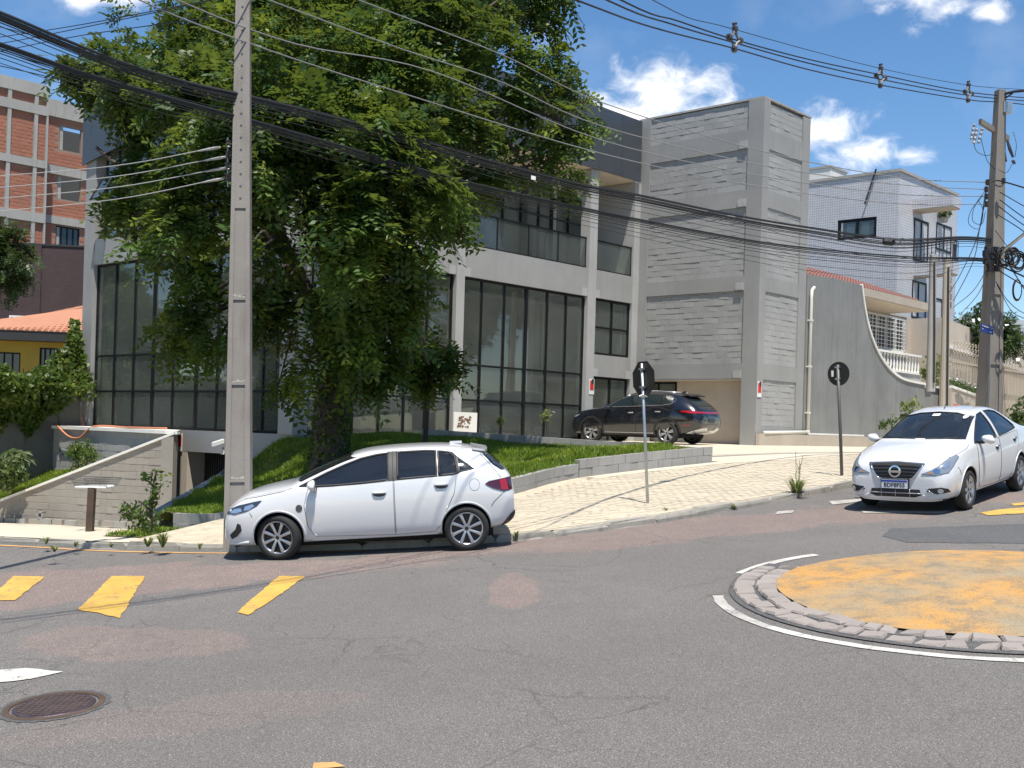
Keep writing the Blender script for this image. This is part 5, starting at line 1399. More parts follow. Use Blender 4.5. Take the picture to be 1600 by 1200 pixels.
def saloon():
    c = sd_
    for v in ('L', 'Rt'):
        d1 = [(.46, .965), (.40, .70), (.44, .42), (.54, .30), (1.50, .27), (1.50, 1.0), (1.0, .978)]
        d2 = [(1.515, 1.0), (1.515, .27), (2.14, .29), (2.22, .42), (2.32, .64), (2.46, .84), (2.52, 1.05), (2.1, 1.03)]
        w1, w2 = S1, S2
        for dp, w, hx, hz in ((d1, w1, 1.34, .865), (d2, w2, 2.28, .92)):
            dr_ = c.patch('door', dp, v, c.paint, .0045)
            c.line('door_gap', dp, v, .007, M['seam'], .0035, dr_, closed=True)
            c.line('window_trim', w, v, .026, M['black_plastic'], -.003, dr_, closed=True)
            c.patch('window', w, v, M['car_glass_tint'], -.006, dr_)
            c.handle(hx, hz, v, dr_, M['chrome'], .15)
        c.line('sill_trim', [(.46, .25), (2.2, .26)], v, .03, c.paint, .0)
        for xa in (0, 2.6): c.line('wheel_arch_lip', [(xa + .362 * math.cos(q), .32 + .362 * math.sin(q)) for q in np.linspace(-.2, math.pi + .2, 30)], v, .022, c.paint, .0)
        c.line('bumper_gap', [(-.44, .70), (-.38, .64), (-.36, .58)], v, .006, M['seam'], .003)
        c.line('hood_gap', [(-.5, .842), (-.2, .90), (.1, .952), (.24, .985)], v, .007, M['seam'], .002)
        tl = [(3.30, .98), (3.50, 1.02), (3.60, .98), (3.60, .74), (3.45, .76)]
        c.patch('taillight', tl, v, M['lamp_red'], .010)
    for s_ in (-1, 1):
        f = lambda P: [(s_ * y, z) for y, z in P]
        # big swept headlamps reaching back along the wings
        hl = [(.40, .615), (.53, .665), (.63, .74), (.70, .835), (.745, .87), (.775, .84), (.77, .72), (.745, .635), (.60, .605)]
        h = c.patch('headlight', f(hl), 'F', M['lamp_clear'], .010, step=.035)
        c.patch('lamp_glass', f([(.565, .665), (.60, .70), (.655, .69), (.66, .64), (.60, .63)]), 'F', M['chrome'], .014, h, step=.03)
        c.patch('lamp_glass', f([(.655, .72), (.69, .79), (.735, .79), (.74, .72), (.70, .69)]), 'F', M['lamp_inner'], .014, h, step=.03)
        c.patch('indicator', f([(.50, .625), (.53, .645), (.565, .640), (.56, .622)]), 'F', M['amber'], .014, h, step=.03)
        c.line('lamp_rim', f(hl), 'F', .008, M['lamp_dark'], .008, h, closed=True)
        fg = [(.475, .36), (.50, .405), (.68, .425), (.745, .40), (.76, .345), (.62, .325)]
        g = c.patch('foglight_recess', f(fg), 'F', M['black_plastic'], .006, step=.04)
        c.patch('foglight', [(s_ * (.665 + .035 * math.cos(q)), .372 + .035 * math.sin(q)) for q in np.linspace(0, 2 * math.pi, 15)[:-1]], 'F', M['lamp_inner'], .011, g, step=.04)
        c.line('foglight_trim', f([(.48, .395), (.56, .335), (.62, .318)]), 'F', .016, M['chrome'], .010, g)
        c.line('bumper_crease', f([(.42, .30), (.50, .26), (.70, .262)]), 'F', .02, c.paint, .0)
        c.line('wiper', f([(.08, 1.06), (.35, 1.065), (.58, 1.075)]), 'F', .016, M['black_plastic'], .012, tilt=0)
    gr = c.patch('grille', [(-.40, .755), (-.30, .60), (-.24, .545), (.24, .545), (.30, .60), (.40, .755), (0, .775)], 'F', M['black_plastic'], .006, step=.04)
    for z in (.585, .63, .675, .72):
        w = .27 + (z - .56) * .55; c.line('grille_bar', [(-w, z), (0, z + .008), (w, z)], 'F', .012, M['alloy_dark'], .012, gr)
    for s_ in (-1, 1): c.line('grille_chrome', [(s_ * .42, .76), (s_ * .34, .64), (s_ * .27, .55), (s_ * .20, .535)], 'F', .032, M['chrome'], .010, gr)
    c.line('grille_chrome', [(-.42, .765), (0, .785), (.42, .765)], 'F', .018, M['chrome'], .008, gr)
    em = MB(); p, nn = c.hit(0, .65, 'F'); A = Vector((-1, 0, .1)).normalized()
    em.lathe([(.068, .0), (.090, .012), (.092, .02), (.07, .022), (.066, .012)], 28, p - Vector((.012, 0, 0)), A, closed=True)
    em.obox(p - Vector((.035, .098, .017)), (.012, 0, 0), (0, .196, 0), (0, 0, .034)); em.build('emblem', M['chrome'], gr, fix=True)
    lg = c.patch('lower_grille', [(-.40, .30), (-.37, .385), (.37, .385), (.40, .30), (.3, .265), (-.3, .265)], 'F', M['black_plastic'], .006, step=.04)
    c.line('grille_bar', [(-.39, .325), (0, .325), (.39, .325)], 'F', .016, M['silver_trim'], .008, lg)
    for y in (-.22, .0, .22): c.line('grille_bar', [(y, .27), (y, .385)], 'F', .010, M['silver_trim'], .008, lg)
    c.line('bumper_lip', [(-.62, .215), (0, .20), (.62, .215)], 'F', .03, c.paint, .0)
    # number plate
    p, nn = c.hit(0, .46, 'F'); x0 = p.x - .03
    m = MB(); m.box((x0 - .012, -.20, .395), (x0, .20, .525)); pt = m.build('number_plate', M['plate_white'], c.root)
    m = MB(); m.box((x0 - .0145, -.198, .492), (x0 - .0125, .198, .523)); m.build('plate_band', M['plate_blue'], pt)
    mw = Matrix(((0, 0, -1, x0 - .0135), (-1, 0, 0, 0), (0, 1, 0, .443), (0, 0, 0, 1)))
    ztext('BDF8F55', .088, .0012, M['plate_ink'], pt, mw, bold=.002)
    m = MB(); m.box((x0, -.215, .385), (x0 + .07, .215, .535)); m.build('plate_holder', M['black_plastic'], pt)
    ws = SWS
    w = c.patch('windscreen', ws, 'F', M['car_glass_clear'], -.005, step=.05); c.interior(.46, 1.2, 2.12, .98)
    c.line('screen_rim', ws, 'F', .014, M['black_plastic'], .004, w, closed=True)
    c.patch('sticker', [(.06, 1.375), (.06, 1.405), (-.06, 1.408), (-.06, 1.378)], 'F', M['white'], .010, w)
    c.patch('sticker', [(-.47 + .035 * math.cos(q), 1.365 + .028 * math.sin(q)) for q in np.linspace(0, 6.2, 12)], 'F', M['plate_white'], .010, w)
    c.patch('rear_window', spd['rear_open'], 'B', M['car_glass_tint'], -.004)
    m = MB(); q, nn = c.hit(1.30, .0, 'T'); m.tube([q, q + Vector((.06, 0, .05)), q + Vector((.16, 0, .12))], .006, 5); m.build('roof_antenna', M['black_plastic'], c.root)
    for sd in (-1, 1):
        c.wheel(0, sd, 0, 7, 'blade', .205); c.wheel(2.60, sd, 0, 7, 'blade', .205)
        c.mirror(sd, .60, 1.0, c.paint, out=.21)
    m = MB(); m.box((-.5, -.62, .17), (3.2, .62, .30)); m.build('underbody', M['well'], c.root)
saloon()

# ---- black sport utility car parked on the forecourt
sup = dict(wbase=2.77, wr_=.365, tw=.23, track=1.62, arch=.405,
  xs=[-.92, -.90, -.86, -.78, -.66, -.5, -.3, -.1, .1, .26, .4, .6, .85, 1.05, 1.25, 1.5, 1.8, 2.1, 2.4, 2.7, 2.95, 3.15, 3.35, 3.55, 3.70, 3.80, 3.85],
  zb=[(-.92, .36), (-.86, .26), (-.5, .22), (.5, .22), (2.4, .23), (3, .28), (3.6, .34), (3.85, .50)],
  zt=[(-.92, .66), (-.90, .78), (-.86, .86), (-.78, .93), (-.66, 1.01), (-.5, 1.06), (-.3, 1.10), (-.1, 1.13), (.1, 1.155), (.26, 1.18), (.4, 1.21), (.6, 1.32), (.85, 1.45), (1.05, 1.545), (1.25, 1.61), (1.5, 1.655), (1.8, 1.67), (2.1, 1.668), (2.4, 1.655), (2.7, 1.63), (2.95, 1.59), (3.15, 1.53), (3.35, 1.42), (3.55, 1.28), (3.7, 1.17), (3.8, 1.06), (3.85, .86)],
  belt=[(-.92, .60), (-.86, .78), (-.7, .92), (-.4, 1.01), (.1, 1.08), (.6, 1.11), (1.6, 1.15), (2.6, 1.20), (3.0, 1.23), (3.4, 1.15), (3.7, 1.05), (3.85, .80)],
  wm=[(-.92, .62), (-.90, .70), (-.86, .77), (-.78, .83), (-.66, .88), (-.5, .915), (-.2, .935), (1, .945), (2.7, .945), (3.2, .92), (3.5, .875), (3.7, .82), (3.8, .77), (3.85, .68)],
  wl=[(-.92, .58), (-.8, .78), (-.5, .87), (2.8, .885), (3.4, .83), (3.85, .62)],
  wb=[(-.92, .60), (-.86, .70), (-.6, .80), (0, .87), (1, .885), (2.5, .88), (3.1, .84), (3.5, .77), (3.85, .62)],
  wr=[(-.92, .48), (-.8, .60), (-.4, .72), (.1, .78), (.26, .78), (.5, .71), (.9, .65), (1.3, .62), (2.2, .61), (2.8, .59), (3.2, .58), (3.5, .62), (3.85, .55)],
  crown=[(-.92, .03), (-.5, .05), (.3, .05), (1, .05), (3.85, .045)])
_rl = at(1043, 695, 36.3); _rl.z = zpav(_rl.x, _rl.y) + .008; _ax = Vector((-.80, .60, 0)).normalized()
_fl = _rl + _ax * 2.77; _fl.z = zpav(_fl.x, _fl.y) + .008
su = Car('suv', 'black sport utility car with silver roof rails parked on the forecourt', sup, place(_fl, _rl, .82, .15), M['car_black'])
def suv():
    c = su
    for v in ('L', 'Rt'):
        wA = [(.54, 1.15), (.80, 1.27), (1.10, 1.42), (1.40, 1.52), (1.62, 1.55), (1.62, 1.18)]
        wB = [(1.72, 1.185), (1.72, 1.555), (2.1, 1.56), (2.5, 1.545), (2.5, 1.22)]
        wC = [(2.56, 1.23), (2.56, 1.53), (2.80, 1.48), (2.98, 1.38), (2.86, 1.27)]
        d1 = [(.50, 1.06), (.44, .75), (.50, .42), (.60, .33), (1.66, .32), (1.66, 1.10)]
        d2 = [(1.68, 1.10), (1.68, .32), (2.28, .34), (2.38, .56), (2.5, .75), (2.66, .9), (2.66, 1.15)]
        for dp, w, hx, hz in ((d1, wA, 1.48, .97), (d2, wB, 2.45, 1.01)):
            dr_ = c.patch('door', dp, v, c.paint, .0045); c.line('door_gap', dp, v, .006, M['well'], .003, dr_, closed=True)
            c.patch('window', w, v, M['car_glass'], .008, dr_); c.handle(hx, hz, v, dr_, M['chrome'], .2)
        c.patch('quarter_window', wC, v, M['car_glass'], .008)
        c.line('window_trim', [(.50, 1.14), (1.7, 1.178), (2.6, 1.22), (2.88, 1.26), (3.01, 1.385), (2.82, 1.495), (2.5, 1.565), (1.7, 1.575), (1.35, 1.53), (1.0, 1.40)], v, .014, M['chrome'], .010)
        for xa in (0, 2.77):
            P = [(xa + .47 * math.cos(q), .38 + .47 * math.sin(q)) for q in np.linspace(-.2, math.pi + .2, 26)] + [(xa + .405 * math.cos(q), .38 + .405 * math.sin(q)) for q in np.linspace(math.pi + .2, -.2, 26)]
            c.patch('arch_cladding', P, v, M['black_plastic'], .008, step=.1)
        c.patch('sill_cladding', [(.42, .25), (.46, .36), (2.34, .36), (2.38, .25)], v, M['black_plastic'], .008)
        c.line('sill_trim', [(.5, .345), (2.3, .345)], v, .02, M['silver_trim'], .012)
        c.line('roof_rail', [(1.15, 1.595), (1.6, 1.645), (2.2, 1.65), (2.85, 1.60)], v, .035, M['silver_trim'], .022)
        c.patch('taillight', [(3.20, 1.02), (3.30, 1.06), (3.62, 1.05), (3.76, 1.03), (3.76, .97), (3.5, .975)], v, M['lamp_red'], .012)
        c.patch('headlight', [(-.84, .80), (-.6, .88), (-.45, .90), (-.6, .82)], v, M['lamp_clear'], .010)
        c.patch('skid_plate', [(3.35, .36), (3.62, .46), (3.80, .52), (3.82, .44), (3.62, .36)], v, M['silver_trim'], .016)
        c.line('bumper_reflector', [(3.30, .60), (3.55, .62)], v, .02, M['lamp_red'], .012)
    c.patch('windscreen', [(-.72, 1.16), (-.58, 1.53), (0, 1.60), (.58, 1.53), (.72, 1.16)], 'F', M['car_glass'], .006)
    c.patch('rear_window', [(-.62, 1.20), (-.50, 1.48), (0, 1.52), (.50, 1.48), (.62, 1.20)], 'B', M['car_glass'], .006)
    c.patch('light_bar', [(-.72, .975), (-.72, 1.03), (.72, 1.03), (.72, .975)], 'B', M['lamp_red'], .010)
    c.patch('skid_plate', [(-.70, .42), (-.66, .52), (-.3, .54), (-.2, .47), (.2, .47), (.3, .54), (.66, .52), (.70, .42), (.5, .37), (-.5, .37)], 'B', M['silver_trim'], .016)
    p, nn = c.hit(0, .76, 'B'); m = MB(); m.box((p.x - .01, -.2, .70), (p.x + .012, .2, .83)); m.build('number_plate', M['plate_ink'], c.root)
    m = MB(); m.prism([(3.05, -.52, 1.575), (3.36, -.48, 1.50), (3.40, 0, 1.515), (3.36, .48, 1.50), (3.05, .52, 1.575)], (0, 0, .035)); m.build('spoiler', M['black_plastic'], c.root, fix=True)
    m = MB(); m.prism([(2.75, 0, 1.62), (2.93, 0, 1.60), (2.91, 0, 1.69)], (0, .03, 0)); m.build('roof_antenna', M['black_plastic'], c.root, fix=True)
    for sd in (-1, 1):
        c.wheel(0, sd, 0, 6, 'double', .255); c.wheel(2.77, sd, 0, 6, 'double', .255); c.mirror(sd, .66, 1.11, c.paint, out=.22)
    m = MB(); m.box((-.4, -.7, .20), (3.2, .7, .32)); m.build('underbody', M['well'], c.root)
suv()
# ------------------------------------------------------------------ neighbours on the right
CUR = FR(TF + NR * .02, DR, NR)
hs = thing('house', 'beige single storey house with a red tiled roof behind a curved grey wall', 'house', tuple(CUR.p(8, 2.2, -2)))
gw = thing('curved_wall', 'tall grey rendered wall sweeping down in a curve beside the tower', 'wall', tuple(CUR.p(6, 2.2)))
cpts = [(1266, 430), (1300, 434), (1345, 445), (1349, 475), (1356, 510), (1366, 540), (1380, 566), (1396, 584), (1414, 595), (1446, 602)]
ct = [CUR.px(x, y) for x, y in cpts]; ct[0] = (3.16, ct[0][1])
cs = [ct[0], ct[1], ct[2]] + [(p.x, p.y) for p in cat([(a, b, 0) for a, b in ct[2:]], 4)][1:]
m = MB(); prev = cs[0]
for a, b in zip(cs[:-1], cs[1:]):
    CUR.poly(m, [(a[0], 1.6), (b[0], 1.6), (b[0], b[1]), (a[0], a[1])], -.2, 0)
m.build('render_face', M['wall_stained'], gw)
m = MB()
for a, b in zip(cs[2:-1], cs[3:]):
    d = Vector((b[0] - a[0], b[1] - a[1], 0)).normalized(); nn = Vector((-d.y, d.x, 0)) * .09
    if nn.x < 0 and nn.y < 0: nn = -nn
    CUR.poly(m, [(a[0], a[1]), (b[0], b[1]), (b[0] + nn.x, b[1] + nn.y), (a[0] + nn.x, a[1] + nn.y)], -.3, .05)
m.build('coping', M['coping'], gw, fix=True)
m = MB(); CUR.box(m, 3.16, ct[-1][0] + .3, 1.4, 2.66, .012, .14); m.build('plinth', M['beige_dark'], gw)
m = MB(); CUR.box(m, 3.42, ct[5][0] - .8, 2.67, 2.73, .015, .075); m.build('skirting', M['coping'], gw)
# meter pillar
MT = FR(CUR.p(ct[-1][0], 0, .0), DR, NR)
q = thing('meter_pillar', 'grey rendered meter pillar with a pale slab cap at the end of the curved wall', 'pillar', tuple(MT.p(.5, 2.2)))
m = MB(); MT.box(m, 0, 1.15, 1.6, MT.px(1446, 606)[1], -.7, .25); m.build('pillar_body', M['wall_grey'], q)
m = MB(); MT.box(m, -.08, 1.25, MT.px(1446, 606)[1] + .002, MT.px(1446, 606)[1] + .1, -.8, .33); m.build('cap', M['coping'], q)
m = MB(); MT.box(m, .72, 1.12, MT.px(1446, 606)[1] - 1.9, MT.px(1446, 606)[1] - .1, .252, .3); m.build('meter_box', M['metal_dark'], q)
# house body
HF = FR(CUR.p(0, 0, -1.8), DR, NR)
tw0, zw1 = HF.px(1357, 486); tw1, zw0 = HF.px(1414, 552); tr = HF.px(1424, 520)[0]; te0 = HF.px(1344, 450)[0]
EZT = (HF.px(1344, 450, 1.7)[1] + HF.px(1452, 474, 1.7)[1]) / 2 - .34
m = MB(); HF.box(m, 4, tw0 - .1, 2, EZT, -.3, 0); HF.box(m, tw1 + .1, tr, 2, EZT, -.3, 0); HF.box(m, tw0 - .1, tw1 + .1, 2, zw0 - .1, -.3, 0); HF.box(m, tw0 - .1, tw1 + .1, zw1 + .1, EZT, -.3, 0)
m.prism([HF.p(tr, 2, -.3), HF.p(tr, 2, 1.6), HF.p(tr, EZT, 1.6), HF.p(tr, EZT, -.3)], DR * .2)
hw = m.build('wall', M['beige'], hs)
wd = window(hs, HF, tw0, tw1, zw0, zw1, [tw0 + (tw1 - tw0) * k / 4 for k in (1, 2, 3)], (zw1 - .55,), o=-.05, fw=.09, frame='white', glass='car_glass')
m = MB()
for k in range(13): t = tw0 + .1 + (tw1 - tw0 - .2) * k / 12; HF.box(m, t - .012, t + .012, zw0 + .05, zw1 - .05, .01, .025)
for k in range(9): z = zw0 + .1 + (zw1 - zw0 - .2) * k / 8; HF.box(m, tw0 + .05, tw1 - .05, z - .012, z + .012, .026, .04)
tag(m.build('grille', M['white'], wd), kind='stuff')
m = MB(); HF.box(m, tw0 - .2, tw1 + .2, zw0 - .18, zw0 - .02, .002, .12); m.build('sill', M['coping'], wd)
ea = HF.px(1344, 450, 1.7); eb = HF.px(1452, 474, 1.7)
ez = (ea[1] + eb[1]) / 2
m = MB(); HF.box(m, 3.4, eb[0], ez - .28, ez + .02, -.3, 1.7); m.build('eave', M['beige_dark'], hs)
m = MB(); HF.box(m, 3.4, eb[0] - .05, ez - .33, ez - .285, -.2, 1.65); m.build('soffit', M['soffit'], hs)
# tiled roof: rows of half round tiles
ra = HF.px(1266, 424, 1.5); rb = HF.px(1400, 455, 1.5)
tl = MB(); tl0, tl1 = 3.3, eb[0] - .6
rise = 1.15; run = 3.2
nrow = 9; ncol = int((tl1 - tl0) / .24)
for i in range(ncol):
    t = tl0 + i * .24
    for j in range(nrow):
        u0, u1 = j / nrow, (j + 1.12) / nrow
        zz0, zz1 = ez + .04 + rise * u0 + .025, ez + .04 + rise * u1
        o0, o1 = 1.62 - run * u0, 1.62 - run * u1
        A = [HF.p(t, zz0 - .02, o0), HF.p(t + .06, zz0 + .05, o0), HF.p(t + .14, zz0 + .05, o0), HF.p(t + .2, zz0 - .02, o0)]
        B = [HF.p(t + .01, zz1 - .02, o1), HF.p(t + .07, zz1 + .035, o1), HF.p(t + .13, zz1 + .035, o1), HF.p(t + .19, zz1 - .02, o1)]
        tl.add(A + B, [(0, 1, 5, 4), (1, 2, 6, 5), (2, 3, 7, 6), (0, 3, 2, 1)])
rf = MB(); rf.prism([HF.p(tl0, ez + .02, 1.62), HF.p(tl1, ez + .02, 1.62), HF.p(tl1, ez + .02 + rise, 1.62 - run), HF.p(tl0, ez + .02 + rise, 1.62 - run)], (0, 0, .03))
ro = rf.build('roof', M['red_tile'], hs, fix=True)
tag(tl.build('roof_tile', M['red_tile'], ro, fix=True), kind='stuff')
# balustrade with turned balusters
BF = FR(CUR.p(0, 0, -.6), DR, NR)
b0 = BF.px(1364, 547); b1 = BF.px(1437, 556); bz0 = BF.px(1372, 578)[1]; bz1 = BF.px(1400, 550)[1]
bl_ = thing('balustrade', 'white balustrade of turned balusters on the terrace of the beige house', 'balustrade', tuple(BF.p(b0[0], bz0)))
m = MB(); BF.box(m, b0[0], b1[0], bz1 - .08, bz1, -.1, .1); m.build('handrail', M['coping'], bl_)
m = MB(); BF.box(m, b0[0], b1[0], bz0, bz0 + .08, -.1, .1); m.build('base_rail', M['coping'], bl_)
m = MB(); BF.box(m, b0[0] - 2, b1[0] + .1, 2.0, bz0 - .002, -.25, .05); m.build('terrace_wall', M['concrete'], bl_)
H = bz1 - bz0 - .16
base_me = MB().lathe([(.05, 0), (.05, H * .08), (.03, H * .14), (.065, H * .38), (.028, H * .72), (.05, H * .9), (.05, H)], 8).build('baluster', M['coping'], bl_, smooth=True)
n = 15
for k in range(n):
    o = base_me if k == 0 else base_me.copy()
    if k: COL.objects.link(o)
    o.location = BF.p(b0[0] + .15 + (b1[0] - b0[0] - .3) * k / (n - 1), bz0 + .08) - Vector(bl_['_b']) + Vector(bl_['_b']) * 0
base_v = Vector(bl_['_b'])
base_me.data.transform(Matrix.Translation(base_v))
# --- tiled apartment block
AC = at(1405, 300, 57); AC.z = 0
AF, AG = FR(AC, DL, NL), FR(AC, DR, NR)
ap = thing('apartment_block', 'pale tiled apartment block with a cantilevered balcony behind the red tiled roof', 'building', tuple(AC + UP * 3))
def tile_mat():
    t = NT('wall_tile'); g = t.n.new('ShaderNodeTexBrick'); g.offset = 0; g.squash = 1
    g.inputs['Color1'].default_value = (.61, .605, .61, 1); g.inputs['Color2'].default_value = (.55, .545, .555, 1); g.inputs['Mortar'].default_value = (.27, .27, .31, 1)
    g.inputs['Scale'].default_value = 1; g.inputs['Mortar Size'].default_value = .008; g.inputs['Brick Width'].default_value = .13; g.inputs['Row Height'].default_value = .13
    # object x,y,z -> along the facade
    cx = t.n.new('ShaderNodeSeparateXYZ'); t.l.new(t.tc.outputs['Object'], cx.inputs[0])
    cb = t.n.new('ShaderNodeCombineXYZ'); t.l.new(t.math('ADD', t.math('MULTIPLY', cx.outputs[0], 1.42), t.math('MULTIPLY', cx.outputs[1], .02)), cb.inputs[0]); t.l.new(cx.outputs[2], cb.inputs[1])
    t.l.new(cb.outputs[0], g.inputs['Vector'])
    f = t.rng(t.noise(.5, 5), .3, .7)
    t.col(t.mix(f, g.outputs['Color'], t.mix(1., g.outputs['Color'], (.88, .88, .9), 'MULTIPLY'))); t.r(.4); t.bump(g.outputs['Fac'], -.25, .01); return t.m
M['wall_tile'] = tile_mat()
zt = AF.px(1405, 268)[1]
tA = AF.px(1240, 300)[0]; tB = AG.px(1496, 330)[0]
wt0, wz1 = AF.px(1370, 338); wt1, wz0 = AF.px(1308, 376)
m = MB()
AF.box(m, 0, wt0, 2, zt, -.4, 0); AF.box(m, wt1, tA, 2, zt, -.4, 0); AF.box(m, wt0, wt1, 2, wz0, -.4, 0); AF.box(m, wt0, wt1, wz1, zt, -.4, 0)
m.build('wall', M['wall_tile'], ap)
m = MB()
d0 = AG.px(1427, 380); d1 = AG.px(1446, 380); dz1 = AG.px(1440, 344)[1]; bz = AG.px(1440, 410)[1]
p0 = AG.px(1462, 380); p1 = AG.px(1486, 380)
AG.box(m, .41, tB, 2, zt - .002, -.42, 0); m.build('wall', M['wall_tile'], ap)
m = MB(); m.prism([AF.p(-.1, zt, .06), AF.p(tA, zt, .06), AF.p(tA, zt, -3), AG.p(tB + .05, zt, -3), AG.p(tB + .05, zt, .06)], (0, 0, .14)); m.build('roof_edge', M['concrete'], ap, fix=True)
aw_ = window(ap, AF, wt0, wt1, wz0, wz1, ((wt0 + wt1) / 2,), (), o=-.03, fw=.14, depth=.1)
m = MB()
for a in (.25, .62):
    t = wt0 + (wt1 - wt0) * a
    for k in range(7): AF.box(m, t + k * .06, t + k * .06 + .045, wz0 + .2, wz1 - .2, -.3 - .03 * (k % 2), -.26)
tag(m.build('curtain', M['white'], aw_), kind='stuff')
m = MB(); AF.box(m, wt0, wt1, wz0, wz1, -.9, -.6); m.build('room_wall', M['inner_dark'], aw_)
dg_ = window(ap, AG, d0[0], d1[0] + .3, bz, dz1, ((d0[0] + d1[0]) / 2 + .15,), (), o=.03, fw=.12, name='door', glass='car_glass')
window(ap, AG, p0[0], p1[0], bz + .9, bz + 2.3, ((p0[0] + p1[0]) / 2,), (), o=.03, fw=.1, glass='car_glass')
lz1 = AG.px(1436, 440)[1]
window(ap, AG, d0[0], d1[0] + .25, lz1 - 1.9, lz1, ((d0[0] + d1[0]) / 2,), (), o=.03, fw=.1, glass='car_glass')
window(ap, AG, p0[0], p1[0], lz1 - 2.4, lz1 - .6, ((p0[0] + p1[0]) / 2,), (), o=.03, fw=.1, glass='car_glass')
cz = AG.px(1425, 327)[1]
t0c, t1c = AG.px(1426, 320)[0], AG.px(1502, 320, 2.0)[0]; t0r, t1r = AG.px(1428, 400)[0], AG.px(1499, 400, 2.0)[0]
m = MB(); AG.box(m, t0c, t1c, cz, cz + .5, .002, 2.0); cn = m.build('canopy', M['wall_tile'], ap)
m = MB(); AG.box(m, t0c + .05, t1c - .05, cz - .06, cz - .003, .002, 1.95); m.build('soffit', M['soffit'], cn)
fz = AG.px(1428, 412)[1]
m = MB(); AG.box(m, t0r, t1r, fz - .62, fz, .002, 2.0); bs = m.build('balcony_slab', M['wall_tile'], ap)
m = MB(); AG.box(m, t0r + .05, t1r - .05, fz - .68, fz - .623, .01, 1.95); m.build('soffit', M['soffit'], bs)
m = MB()
for z in (fz + 1.0, fz + .8, fz + .1): AG.box(m, t0r + .05, t1r - .02, z, z + .05, 1.90, 1.95)
k = 0; t = t0r + .06
while t < t1r: AG.box(m, t, t + .03, fz, fz + 1.0, 1.91, 1.94); t += .22
for k in range(10): m.obox(AG.p(t0r + .05, fz, .1 + k * .19), DR * .03, NR * .03, UP * 1.0)
m.obox(AG.p(t0r + .05, fz + 1.0, .05), DR * .05, NR * 1.84, UP * .05)
tag(m.build('railing', M['metal_dark'], ap), kind='stuff')
m = MB(); AG.box(m, t0r + .3, t1r - .15, fz + .15, fz + .85, 1.86, 1.89); m.build('railing_cloth', simple('dark_cloth', (.10, .055, .06), .9, vary=.2), ap)
bt = AF.px(1371, 268); bb = AF.px(1353, 320)
m = MB(); m.tube([AF.p(bt[0], bt[1] + .1, .15), AF.p(bb[0], bb[1], .15)], .045, 6); m.build('roof_strut', M['metal_dark'], ap)
q = thing('water_tank', 'small white water tank housing on the roof behind the tiled block', 'water tank', tuple(AF.p(7, zt, -6)))
t0 = AF.px(1297, 280, -6)[0]; t1 = AF.px(1262, 280, -6)[0]; z1 = AF.px(1280, 264, -6)[1]
m = MB(); AF.box(m, t0, t1, zt - 4, z1, -8, -6); m.build('tank_wall', M['coping'], q)
m = MB(); AF.box(m, t0 - .05, t1 + .05, z1 + .002, z1 + .12, -8.05, -5.95); m.build('lid', M['concrete'], q)
q = thing('potted_plant', 'potted plant hanging at the small window of the tiled block', 'plant', tuple(AG.p(p0[0] + .3, bz + 2.2, .3)))
m = MB(); m.lathe([(.001, 0), (.16, 0), (.22, .25), (.19, .25), (.001, .22)], 12, AG.p(p0[0] + .3, bz + 2.3, .3)); m.build('pot', M['beige_dark'], q, fix=True)
def leafball(name, c, r, n, size, mat, parent, seed, sz=1., drop=0):
    g = np.random.default_rng(seed); d = g.normal(size=(n, 3)); d /= np.linalg.norm(d, axis=1)[:, None]
    P = np.array(c) + d * (np.array(r) * (g.random((n, 1)) ** .45)); P[:, 2] -= drop * g.random(n)
    return leaves(name, P, size, mat, parent, g)
def leaves(name, P, size, mat, parent, g, asp=.45, droop=.5, base=None):
    n = len(P); a = g.normal(size=(n, 3)); a[:, 2] -= droop; a /= np.linalg.norm(a, axis=1)[:, None]
    b = g.normal(size=(n, 3)); b -= a * (a * b).sum(1)[:, None]; b /= np.linalg.norm(b, axis=1)[:, None]
    s = size * (.6 + .8 * g.random((n, 1)))
    c = np.cross(a, b)
    V = np.stack([P - a * s * .5, P + b * s * asp * .5 + c * s * .06, P + a * s * .5, P - b * s * asp * .5 + c * s * .06], 1).reshape(-1, 3)
    Fq = np.arange(4 * n).reshape(-1, 4)
    return npmesh(name, V, Fq, mat, parent, base)
leafball('leaves', AG.p(p0[0] + .3, bz + 2.75, .3), (.35, .35, .3), 260, .16, M['shrub'], q, 3)
# --- beige boundary wall up the street with a railing fence and gate
BW = FR(CUR.p(0, 0, .1), DR, NR)
tb0 = BW.px(1476, 560)[0]; tb1 = BW.px(1760, 560)[0]
bw = thing('boundary_wall', 'tall beige rendered wall climbing the street behind the concrete utility poles', 'wall', tuple(BW.p(tb0, 2.4)))
wz = lambda px, py: BW.px(px, py)
za, zb_ = wz(1478, 498), wz(1600, 543)
sl = (zb_[1] - za[1]) / (zb_[0] - za[0])
m = MB(); BW.poly(m, [(tb0, 1.5), (tb1, 1.5), (tb1, za[1] + sl * (tb1 - za[0])), (tb0, za[1])], -.2, 0); m.build('render_face', M['beige'], bw)
ma, mb_ = wz(1478, 540), wz(1600, 580); sl2 = (mb_[1] - ma[1]) / (mb_[0] - ma[0])
m = MB(); BW.poly(m, [(tb0, ma[1] - .08), (tb1, ma[1] + sl2 * (tb1 - ma[0]) - .08), (tb1, ma[1] + sl2 * (tb1 - ma[0]) + .06), (tb0, ma[1] + .06)], .002, .1); m.build('ledge', M['coping'], bw)
fe = thing('railing_fence', 'brown steel bar fence and gate in front of the beige wall', 'fence', tuple(BW.p(tb0, 2.4, .35)))
BX = FR(BW.p(0, 0, .35), DR, NR)
fa, fb = BX.px(1486, 566), BX.px(1600, 584); sl3 = (fb[1] - fa[1]) / (fb[0] - fa[0])
m = MB()
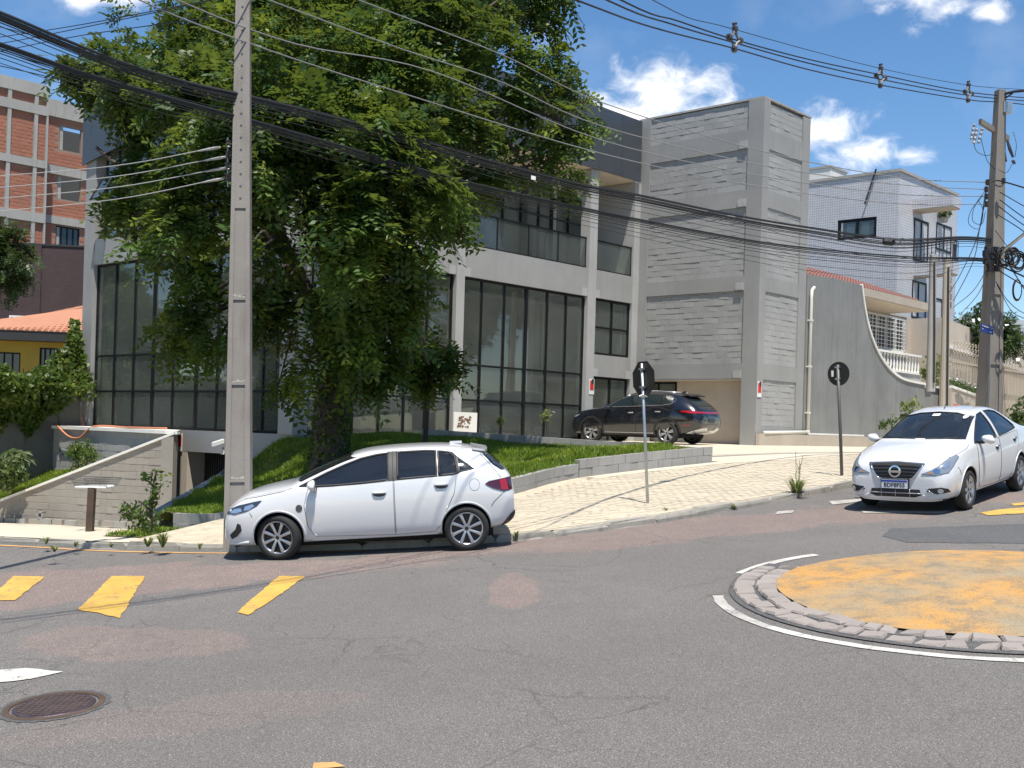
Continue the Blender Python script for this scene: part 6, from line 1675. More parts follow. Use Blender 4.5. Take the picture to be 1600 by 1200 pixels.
for dz in (0, -2.2): BX.poly(m, [(fa[0], fa[1] + dz), (tb1, fa[1] + sl3 * (tb1 - fa[0]) + dz), (tb1, fa[1] + sl3 * (tb1 - fa[0]) + dz + .06), (fa[0], fa[1] + dz + .06)], -.03, .03)
m.build('rail', M['beige_dark'], fe)
t = fa[0]
while t < tb1:
    z1 = fa[1] + sl3 * (t - fa[0]) + .35
    g = MB(); BX.box(g, t, t + .035, z1 - 2.75, z1, -.016, .016); g.build('bar', M['beige_dark'], fe); t += .19
m = MB()
for k in range(9):
    for zz in range(3): m.lathe([(.07, -.012), (.09, -.012), (.09, .012), (.07, .012)], 10, BX.p(fa[0] + .3 + k * .34, fa[1] + .55 + zz * .2 + sl3 * k * .34 - .1, 0), NR, closed=True)
tag(m.build('ring_panel', M['beige_dark'], fe), kind='stuff')
# low flower bed kerb with a white coping
lw = thing('planter_wall', 'low beige planter wall with a white sloping coping by the gate', 'low wall', tuple(BX.p(fa[0], 2.2, .8)))
PF = FR(BX.p(0, 0, .6), DR, NR)
pa, pb = PF.px(1487, 606), PF.px(1527, 620); sp_ = (pb[1] - pa[1]) / (pb[0] - pa[0])
pe = PF.px(1532, 620)[0]
m = MB(); PF.poly(m, [(pa[0], 1.6), (pe, 1.6), (pe, pa[1] + sp_ * (pe - pa[0])), (pa[0], pa[1])], -.3, 0); m.build('wall_face', M['beige_dark'], lw)
m = MB(); PF.poly(m, [(pa[0], pa[1] + .002), (pe, pa[1] + sp_ * (pe - pa[0]) + .002), (pe, pa[1] + sp_ * (pe - pa[0]) + .1), (pa[0], pa[1] + .1)], -.34, .04); m.build('coping', M['coping'], lw)
g = np.random.default_rng(4)
pts = np.array([PF.p(pa[0] + (pe - pa[0]) * u, pa[1] + sp_ * (pe - pa[0]) * u + .15 + .25 * g.random(), -.15 + .15 * g.normal()) for u in g.random(500)])
fl = thing('flower_plants', 'strip of low pale flowering plants along the planter wall', 'plant', tuple(PF.p(pa[0], pa[1])))
leaves('foliage', pts, .14, M['shrub'], fl, g)
pts = np.array([PF.p(pa[0] + (pe - pa[0]) * u, pa[1] + sp_ * (pe - pa[0]) * u + .3 + .2 * g.random(), -.1 + .12 * g.normal()) for u in g.random(60)])
leaves('blossom', pts, .11, M['white'], fl, g)
# painted butterfly-like dark mark and a red scrawl on the planter wall
q = tag(MB().prism([PF.p(*PF.px(x, y), .006) for x, y in ((1492, 616), (1497, 614), (1504, 622), (1507, 631), (1504, 633), (1494, 628))], NR * .006).prism([PF.p(*PF.px(x, y), .006) for x, y in ((1507, 632), (1510, 629), (1516, 630), (1512, 633))], NR * .006).build('wall_painting', M['concrete_dark'], None, base=tuple(PF.p(pa[0], pa[1])), fix=True), 'faded dark winged shape painted on the planter wall', 'wall painting')
q = tag(MB().prism([PF.p(*PF.px(x, y), .006) for x, y in ((1489, 632), (1497, 632), (1500, 635), (1490, 637))], NR * .006).build('wall_painting', M['red'], None, base=tuple(PF.p(pa[0], pa[1])), fix=True), 'small red daub painted low on the planter wall', 'wall painting')
# balcony-like steel shelf rack and the second house glimpsed between the poles
q = thing('billboard', 'grey signboard with a phone number beyond the beige wall', 'signboard', tuple(at(1585, 520, 62)))
BB = FR(Vector((at(1585, 520, 62).x, 62, 0)), Vector((.93, .36, 0)).normalized(), Vector((.36, -.93, 0)).normalized())
b0_, b1_ = BB.px(1571, 498), BB.px(1640, 560)
m = MB(); BB.box(m, b0_[0], b1_[0], b1_[1], b0_[1], -.06, 0); m.build('panel', simple('sign_grey', (.46, .50, .55), .5), q)
m = MB(); BB.box(m, b0_[0] + .3, b0_[0] + .42, 2, b1_[1], -.2, -.07); BB.box(m, b1_[0] - .4, b1_[0] - .28, 2, b1_[1], -.2, -.07); m.build('leg', M['galv'], q)
def fr_text(s_, fr, px, py, hpx, o, mat, parent, bold=0, ls=1.0):
    t, z = fr.px(px, py, o); t2, z2 = fr.px(px, py - hpx, o)
    mw = Matrix.Identity(4)
    X, Y, Z = fr.d, UP, fr.n
    for i in range(3): mw[i][0] = X[i] * ls; mw[i][1] = Y[i]; mw[i][2] = Z[i]
    p = fr.p(t, z, o); b = Vector(parent['_b'])
    for i in range(3): mw[i][3] = p[i] - b[i]
    return ztext(s_, (z2 - z) * 1.42, .006, mat, parent, mw, bold=bold, align='LEFT')
fr_text('3016-5224', BB, 1572.5, 520.5, 9.0, .012, M['plate_ink'], q, bold=.01, ls=.72)
m = MB()
for y0, x0, x1, hh_ in ((507.5, 1573, 1595, 1.7), (530.5, 1574, 1594, 1.5)):
    x = x0
    while x < x1:
        w = rng.uniform(.8, 1.7); a, z = BB.px(x, y0 + (x - x0) * .06, .01); b_ = BB.px(x + w, y0, .01)[0]; BB.box(m, a, b_, z - .025 * hh_, z + .025 * hh_, .004, .012); x += w + .5
tag(m.build('small_print', M['plate_ink'], q), kind='stuff')

# ------------------------------------------------------------------ neighbours on the left
# creeper-hung boundary wall
c0, c1 = Vector((-13.95, 37.5, 0)), Vector((-19.5, 29.2, 0)); cd = (c1 - c0).normalized(); cn_ = Vector((-cd.y, cd.x, 0))
if cn_.x < 0: cn_ = -cn_
CW = FR(c0, cd, cn_)
cw = thing('boundary_wall', 'stained grey wall hung with creeper between the grass plot and the yellow house', 'wall', tuple(CW.p(0, 1)))
m = MB(); CW.box(m, -.1, 10, .3, 3.5, -.2, 0); m.build('render_face', M['wall_damp'], cw)
m = MB()
for k in range(1, 5): CW.box(m, k * 1.9, k * 1.9 + .22, .3, 3.47, .001, .05)
m.build('pier', M['wall_damp'], cw)
g = np.random.default_rng(21)
n = 21000
u = g.random(n) * 10.2 - .1
low = 3.05 - .42 * np.clip(u, 0, 3.6) + .28 * np.sin(u * 2.7 + .4) + .18 * np.sin(u * 6.1)
zz = low + (3.92 + .16 * np.sin(u * 2.3) + .10 * np.sin(u * 7) + 1.3 * np.exp(-((u - .2) / .45) ** 2) + .35 * np.sin(u * 11) * (u < 1) - low) * g.random(n) ** .8
oo = (.12 + .55 * np.exp(-((zz - 3.5) / .7) ** 2)) * g.random(n) * 1.2 + .03
oo = np.where((zz > 3.55) & (g.random(n) < .5), -oo * 1.5, oo)
P = np.array(CW.o) + u[:, None] * np.array(CW.d) + oo[:, None] * np.array(CW.n) + zz[:, None] * np.array((0, 0, 1.))
cr = thing('creeper', 'thick green creeper tumbling over the stained grey wall', 'creeper', tuple(CW.p(3, 3.75)))
leaves('foliage', P, .165, M['ivy'], cr, g, .75, .3)
m = MB()
for k in range(9):
    t = .6 + k * 1.05; m.tube([CW.p(t, 1.6 + rng.random(), .03), CW.p(t + .2, 2.8, .1), CW.p(t + rng.uniform(-.4, .4), 4.0, .1)], .015, 4)
tag(m.build('stem', M['bark'], cr), kind='stuff')
# yellow house
YF = FR(at(60, 560, 47) * 1, Vector((.985, .17, 0)).normalized(), Vector((.17, -.985, 0)).normalized()); YF.o.z = 0
yh = thing('house', 'yellow house with orange clay roof tiles behind the creeper', 'house', tuple(YF.p(0, 2)))
ye = YF.px(0, 530)[1]; t0, t1 = YF.px(-90, 560)[0], YF.px(131, 560)[0]
W1_ = [YF.px(x, y) for x, y in ((62, 543), (93, 585))]; W2_ = [YF.px(x, y) for x, y in ((-20, 549), (31, 590))]
m = MB(); z0 = 1.5
YF.box(m, t0, W2_[0][0], z0, ye, -.25, 0); YF.box(m, W2_[1][0], W1_[0][0], z0, ye, -.25, 0); YF.box(m, W1_[1][0], t1, z0, ye, -.25, 0)
for w in (W1_, W2_): YF.box(m, w[0][0], w[1][0], z0, w[1][1], -.25, 0); YF.box(m, w[0][0], w[1][0], w[0][1], ye, -.25, 0)
m.build('wall', M['yellow_wall'], yh)
m = MB(); YF.box(m, t0, t1, W1_[0][1] + .18, W1_[0][1] + .42, .002, .07); m.build('string_course', M['yellow_wall'], yh)
for w in (W1_, W2_):
    n = 4; window(yh, YF, w[0][0], w[1][0], w[1][1], w[0][1], [w[0][0] + (w[1][0] - w[0][0]) * k / n for k in range(1, n)], (), o=-.06, fw=.06, glass='car_glass')
m = MB(); YF.box(m, t0 - .2, t1, ye - .05, ye + .32, -.3, .75); m.build('gutter', M['metal_dark'], yh)
ry = YF.px(131, 484, -2.8)[1]; rl = YF.px(0, 511, -2.8)[1]
tl = MB(); rise_l, rise_r = rl - ye - .3, ry - ye - .3
ncol = int((t1 - t0) / .23); nrow = 12
for i in range(ncol):
    t = t0 + i * .23; f = (t - YF.px(0, 511, -2.8)[0]) / (YF.px(131, 484, -2.8)[0] - YF.px(0, 511, -2.8)[0])
    rs = max(.3, rise_l + (rise_r - rise_l) * f)
    for j in range(nrow):
        u0, u1 = j / nrow, (j + 1.15) / nrow
        if u0 * (2.7) > rs + .2: pass
        za, zb2 = ye + .34 + rs * u0 + .03, ye + .34 + rs * u1; o0, o1 = .78 - 3.6 * u0, .78 - 3.6 * u1
        A = [YF.p(t, za - .03, o0), YF.p(t + .06, za + .05, o0), YF.p(t + .14, za + .05, o0), YF.p(t + .2, za - .03, o0)]
        B = [YF.p(t + .01, zb2 - .03, o1), YF.p(t + .07, zb2 + .035, o1), YF.p(t + .13, zb2 + .035, o1), YF.p(t + .19, zb2 - .03, o1)]
        tl.add(A + B, [(0, 1, 5, 4), (1, 2, 6, 5), (2, 3, 7, 6), (0, 3, 2, 1)])
tl_f = lambda t: max(.3, rise_l + (rise_r - rise_l) * ((t - YF.px(0, 511, -2.8)[0]) / (YF.px(131, 484, -2.8)[0] - YF.px(0, 511, -2.8)[0])))
m = MB(); m.add([YF.p(t0, ye + .33, .78), YF.p(t1, ye + .33, .78), YF.p(t1, ye + .33 + tl_f(t1), -2.82), YF.p(t0, ye + .33 + tl_f(t0), -2.82)], [(0, 1, 2, 3)]); ro = m.build('roof', M['clay_tile'], yh)
tag(tl.build('roof_tile', M['clay_tile'], ro, fix=True), kind='stuff')
m = MB()
nr_ = int((t1 - t0) / .4)
for i in range(nr_):
    t = t0 + i * .4; m.tube([YF.p(t, ye + .4 + tl_f(t), -2.85), YF.p(t + .44, ye + .42 + tl_f(t + .4), -2.85)], [.11, .09], 7)
tag(m.build('ridge_tile', M['clay_tile'], ro), kind='stuff')
# dark brown brick side wall
KF = FR(Vector((at(60, 440, 62).x, 62, 0)), Vector((.99, .14, 0)).normalized(), Vector((.14, -.99, 0)).normalized())
kb = thing('brick_building', 'dark brown brick building without windows behind the yellow house', 'building', tuple(KF.p(0, 3)))
t0, t1 = KF.px(-120, 440)[0], KF.px(150, 440)[0]; kz = KF.px(70, 384)[1]
def brick_tex(name, c1, c2, mo, w, h, ms, sx):
    t = NT(name); g_ = t.n.new('ShaderNodeTexBrick')
    for nm_, c in (('Color1', c1), ('Color2', c2), ('Mortar', mo)): g_.inputs[nm_].default_value = (*c, 1)
    g_.inputs['Scale'].default_value = 1; g_.inputs['Mortar Size'].default_value = ms; g_.inputs['Brick Width'].default_value = w; g_.inputs['Row Height'].default_value = h
    cx = t.n.new('ShaderNodeSeparateXYZ'); t.l.new(t.tc.outputs['Object'], cx.inputs[0]); cb = t.n.new('ShaderNodeCombineXYZ')
    t.l.new(t.math('MULTIPLY', cx.outputs[0], sx), cb.inputs[0]); t.l.new(cx.outputs[2], cb.inputs[1]); t.l.new(cb.outputs[0], g_.inputs['Vector'])
    f = t.rng(t.noise(.35, 5, .6), .3, .7); t.col(t.mix(f, g_.outputs['Color'], t.mix(1., g_.outputs['Color'], (.72, .72, .72), 'MULTIPLY'))); t.r(.85); t.bump(g_.outputs['Fac'], -.35, .01); return t.m
M['brown_wall'] = brick_tex('brown_wall', (.085, .048, .046), (.065, .038, .040), (.055, .04, .042), .24, .075, .012, 1)
m = MB(); KF.box(m, t0, t1, 1, kz, -.4, 0); m.build('wall', M['brown_wall'], kb)
m = MB(); KF.box(m, t0, t1, kz + .002, kz + .10, -.45, .05); m.build('coping', M['metal_dark'], kb)
a = KF.px(52, 440)[0]; m = MB(); KF.box(m, a - .4, a + .4, 1, kz - .01, .002, .12); m.build('pier', M['brown_wall'], kb)
w_ = [KF.px(x, y) for x, y in ((16, 493), (38, 506))]
q = window(kb, KF, w_[0][0], w_[1][0], w_[1][1] - .3, w_[0][1], (), (), o=.2, fw=.09, frame='white', glass='rail_glass')
# unfinished hollow-brick block with a concrete frame
UC = at(70, 250, 70); UC.z = 0
UF = FR(UC, -DR, NR); UG = FR(UC + DR * 1e-3 - NR * 1.6, DR, NR)
ub = thing('unfinished_building', 'unfinished red hollow brick building with a bare concrete frame', 'building', tuple(UC + UP * 3))
tE = UF.px(-60, 250)[0]
beams = [[UF.px(60, y)[1] for y in yy] for yy in ((131, 150), (164, 179), (250, 262), (333, 348))]
uz1 = UF.px(70, 136)[1]
cols_ = [UF.px(x, 250)[0] for x in (54, 12, -25)]
m = MB(); UF.box(m, 0, tE, 2, uz1, -.3, -.06); m.build('mortar_bed', M['mortar'], ub)
for z1, z0 in beams:
    m = MB(); UF.box(m, -.1, tE, z0, z1, -.3, .10); m.build('concrete_beam', M['concrete'], ub)
for t in cols_:
    m = MB(); UF.box(m, t - .11, t + .11, 2, uz1 - .01, -.06, .08); m.build('concrete_column', M['concrete'], ub)
m = MB(); UF.box(m, -.12, .0, 2, uz1 - .02, -.3, .09); m.build('concrete_column', M['concrete'], ub)
bl2 = []
zlo = UF.px(60, 395)[1]
r2 = random.Random(9)
zs_ = zlo
bh = .215
row = 0
while zs_ < uz1:
    t = 0 - (.2 if row % 2 else 0)
    while t < tE:
        a, b = max(t, .01), t + .40; zc = zs_ + bh / 2
        if b - a > .08 and not any(z0 - .08 < zc < z1 + .08 for z1, z0 in beams) and not any(abs((a + b) / 2 - c) < .14 for c in cols_):
            bl2.append((UF, a + .010, b - .010, zs_ + .010, zs_ + bh - .010, -.06))
        t += .40
    zs_ += bh; row += 1
bl2.sort(key=lambda q: abs(q[1] - 3) + abs(q[3] - 15) * .6)
put_blocks(ub, bl2, M['brick'], 300, 'brick', r2)
# recessed right-hand part with window openings
tg1 = UG.px(140, 250)[0]
op = [[UG.px(x, y) for x, y in ((94, 196), (127, 240))], [UG.px(x, y) for x, y in ((91, 270), (126, 316))], [UG.px(x, y) for x, y in ((88, 352), (124, 392))]]
gz1 = UG.px(100, 160)[1]
gb = [[UG.px(100, y)[1] for y in yy] for yy in ((160, 186), (262, 275), (340, 352))]
m = MB(); zprev = 2
segs_ = []
ops = sorted(op, key=lambda o: o[1][1])
for o_ in ops:
    (a, z1), (b, z0) = o_
    UG.box(m, 0, tg1, zprev, z0, -.25, -.05); UG.box(m, 0, a, z0, z1, -.25, -.05); UG.box(m, b, tg1, z0, z1, -.25, -.05); zprev = z1
UG.box(m, 0, tg1, zprev, gz1, -.25, -.05); m.build('mortar_bed', M['mortar'], ub)
M['brick_far'] = M['brick']
bulk = MB(); zs_ = zlo; row = 0
while zs_ < gz1:
    t = 0 - (.2 if row % 2 else 0)
    while t < tg1:
        a, b = max(t, .3), min(t + .4, tg1); zc = zs_ + bh / 2; tcn = (a + b) / 2
        if b - a > .08 and not any(z0 - .05 < zc < z1 + .05 for z1, z0 in gb) and not any(o_[0][0] - .2 < tcn < o_[1][0] + .2 and o_[1][1] - .1 < zc < o_[0][1] + .1 for o_ in op) and not (.55 < tcn < 1.0):
            block_mesh(bulk, UG, a + .01, b - .01, zs_ + .01, zs_ + bh - .01, -.05, r2)
        t += .4
    zs_ += bh; row += 1
tag(bulk.build('brick', M['brick'], ub), kind='stuff')
for z1, z0 in gb:
    m = MB(); UG.box(m, 0, tg1, z0, z1, -.3, .12); m.build('concrete_beam', M['concrete'], ub)
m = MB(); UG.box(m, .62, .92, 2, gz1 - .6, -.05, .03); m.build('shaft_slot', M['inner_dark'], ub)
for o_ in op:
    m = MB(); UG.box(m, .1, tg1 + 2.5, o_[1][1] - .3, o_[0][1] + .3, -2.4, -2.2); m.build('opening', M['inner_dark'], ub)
    m = MB(); UG.box(m, o_[0][0] + .05, o_[0][0] + .25, o_[1][1], o_[0][1], -.5, -.1); m.build('prop', M['concrete'], ub)
q = window(ub, UG, op[2][0][0], op[2][1][0], op[2][1][1], op[2][0][1], [op[2][0][0] + (op[2][1][0] - op[2][0][0]) * k / 4 for k in (1, 2, 3)], (), o=-.1, fw=.08, glass='car_glass')
m = MB(); m.prism([UF.p(tE, uz1, -.3), UF.p(-.1, uz1, -.3), UG.p(.0, uz1, -6), UF.p(tE, uz1, -8)], (0, 0, -.3)); m.build('roof_slab', M['concrete'], ub, fix=True)
# ------------------------------------------------------------------ street poles
def tpole(name, label, base, axis, w0, w1, H, d0, d1, mat, face, steps=(), seed=0):
    """slender tapered double-T concrete pole: two flanges and a web, recessed panels between cross ribs"""
    q = thing(name, label, 'utility pole', tuple(base)); B = Vector(base); A = Vector(axis).normalized()
    X = Vector(face).normalized(); Y = A.cross(X).normalized(); X = Y.cross(A)
    def sec(h):
        f = h / H; return w0 + (w1 - w0) * f, d0 + (d1 - d0) * f
    hs_ = [-.4] + [H * k / 12 for k in range(1, 13)]
    m = MB()
    for s_ in (-1, 1):                    # flanges
        rows = []
        for h in hs_:
            w, d = sec(h); c = B + A * h; fw = w * .21
            x0, x1 = s_ * w / 2, s_ * (w / 2 - fw)
            rows.append([c + X * x0 - Y * d / 2, c + X * x1 - Y * d / 2, c + X * x1 + Y * d / 2, c + X * x0 + Y * d / 2, c + X * x0 - Y * d / 2])
        m.sheet(rows)
    rows = []
    for h in hs_:
        w, d = sec(h); c = B + A * h; x = w / 2 - w * .20; dd = d * .40
        rows.append([c - X * x - Y * dd, c + X * x - Y * dd, c + X * x + Y * dd, c - X * x + Y * dd, c - X * x - Y * dd])
    m.sheet(rows)
    w, d = sec(H); m.obox(B + A * (H - .02) - X * w / 2 - Y * d / 2, X * w, Y * d, A * .03)
    m.build('shaft', mat, q, fix=True)
    for h0, h1 in steps:                  # solid stretches / ribs
        m = MB(); rows = []
        for h in (h0, h1):
            w, d = sec(h); c = B + A * h; x = w / 2 - w * .212
            rows.append([c - X * x - Y * d * .485, c + X * x - Y * d * .485, c + X * x + Y * d * .485, c - X * x + Y * d * .485])
        lo, hi = rows; m.add(lo + hi, [(0, 3, 2, 1), (4, 5, 6, 7)] + [(k, (k + 1) % 4, 4 + (k + 1) % 4, 4 + k) for k in range(4)])
        m.build('rib', mat, q, fix=True)
    q['_x'] = tuple(X); q['_y'] = tuple(Y); return q, B, A, X, Y, sec
PB = gp(372, 848, .10); PT = at(381, -60, 18.0)
p1, B1, A1, X1, Y1, sec1 = tpole('utility_pole', 'tall pale grey concrete utility pole standing before the tree by the hatchback', PB, PT - PB, .375, .17, 10.2, .30, .15, M['concrete_pole'], (1, .08, 0),
    steps=[(4.95, 10.2), (.9 - .04, .9), (2.28, 2.32), (3.55, 3.59)] , seed=1)
m = MB()
for k in range(26):
    h = 5.1 + k * .19; w, d = sec1(h); m.lathe([(.001, .004), (.018, .004)], 8, B1 + A1 * h - Y1 * d * .487, -Y1)
m.build('bolt_hole', M['inner_dark'], p1, fix=True); p1.children[-1]['kind'] = 'stuff'
for h in (.9, 2.32, 3.59):                # crumbly ledges
    w, d = sec1(h); m = MB()
    for k in range(3):
        vs, fs = chiselled(B1 + A1 * (h + .002) - X1 * (w * .28 - k * w * .19) - Y1 * d * .46, X1 * w * .18, Y1 * d * .16, A1 * rng.uniform(.02, .05), .008, rng); m.add(vs, fs)
    m.build('ledge_crust', M['kerb'], p1)
m = MB()
for px, py in ((357, 225), (357, 242), (357, 260), (357, 278)):
    c = at(px, py, 17.85); m.lathe([(.02, -.06), (.045, -.05), (.03, -.02), (.05, 0), (.03, .02), (.045, .05), (.02, .06)], 10, c, (0, 0, 1))
m.build('insulator', M['porcelain'], p1, fix=True); p1.children[-1]['kind'] = 'stuff'
m = MB(); m.tube([at(356, 215, 17.85), at(356, 292, 17.85)], .012, 5); m.build('insulator_rack', M['galv'], p1)
m = MB(); m.tube([at(386, 238, 17.7), at(376, 246, 17.7), at(364, 262, 17.72), at(362, 300, 17.7), at(370, 335, 17.7), at(378, 360, 17.7)], .010, 5); m.build('earth_wire', M['cable'], p1)

RB = at(1543, 690, 30); RB.z = pl(RB.x, RB.y); RT = at(1563, 142, 30)
p2, B2, A2, X2, Y2, sec2 = tpole('utility_pole', 'weathered dark concrete utility pole with a cross arm and a street name plate', RB, RT - RB, .52, .21, (RT - RB).length, .44, .20, M['concrete_dark'], (1, .25, 0),
    steps=[(4.6, (RT - RB).length), (.62, .68), (1.95, 2.02), (3.75, 3.82)])
m = MB(); a, b = at(1531, 194, 29.6), at(1575, 221, 30.5); d = (b - a); m.obox(a - Y2 * .06, d, Y2 * .11, A2 * .13); m.build('cross_arm', M['concrete_dark'], p2, fix=True)
def insul(m, c, r=.05, h=.22, axis=(0, 0, 1)):
    m.lathe([(r * .4, -h / 2), (r, -h * .42), (r * .55, -h * .3), (r, -h * .14), (r * .55, 0), (r, h * .14), (r * .55, h * .3), (r, h * .42), (r * .4, h / 2)], 9, c, axis)
for px, py, ax in ((1520, 206, (.2, 0, 1)), (1532, 212, (.25, 0, 1)), (1524, 213, (.2, 0, 1))):
    m = MB(); insul(m, at(px, py, 29.4), .045, .4, ax); m.build('fuse_cutout', M['galv'], p2, fix=True)
for px, py in ((1543, 285), (1541, 296), (1541, 307), (1541, 319), (1568, 283)):
    m = MB(); insul(m, at(px, py, 29.6), .065, .15); m.build('insulator', M['porcelain'], p2, fix=True)
for px, py, qx, qy in ((1574, 220, 1583, 246), (1567, 228, 1572, 253), (1582, 250, 1586, 256)):
    m = MB(); m.tube([at(px, py, 30.2), at((px + qx) / 2 - .5, (py + qy) / 2, 30.2), at(qx, qy, 30.2)], [.03, .045, .03], 7); m.build('arrester', M['porcelain'], p2)
m = MB(); c = at(1572, 168, 30.0); m.obox(c - X2 * .14 - Y2 * .1 - A2 * .15, X2 * .26, Y2 * .2, A2 * .28); m.build('light_control_box', M['galv'], p2, fix=True)
m = MB(); m.tube([at(1568, 147, 30), at(1585, 143, 29.6), at(1640, 138, 28.5)], .035, 7); m.tube([at(1568, 155, 30), at(1582, 146, 29.7)], .02, 6); m.build('top_bracket', M['metal_dark'], p2)
m = MB(); m.tube([at(1560, 405, 29.6), at(1572, 388, 29), at(1605, 362, 28), at(1660, 320, 27)], .04, 8); m.build('lamp_arm', M['galv'], p2, smooth=True)
m = MB()
rr_ = random.Random(4)
for k in range(26):
    c = at(1547 + rr_.uniform(-8, 10), 407 + rr_.uniform(-18, 18), 29.6); m.obox(c, X2 * rr_.uniform(.05, .18), Y2 * .12, A2 * rr_.uniform(.04, .15))
m.build('cable_clamps', M['metal_dark'], p2, fix=True); p2.children[-1]['kind'] = 'stuff'
for px, py, Y in ((1570, 402, 29.4), (1583, 402, 29.3), (1592, 408, 29.3)):
    m = MB()
    for k in range(5):
        c = at(px, py, Y) + Vector((rr_.uniform(-.03, .03), 0, rr_.uniform(-.03, .03))); r_ = rr_.uniform(.13, .19)
        m.tube([c + Vector((math.cos(q) * r_, rr_.uniform(-.02, .02), math.sin(q) * r_ * 1.25)) for q in np.linspace(0, 6.283, 15)], .018, 4, caps=False)
    o = m.build('cable_coil', M['cable'], None, base=tuple(at(px, py, Y)))
    tag(o, {1570: 'black cable coil tight against the weathered pole', 1583: 'black cable coil hanging in the air beside the street lamp arm', 1592: 'lower black cable coil beside the street lamp arm'}[px], 'cable coil', 'cable coils by the weathered pole')
m = MB()
for k in range(4):
    c = at(1590, 453, 29.2); r_ = .17 + k * .008; m.tube([c + Vector((math.cos(q) * r_ * .6, .01 * k, math.sin(q) * r_ * 1.4)) for q in np.linspace(0, 6.283, 17)], .012, 4, caps=False)
tag(m.build('cable_coil', M['cable'], None, base=tuple(at(1590, 453, 29.2))), 'thin oval black cable coil hanging lowest beside the weathered pole', 'cable coil', 'cable coils by the weathered pole')
sp_q = thing('street_sign', 'small dark blue street name plate strapped to the weathered pole', 'street sign', tuple(at(1543, 511, 29.5)))
a = at(1533, 505, 29.5); xd = (X2 - Vector((0, 0, .18))).normalized()
m = MB(); m.obox(a, xd * .37, Y2 * .012, -A2 * .21); m.build('plate', simple('sign_blue', (.012, .035, .20), .4), sp_q, fix=True)
zz_ = xd.cross(A2); m = MB()
for k, (u0, u1, v, h_) in enumerate(((.03, .05, .045, .04), (.065, .10, .055, .03), (.105, .13, .055, .03), (.135, .175, .058, .03), (.18, .215, .06, .03), (.22, .245, .06, .03), (.31, .325, .055, .025), (.03, .06, .13, .03), (.22, .25, .165, .018), (.255, .30, .165, .018))):
    m.obox(a + xd * u0 - A2 * (v + h_ / 2) + zz_ * .013 * (1 if zz_.y < 0 else -1), xd * (u1 - u0), zz_ * .002, A2 * h_)
tag(m.build('lettering', M['cable_white'], sp_q, fix=True), kind='stuff')
# two slender service poles by the meter pillar
for px0, py0, px1, py1, Y, r0, lb, mt in ((1454, 602, 1458, 400, 40, .135, 'pale slender concrete service pole standing on the meter pillar', 'concrete'), (1474, 655, 1480, 405, 38, .135, 'brownish slender concrete service pole just in front of the gate', 'beige_dark')):
    a, b = at(px0, py0 + 10, Y), at(px1, py1, Y)
    q = thing('service_pole', lb, 'utility pole', tuple(a), 'service poles by the meter pillar'); d = (b - a); n = 8
    m = MB(); X = Vector((1, 0, 0)); Yv = Vector((0, 1, 0)); rows = []
    for k in range(n + 1):
        c = a + d * k / n; w = r0 * (1 - .25 * k / n); e = w * .3
        rows.append([c + X * sx * w + Yv * sy * w for sx, sy in ((-1, -.6), (-.6, -1), (.6, -1), (1, -.6), (1, .6), (.6, 1), (-.6, 1), (-1, .6), (-1, -.6))])
    m.sheet(rows); m.obox(b - X * r0 * .7 - Yv * r0 * .7, X * r0 * 1.4, Yv * r0 * 1.4, UP * .04); m.build('shaft', M[mt], q, fix=True)
    m = MB(); m.tube([a - Yv * (r0 + .04) + X * .05 + UP * .3, a - Yv * (r0 + .04) + X * .02 + UP * 2, a + d * .95 - Yv * r0], .03, 6); m.build('conduit', M['metal_dark'], q)
m = MB()
for k in range(5):
    insul(m, at(1484, 425 + k * 13, 38), .07, .22)
q = tag(m.build('insulator_string', M['porcelain'], None, base=tuple(at(1484, 450, 38)), fix=True), 'string of dark insulators beside the brownish service pole', 'insulator'); q['kind'] = 'stuff'

# ------------------------------------------------------------------ overhead cables
CAB = {}
def cable(pts, r, mat, label, group, sag=0):
    P = [at(*p) for p in pts]; Q = cat(P, 6) if len(P) > 2 else [P[0].lerp(P[1], k / 10) for k in range(11)]
    if sag and len(P) == 2: Q = [q - UP * sag * 4 * (k / 10) * (1 - k / 10) for k, q in enumerate(Q)]
    o = MB().tube(Q, r, 5).build('overhead_cable', mat, None, smooth=True, base=tuple(Q[0]))
    return tag(o, label, 'cable', group)
rc = random.Random(12)
ORD2 = ORD
RA = [1, 3, 4, 5, 2, 6, 7, 0, 8]
gA = 'black telephone cables of the upper bundle'; gB = 'black telephone cables of the lower bundle'
upA = [(-120, -22, 13.0), (0, 20, 14), (100, 62, 15), (200, 101, 16), (300, 131, 17), (380, 149, 17.7), (500, 178, 19), (640, 215, 20.6), (760, 250, 22), (900, 287, 23.6), (1010, 308, 24.9), (1150, 337, 26.4), (1270, 357, 27.6), (1400, 375, 28.7), (1500, 371, 29.4), (1549, 374, 29.7)]
loB = [(-120, 28, 13.0), (0, 68, 14), (130, 113, 15.3), (260, 151, 16.6), (380, 184, 17.7), (520, 224, 19.2), (720, 282, 21.5), (860, 314, 23.2), (1010, 345, 24.9), (1190, 378, 26.8), (1320, 393, 28), (1430, 402, 28.9), (1510, 403, 29.4), (1549, 405, 29.7)]
for k in range(9):
    dy = [0, 6, 9, 12, 3, 15, 21, -3, 32][k]; r_ = [.021, .014, .015, .010, .010, .008, .007, .008, .006][k]
    w = rc.uniform(-1.4, 1.4)
    pts = [(x, y + dy * (1 - .25 * abs(math.sin(x / 520))) * (1 if x < 1450 else .5) + w * math.sin(x / 170 + k), Y) for x, y, Y in upA]
    cable(pts, r_, M['cable'], 'thick black telephone cable heading the upper bundle' if k == 0 else ORD2[RA[k]] + ' cable from the top of the upper sagging bundle', gA)
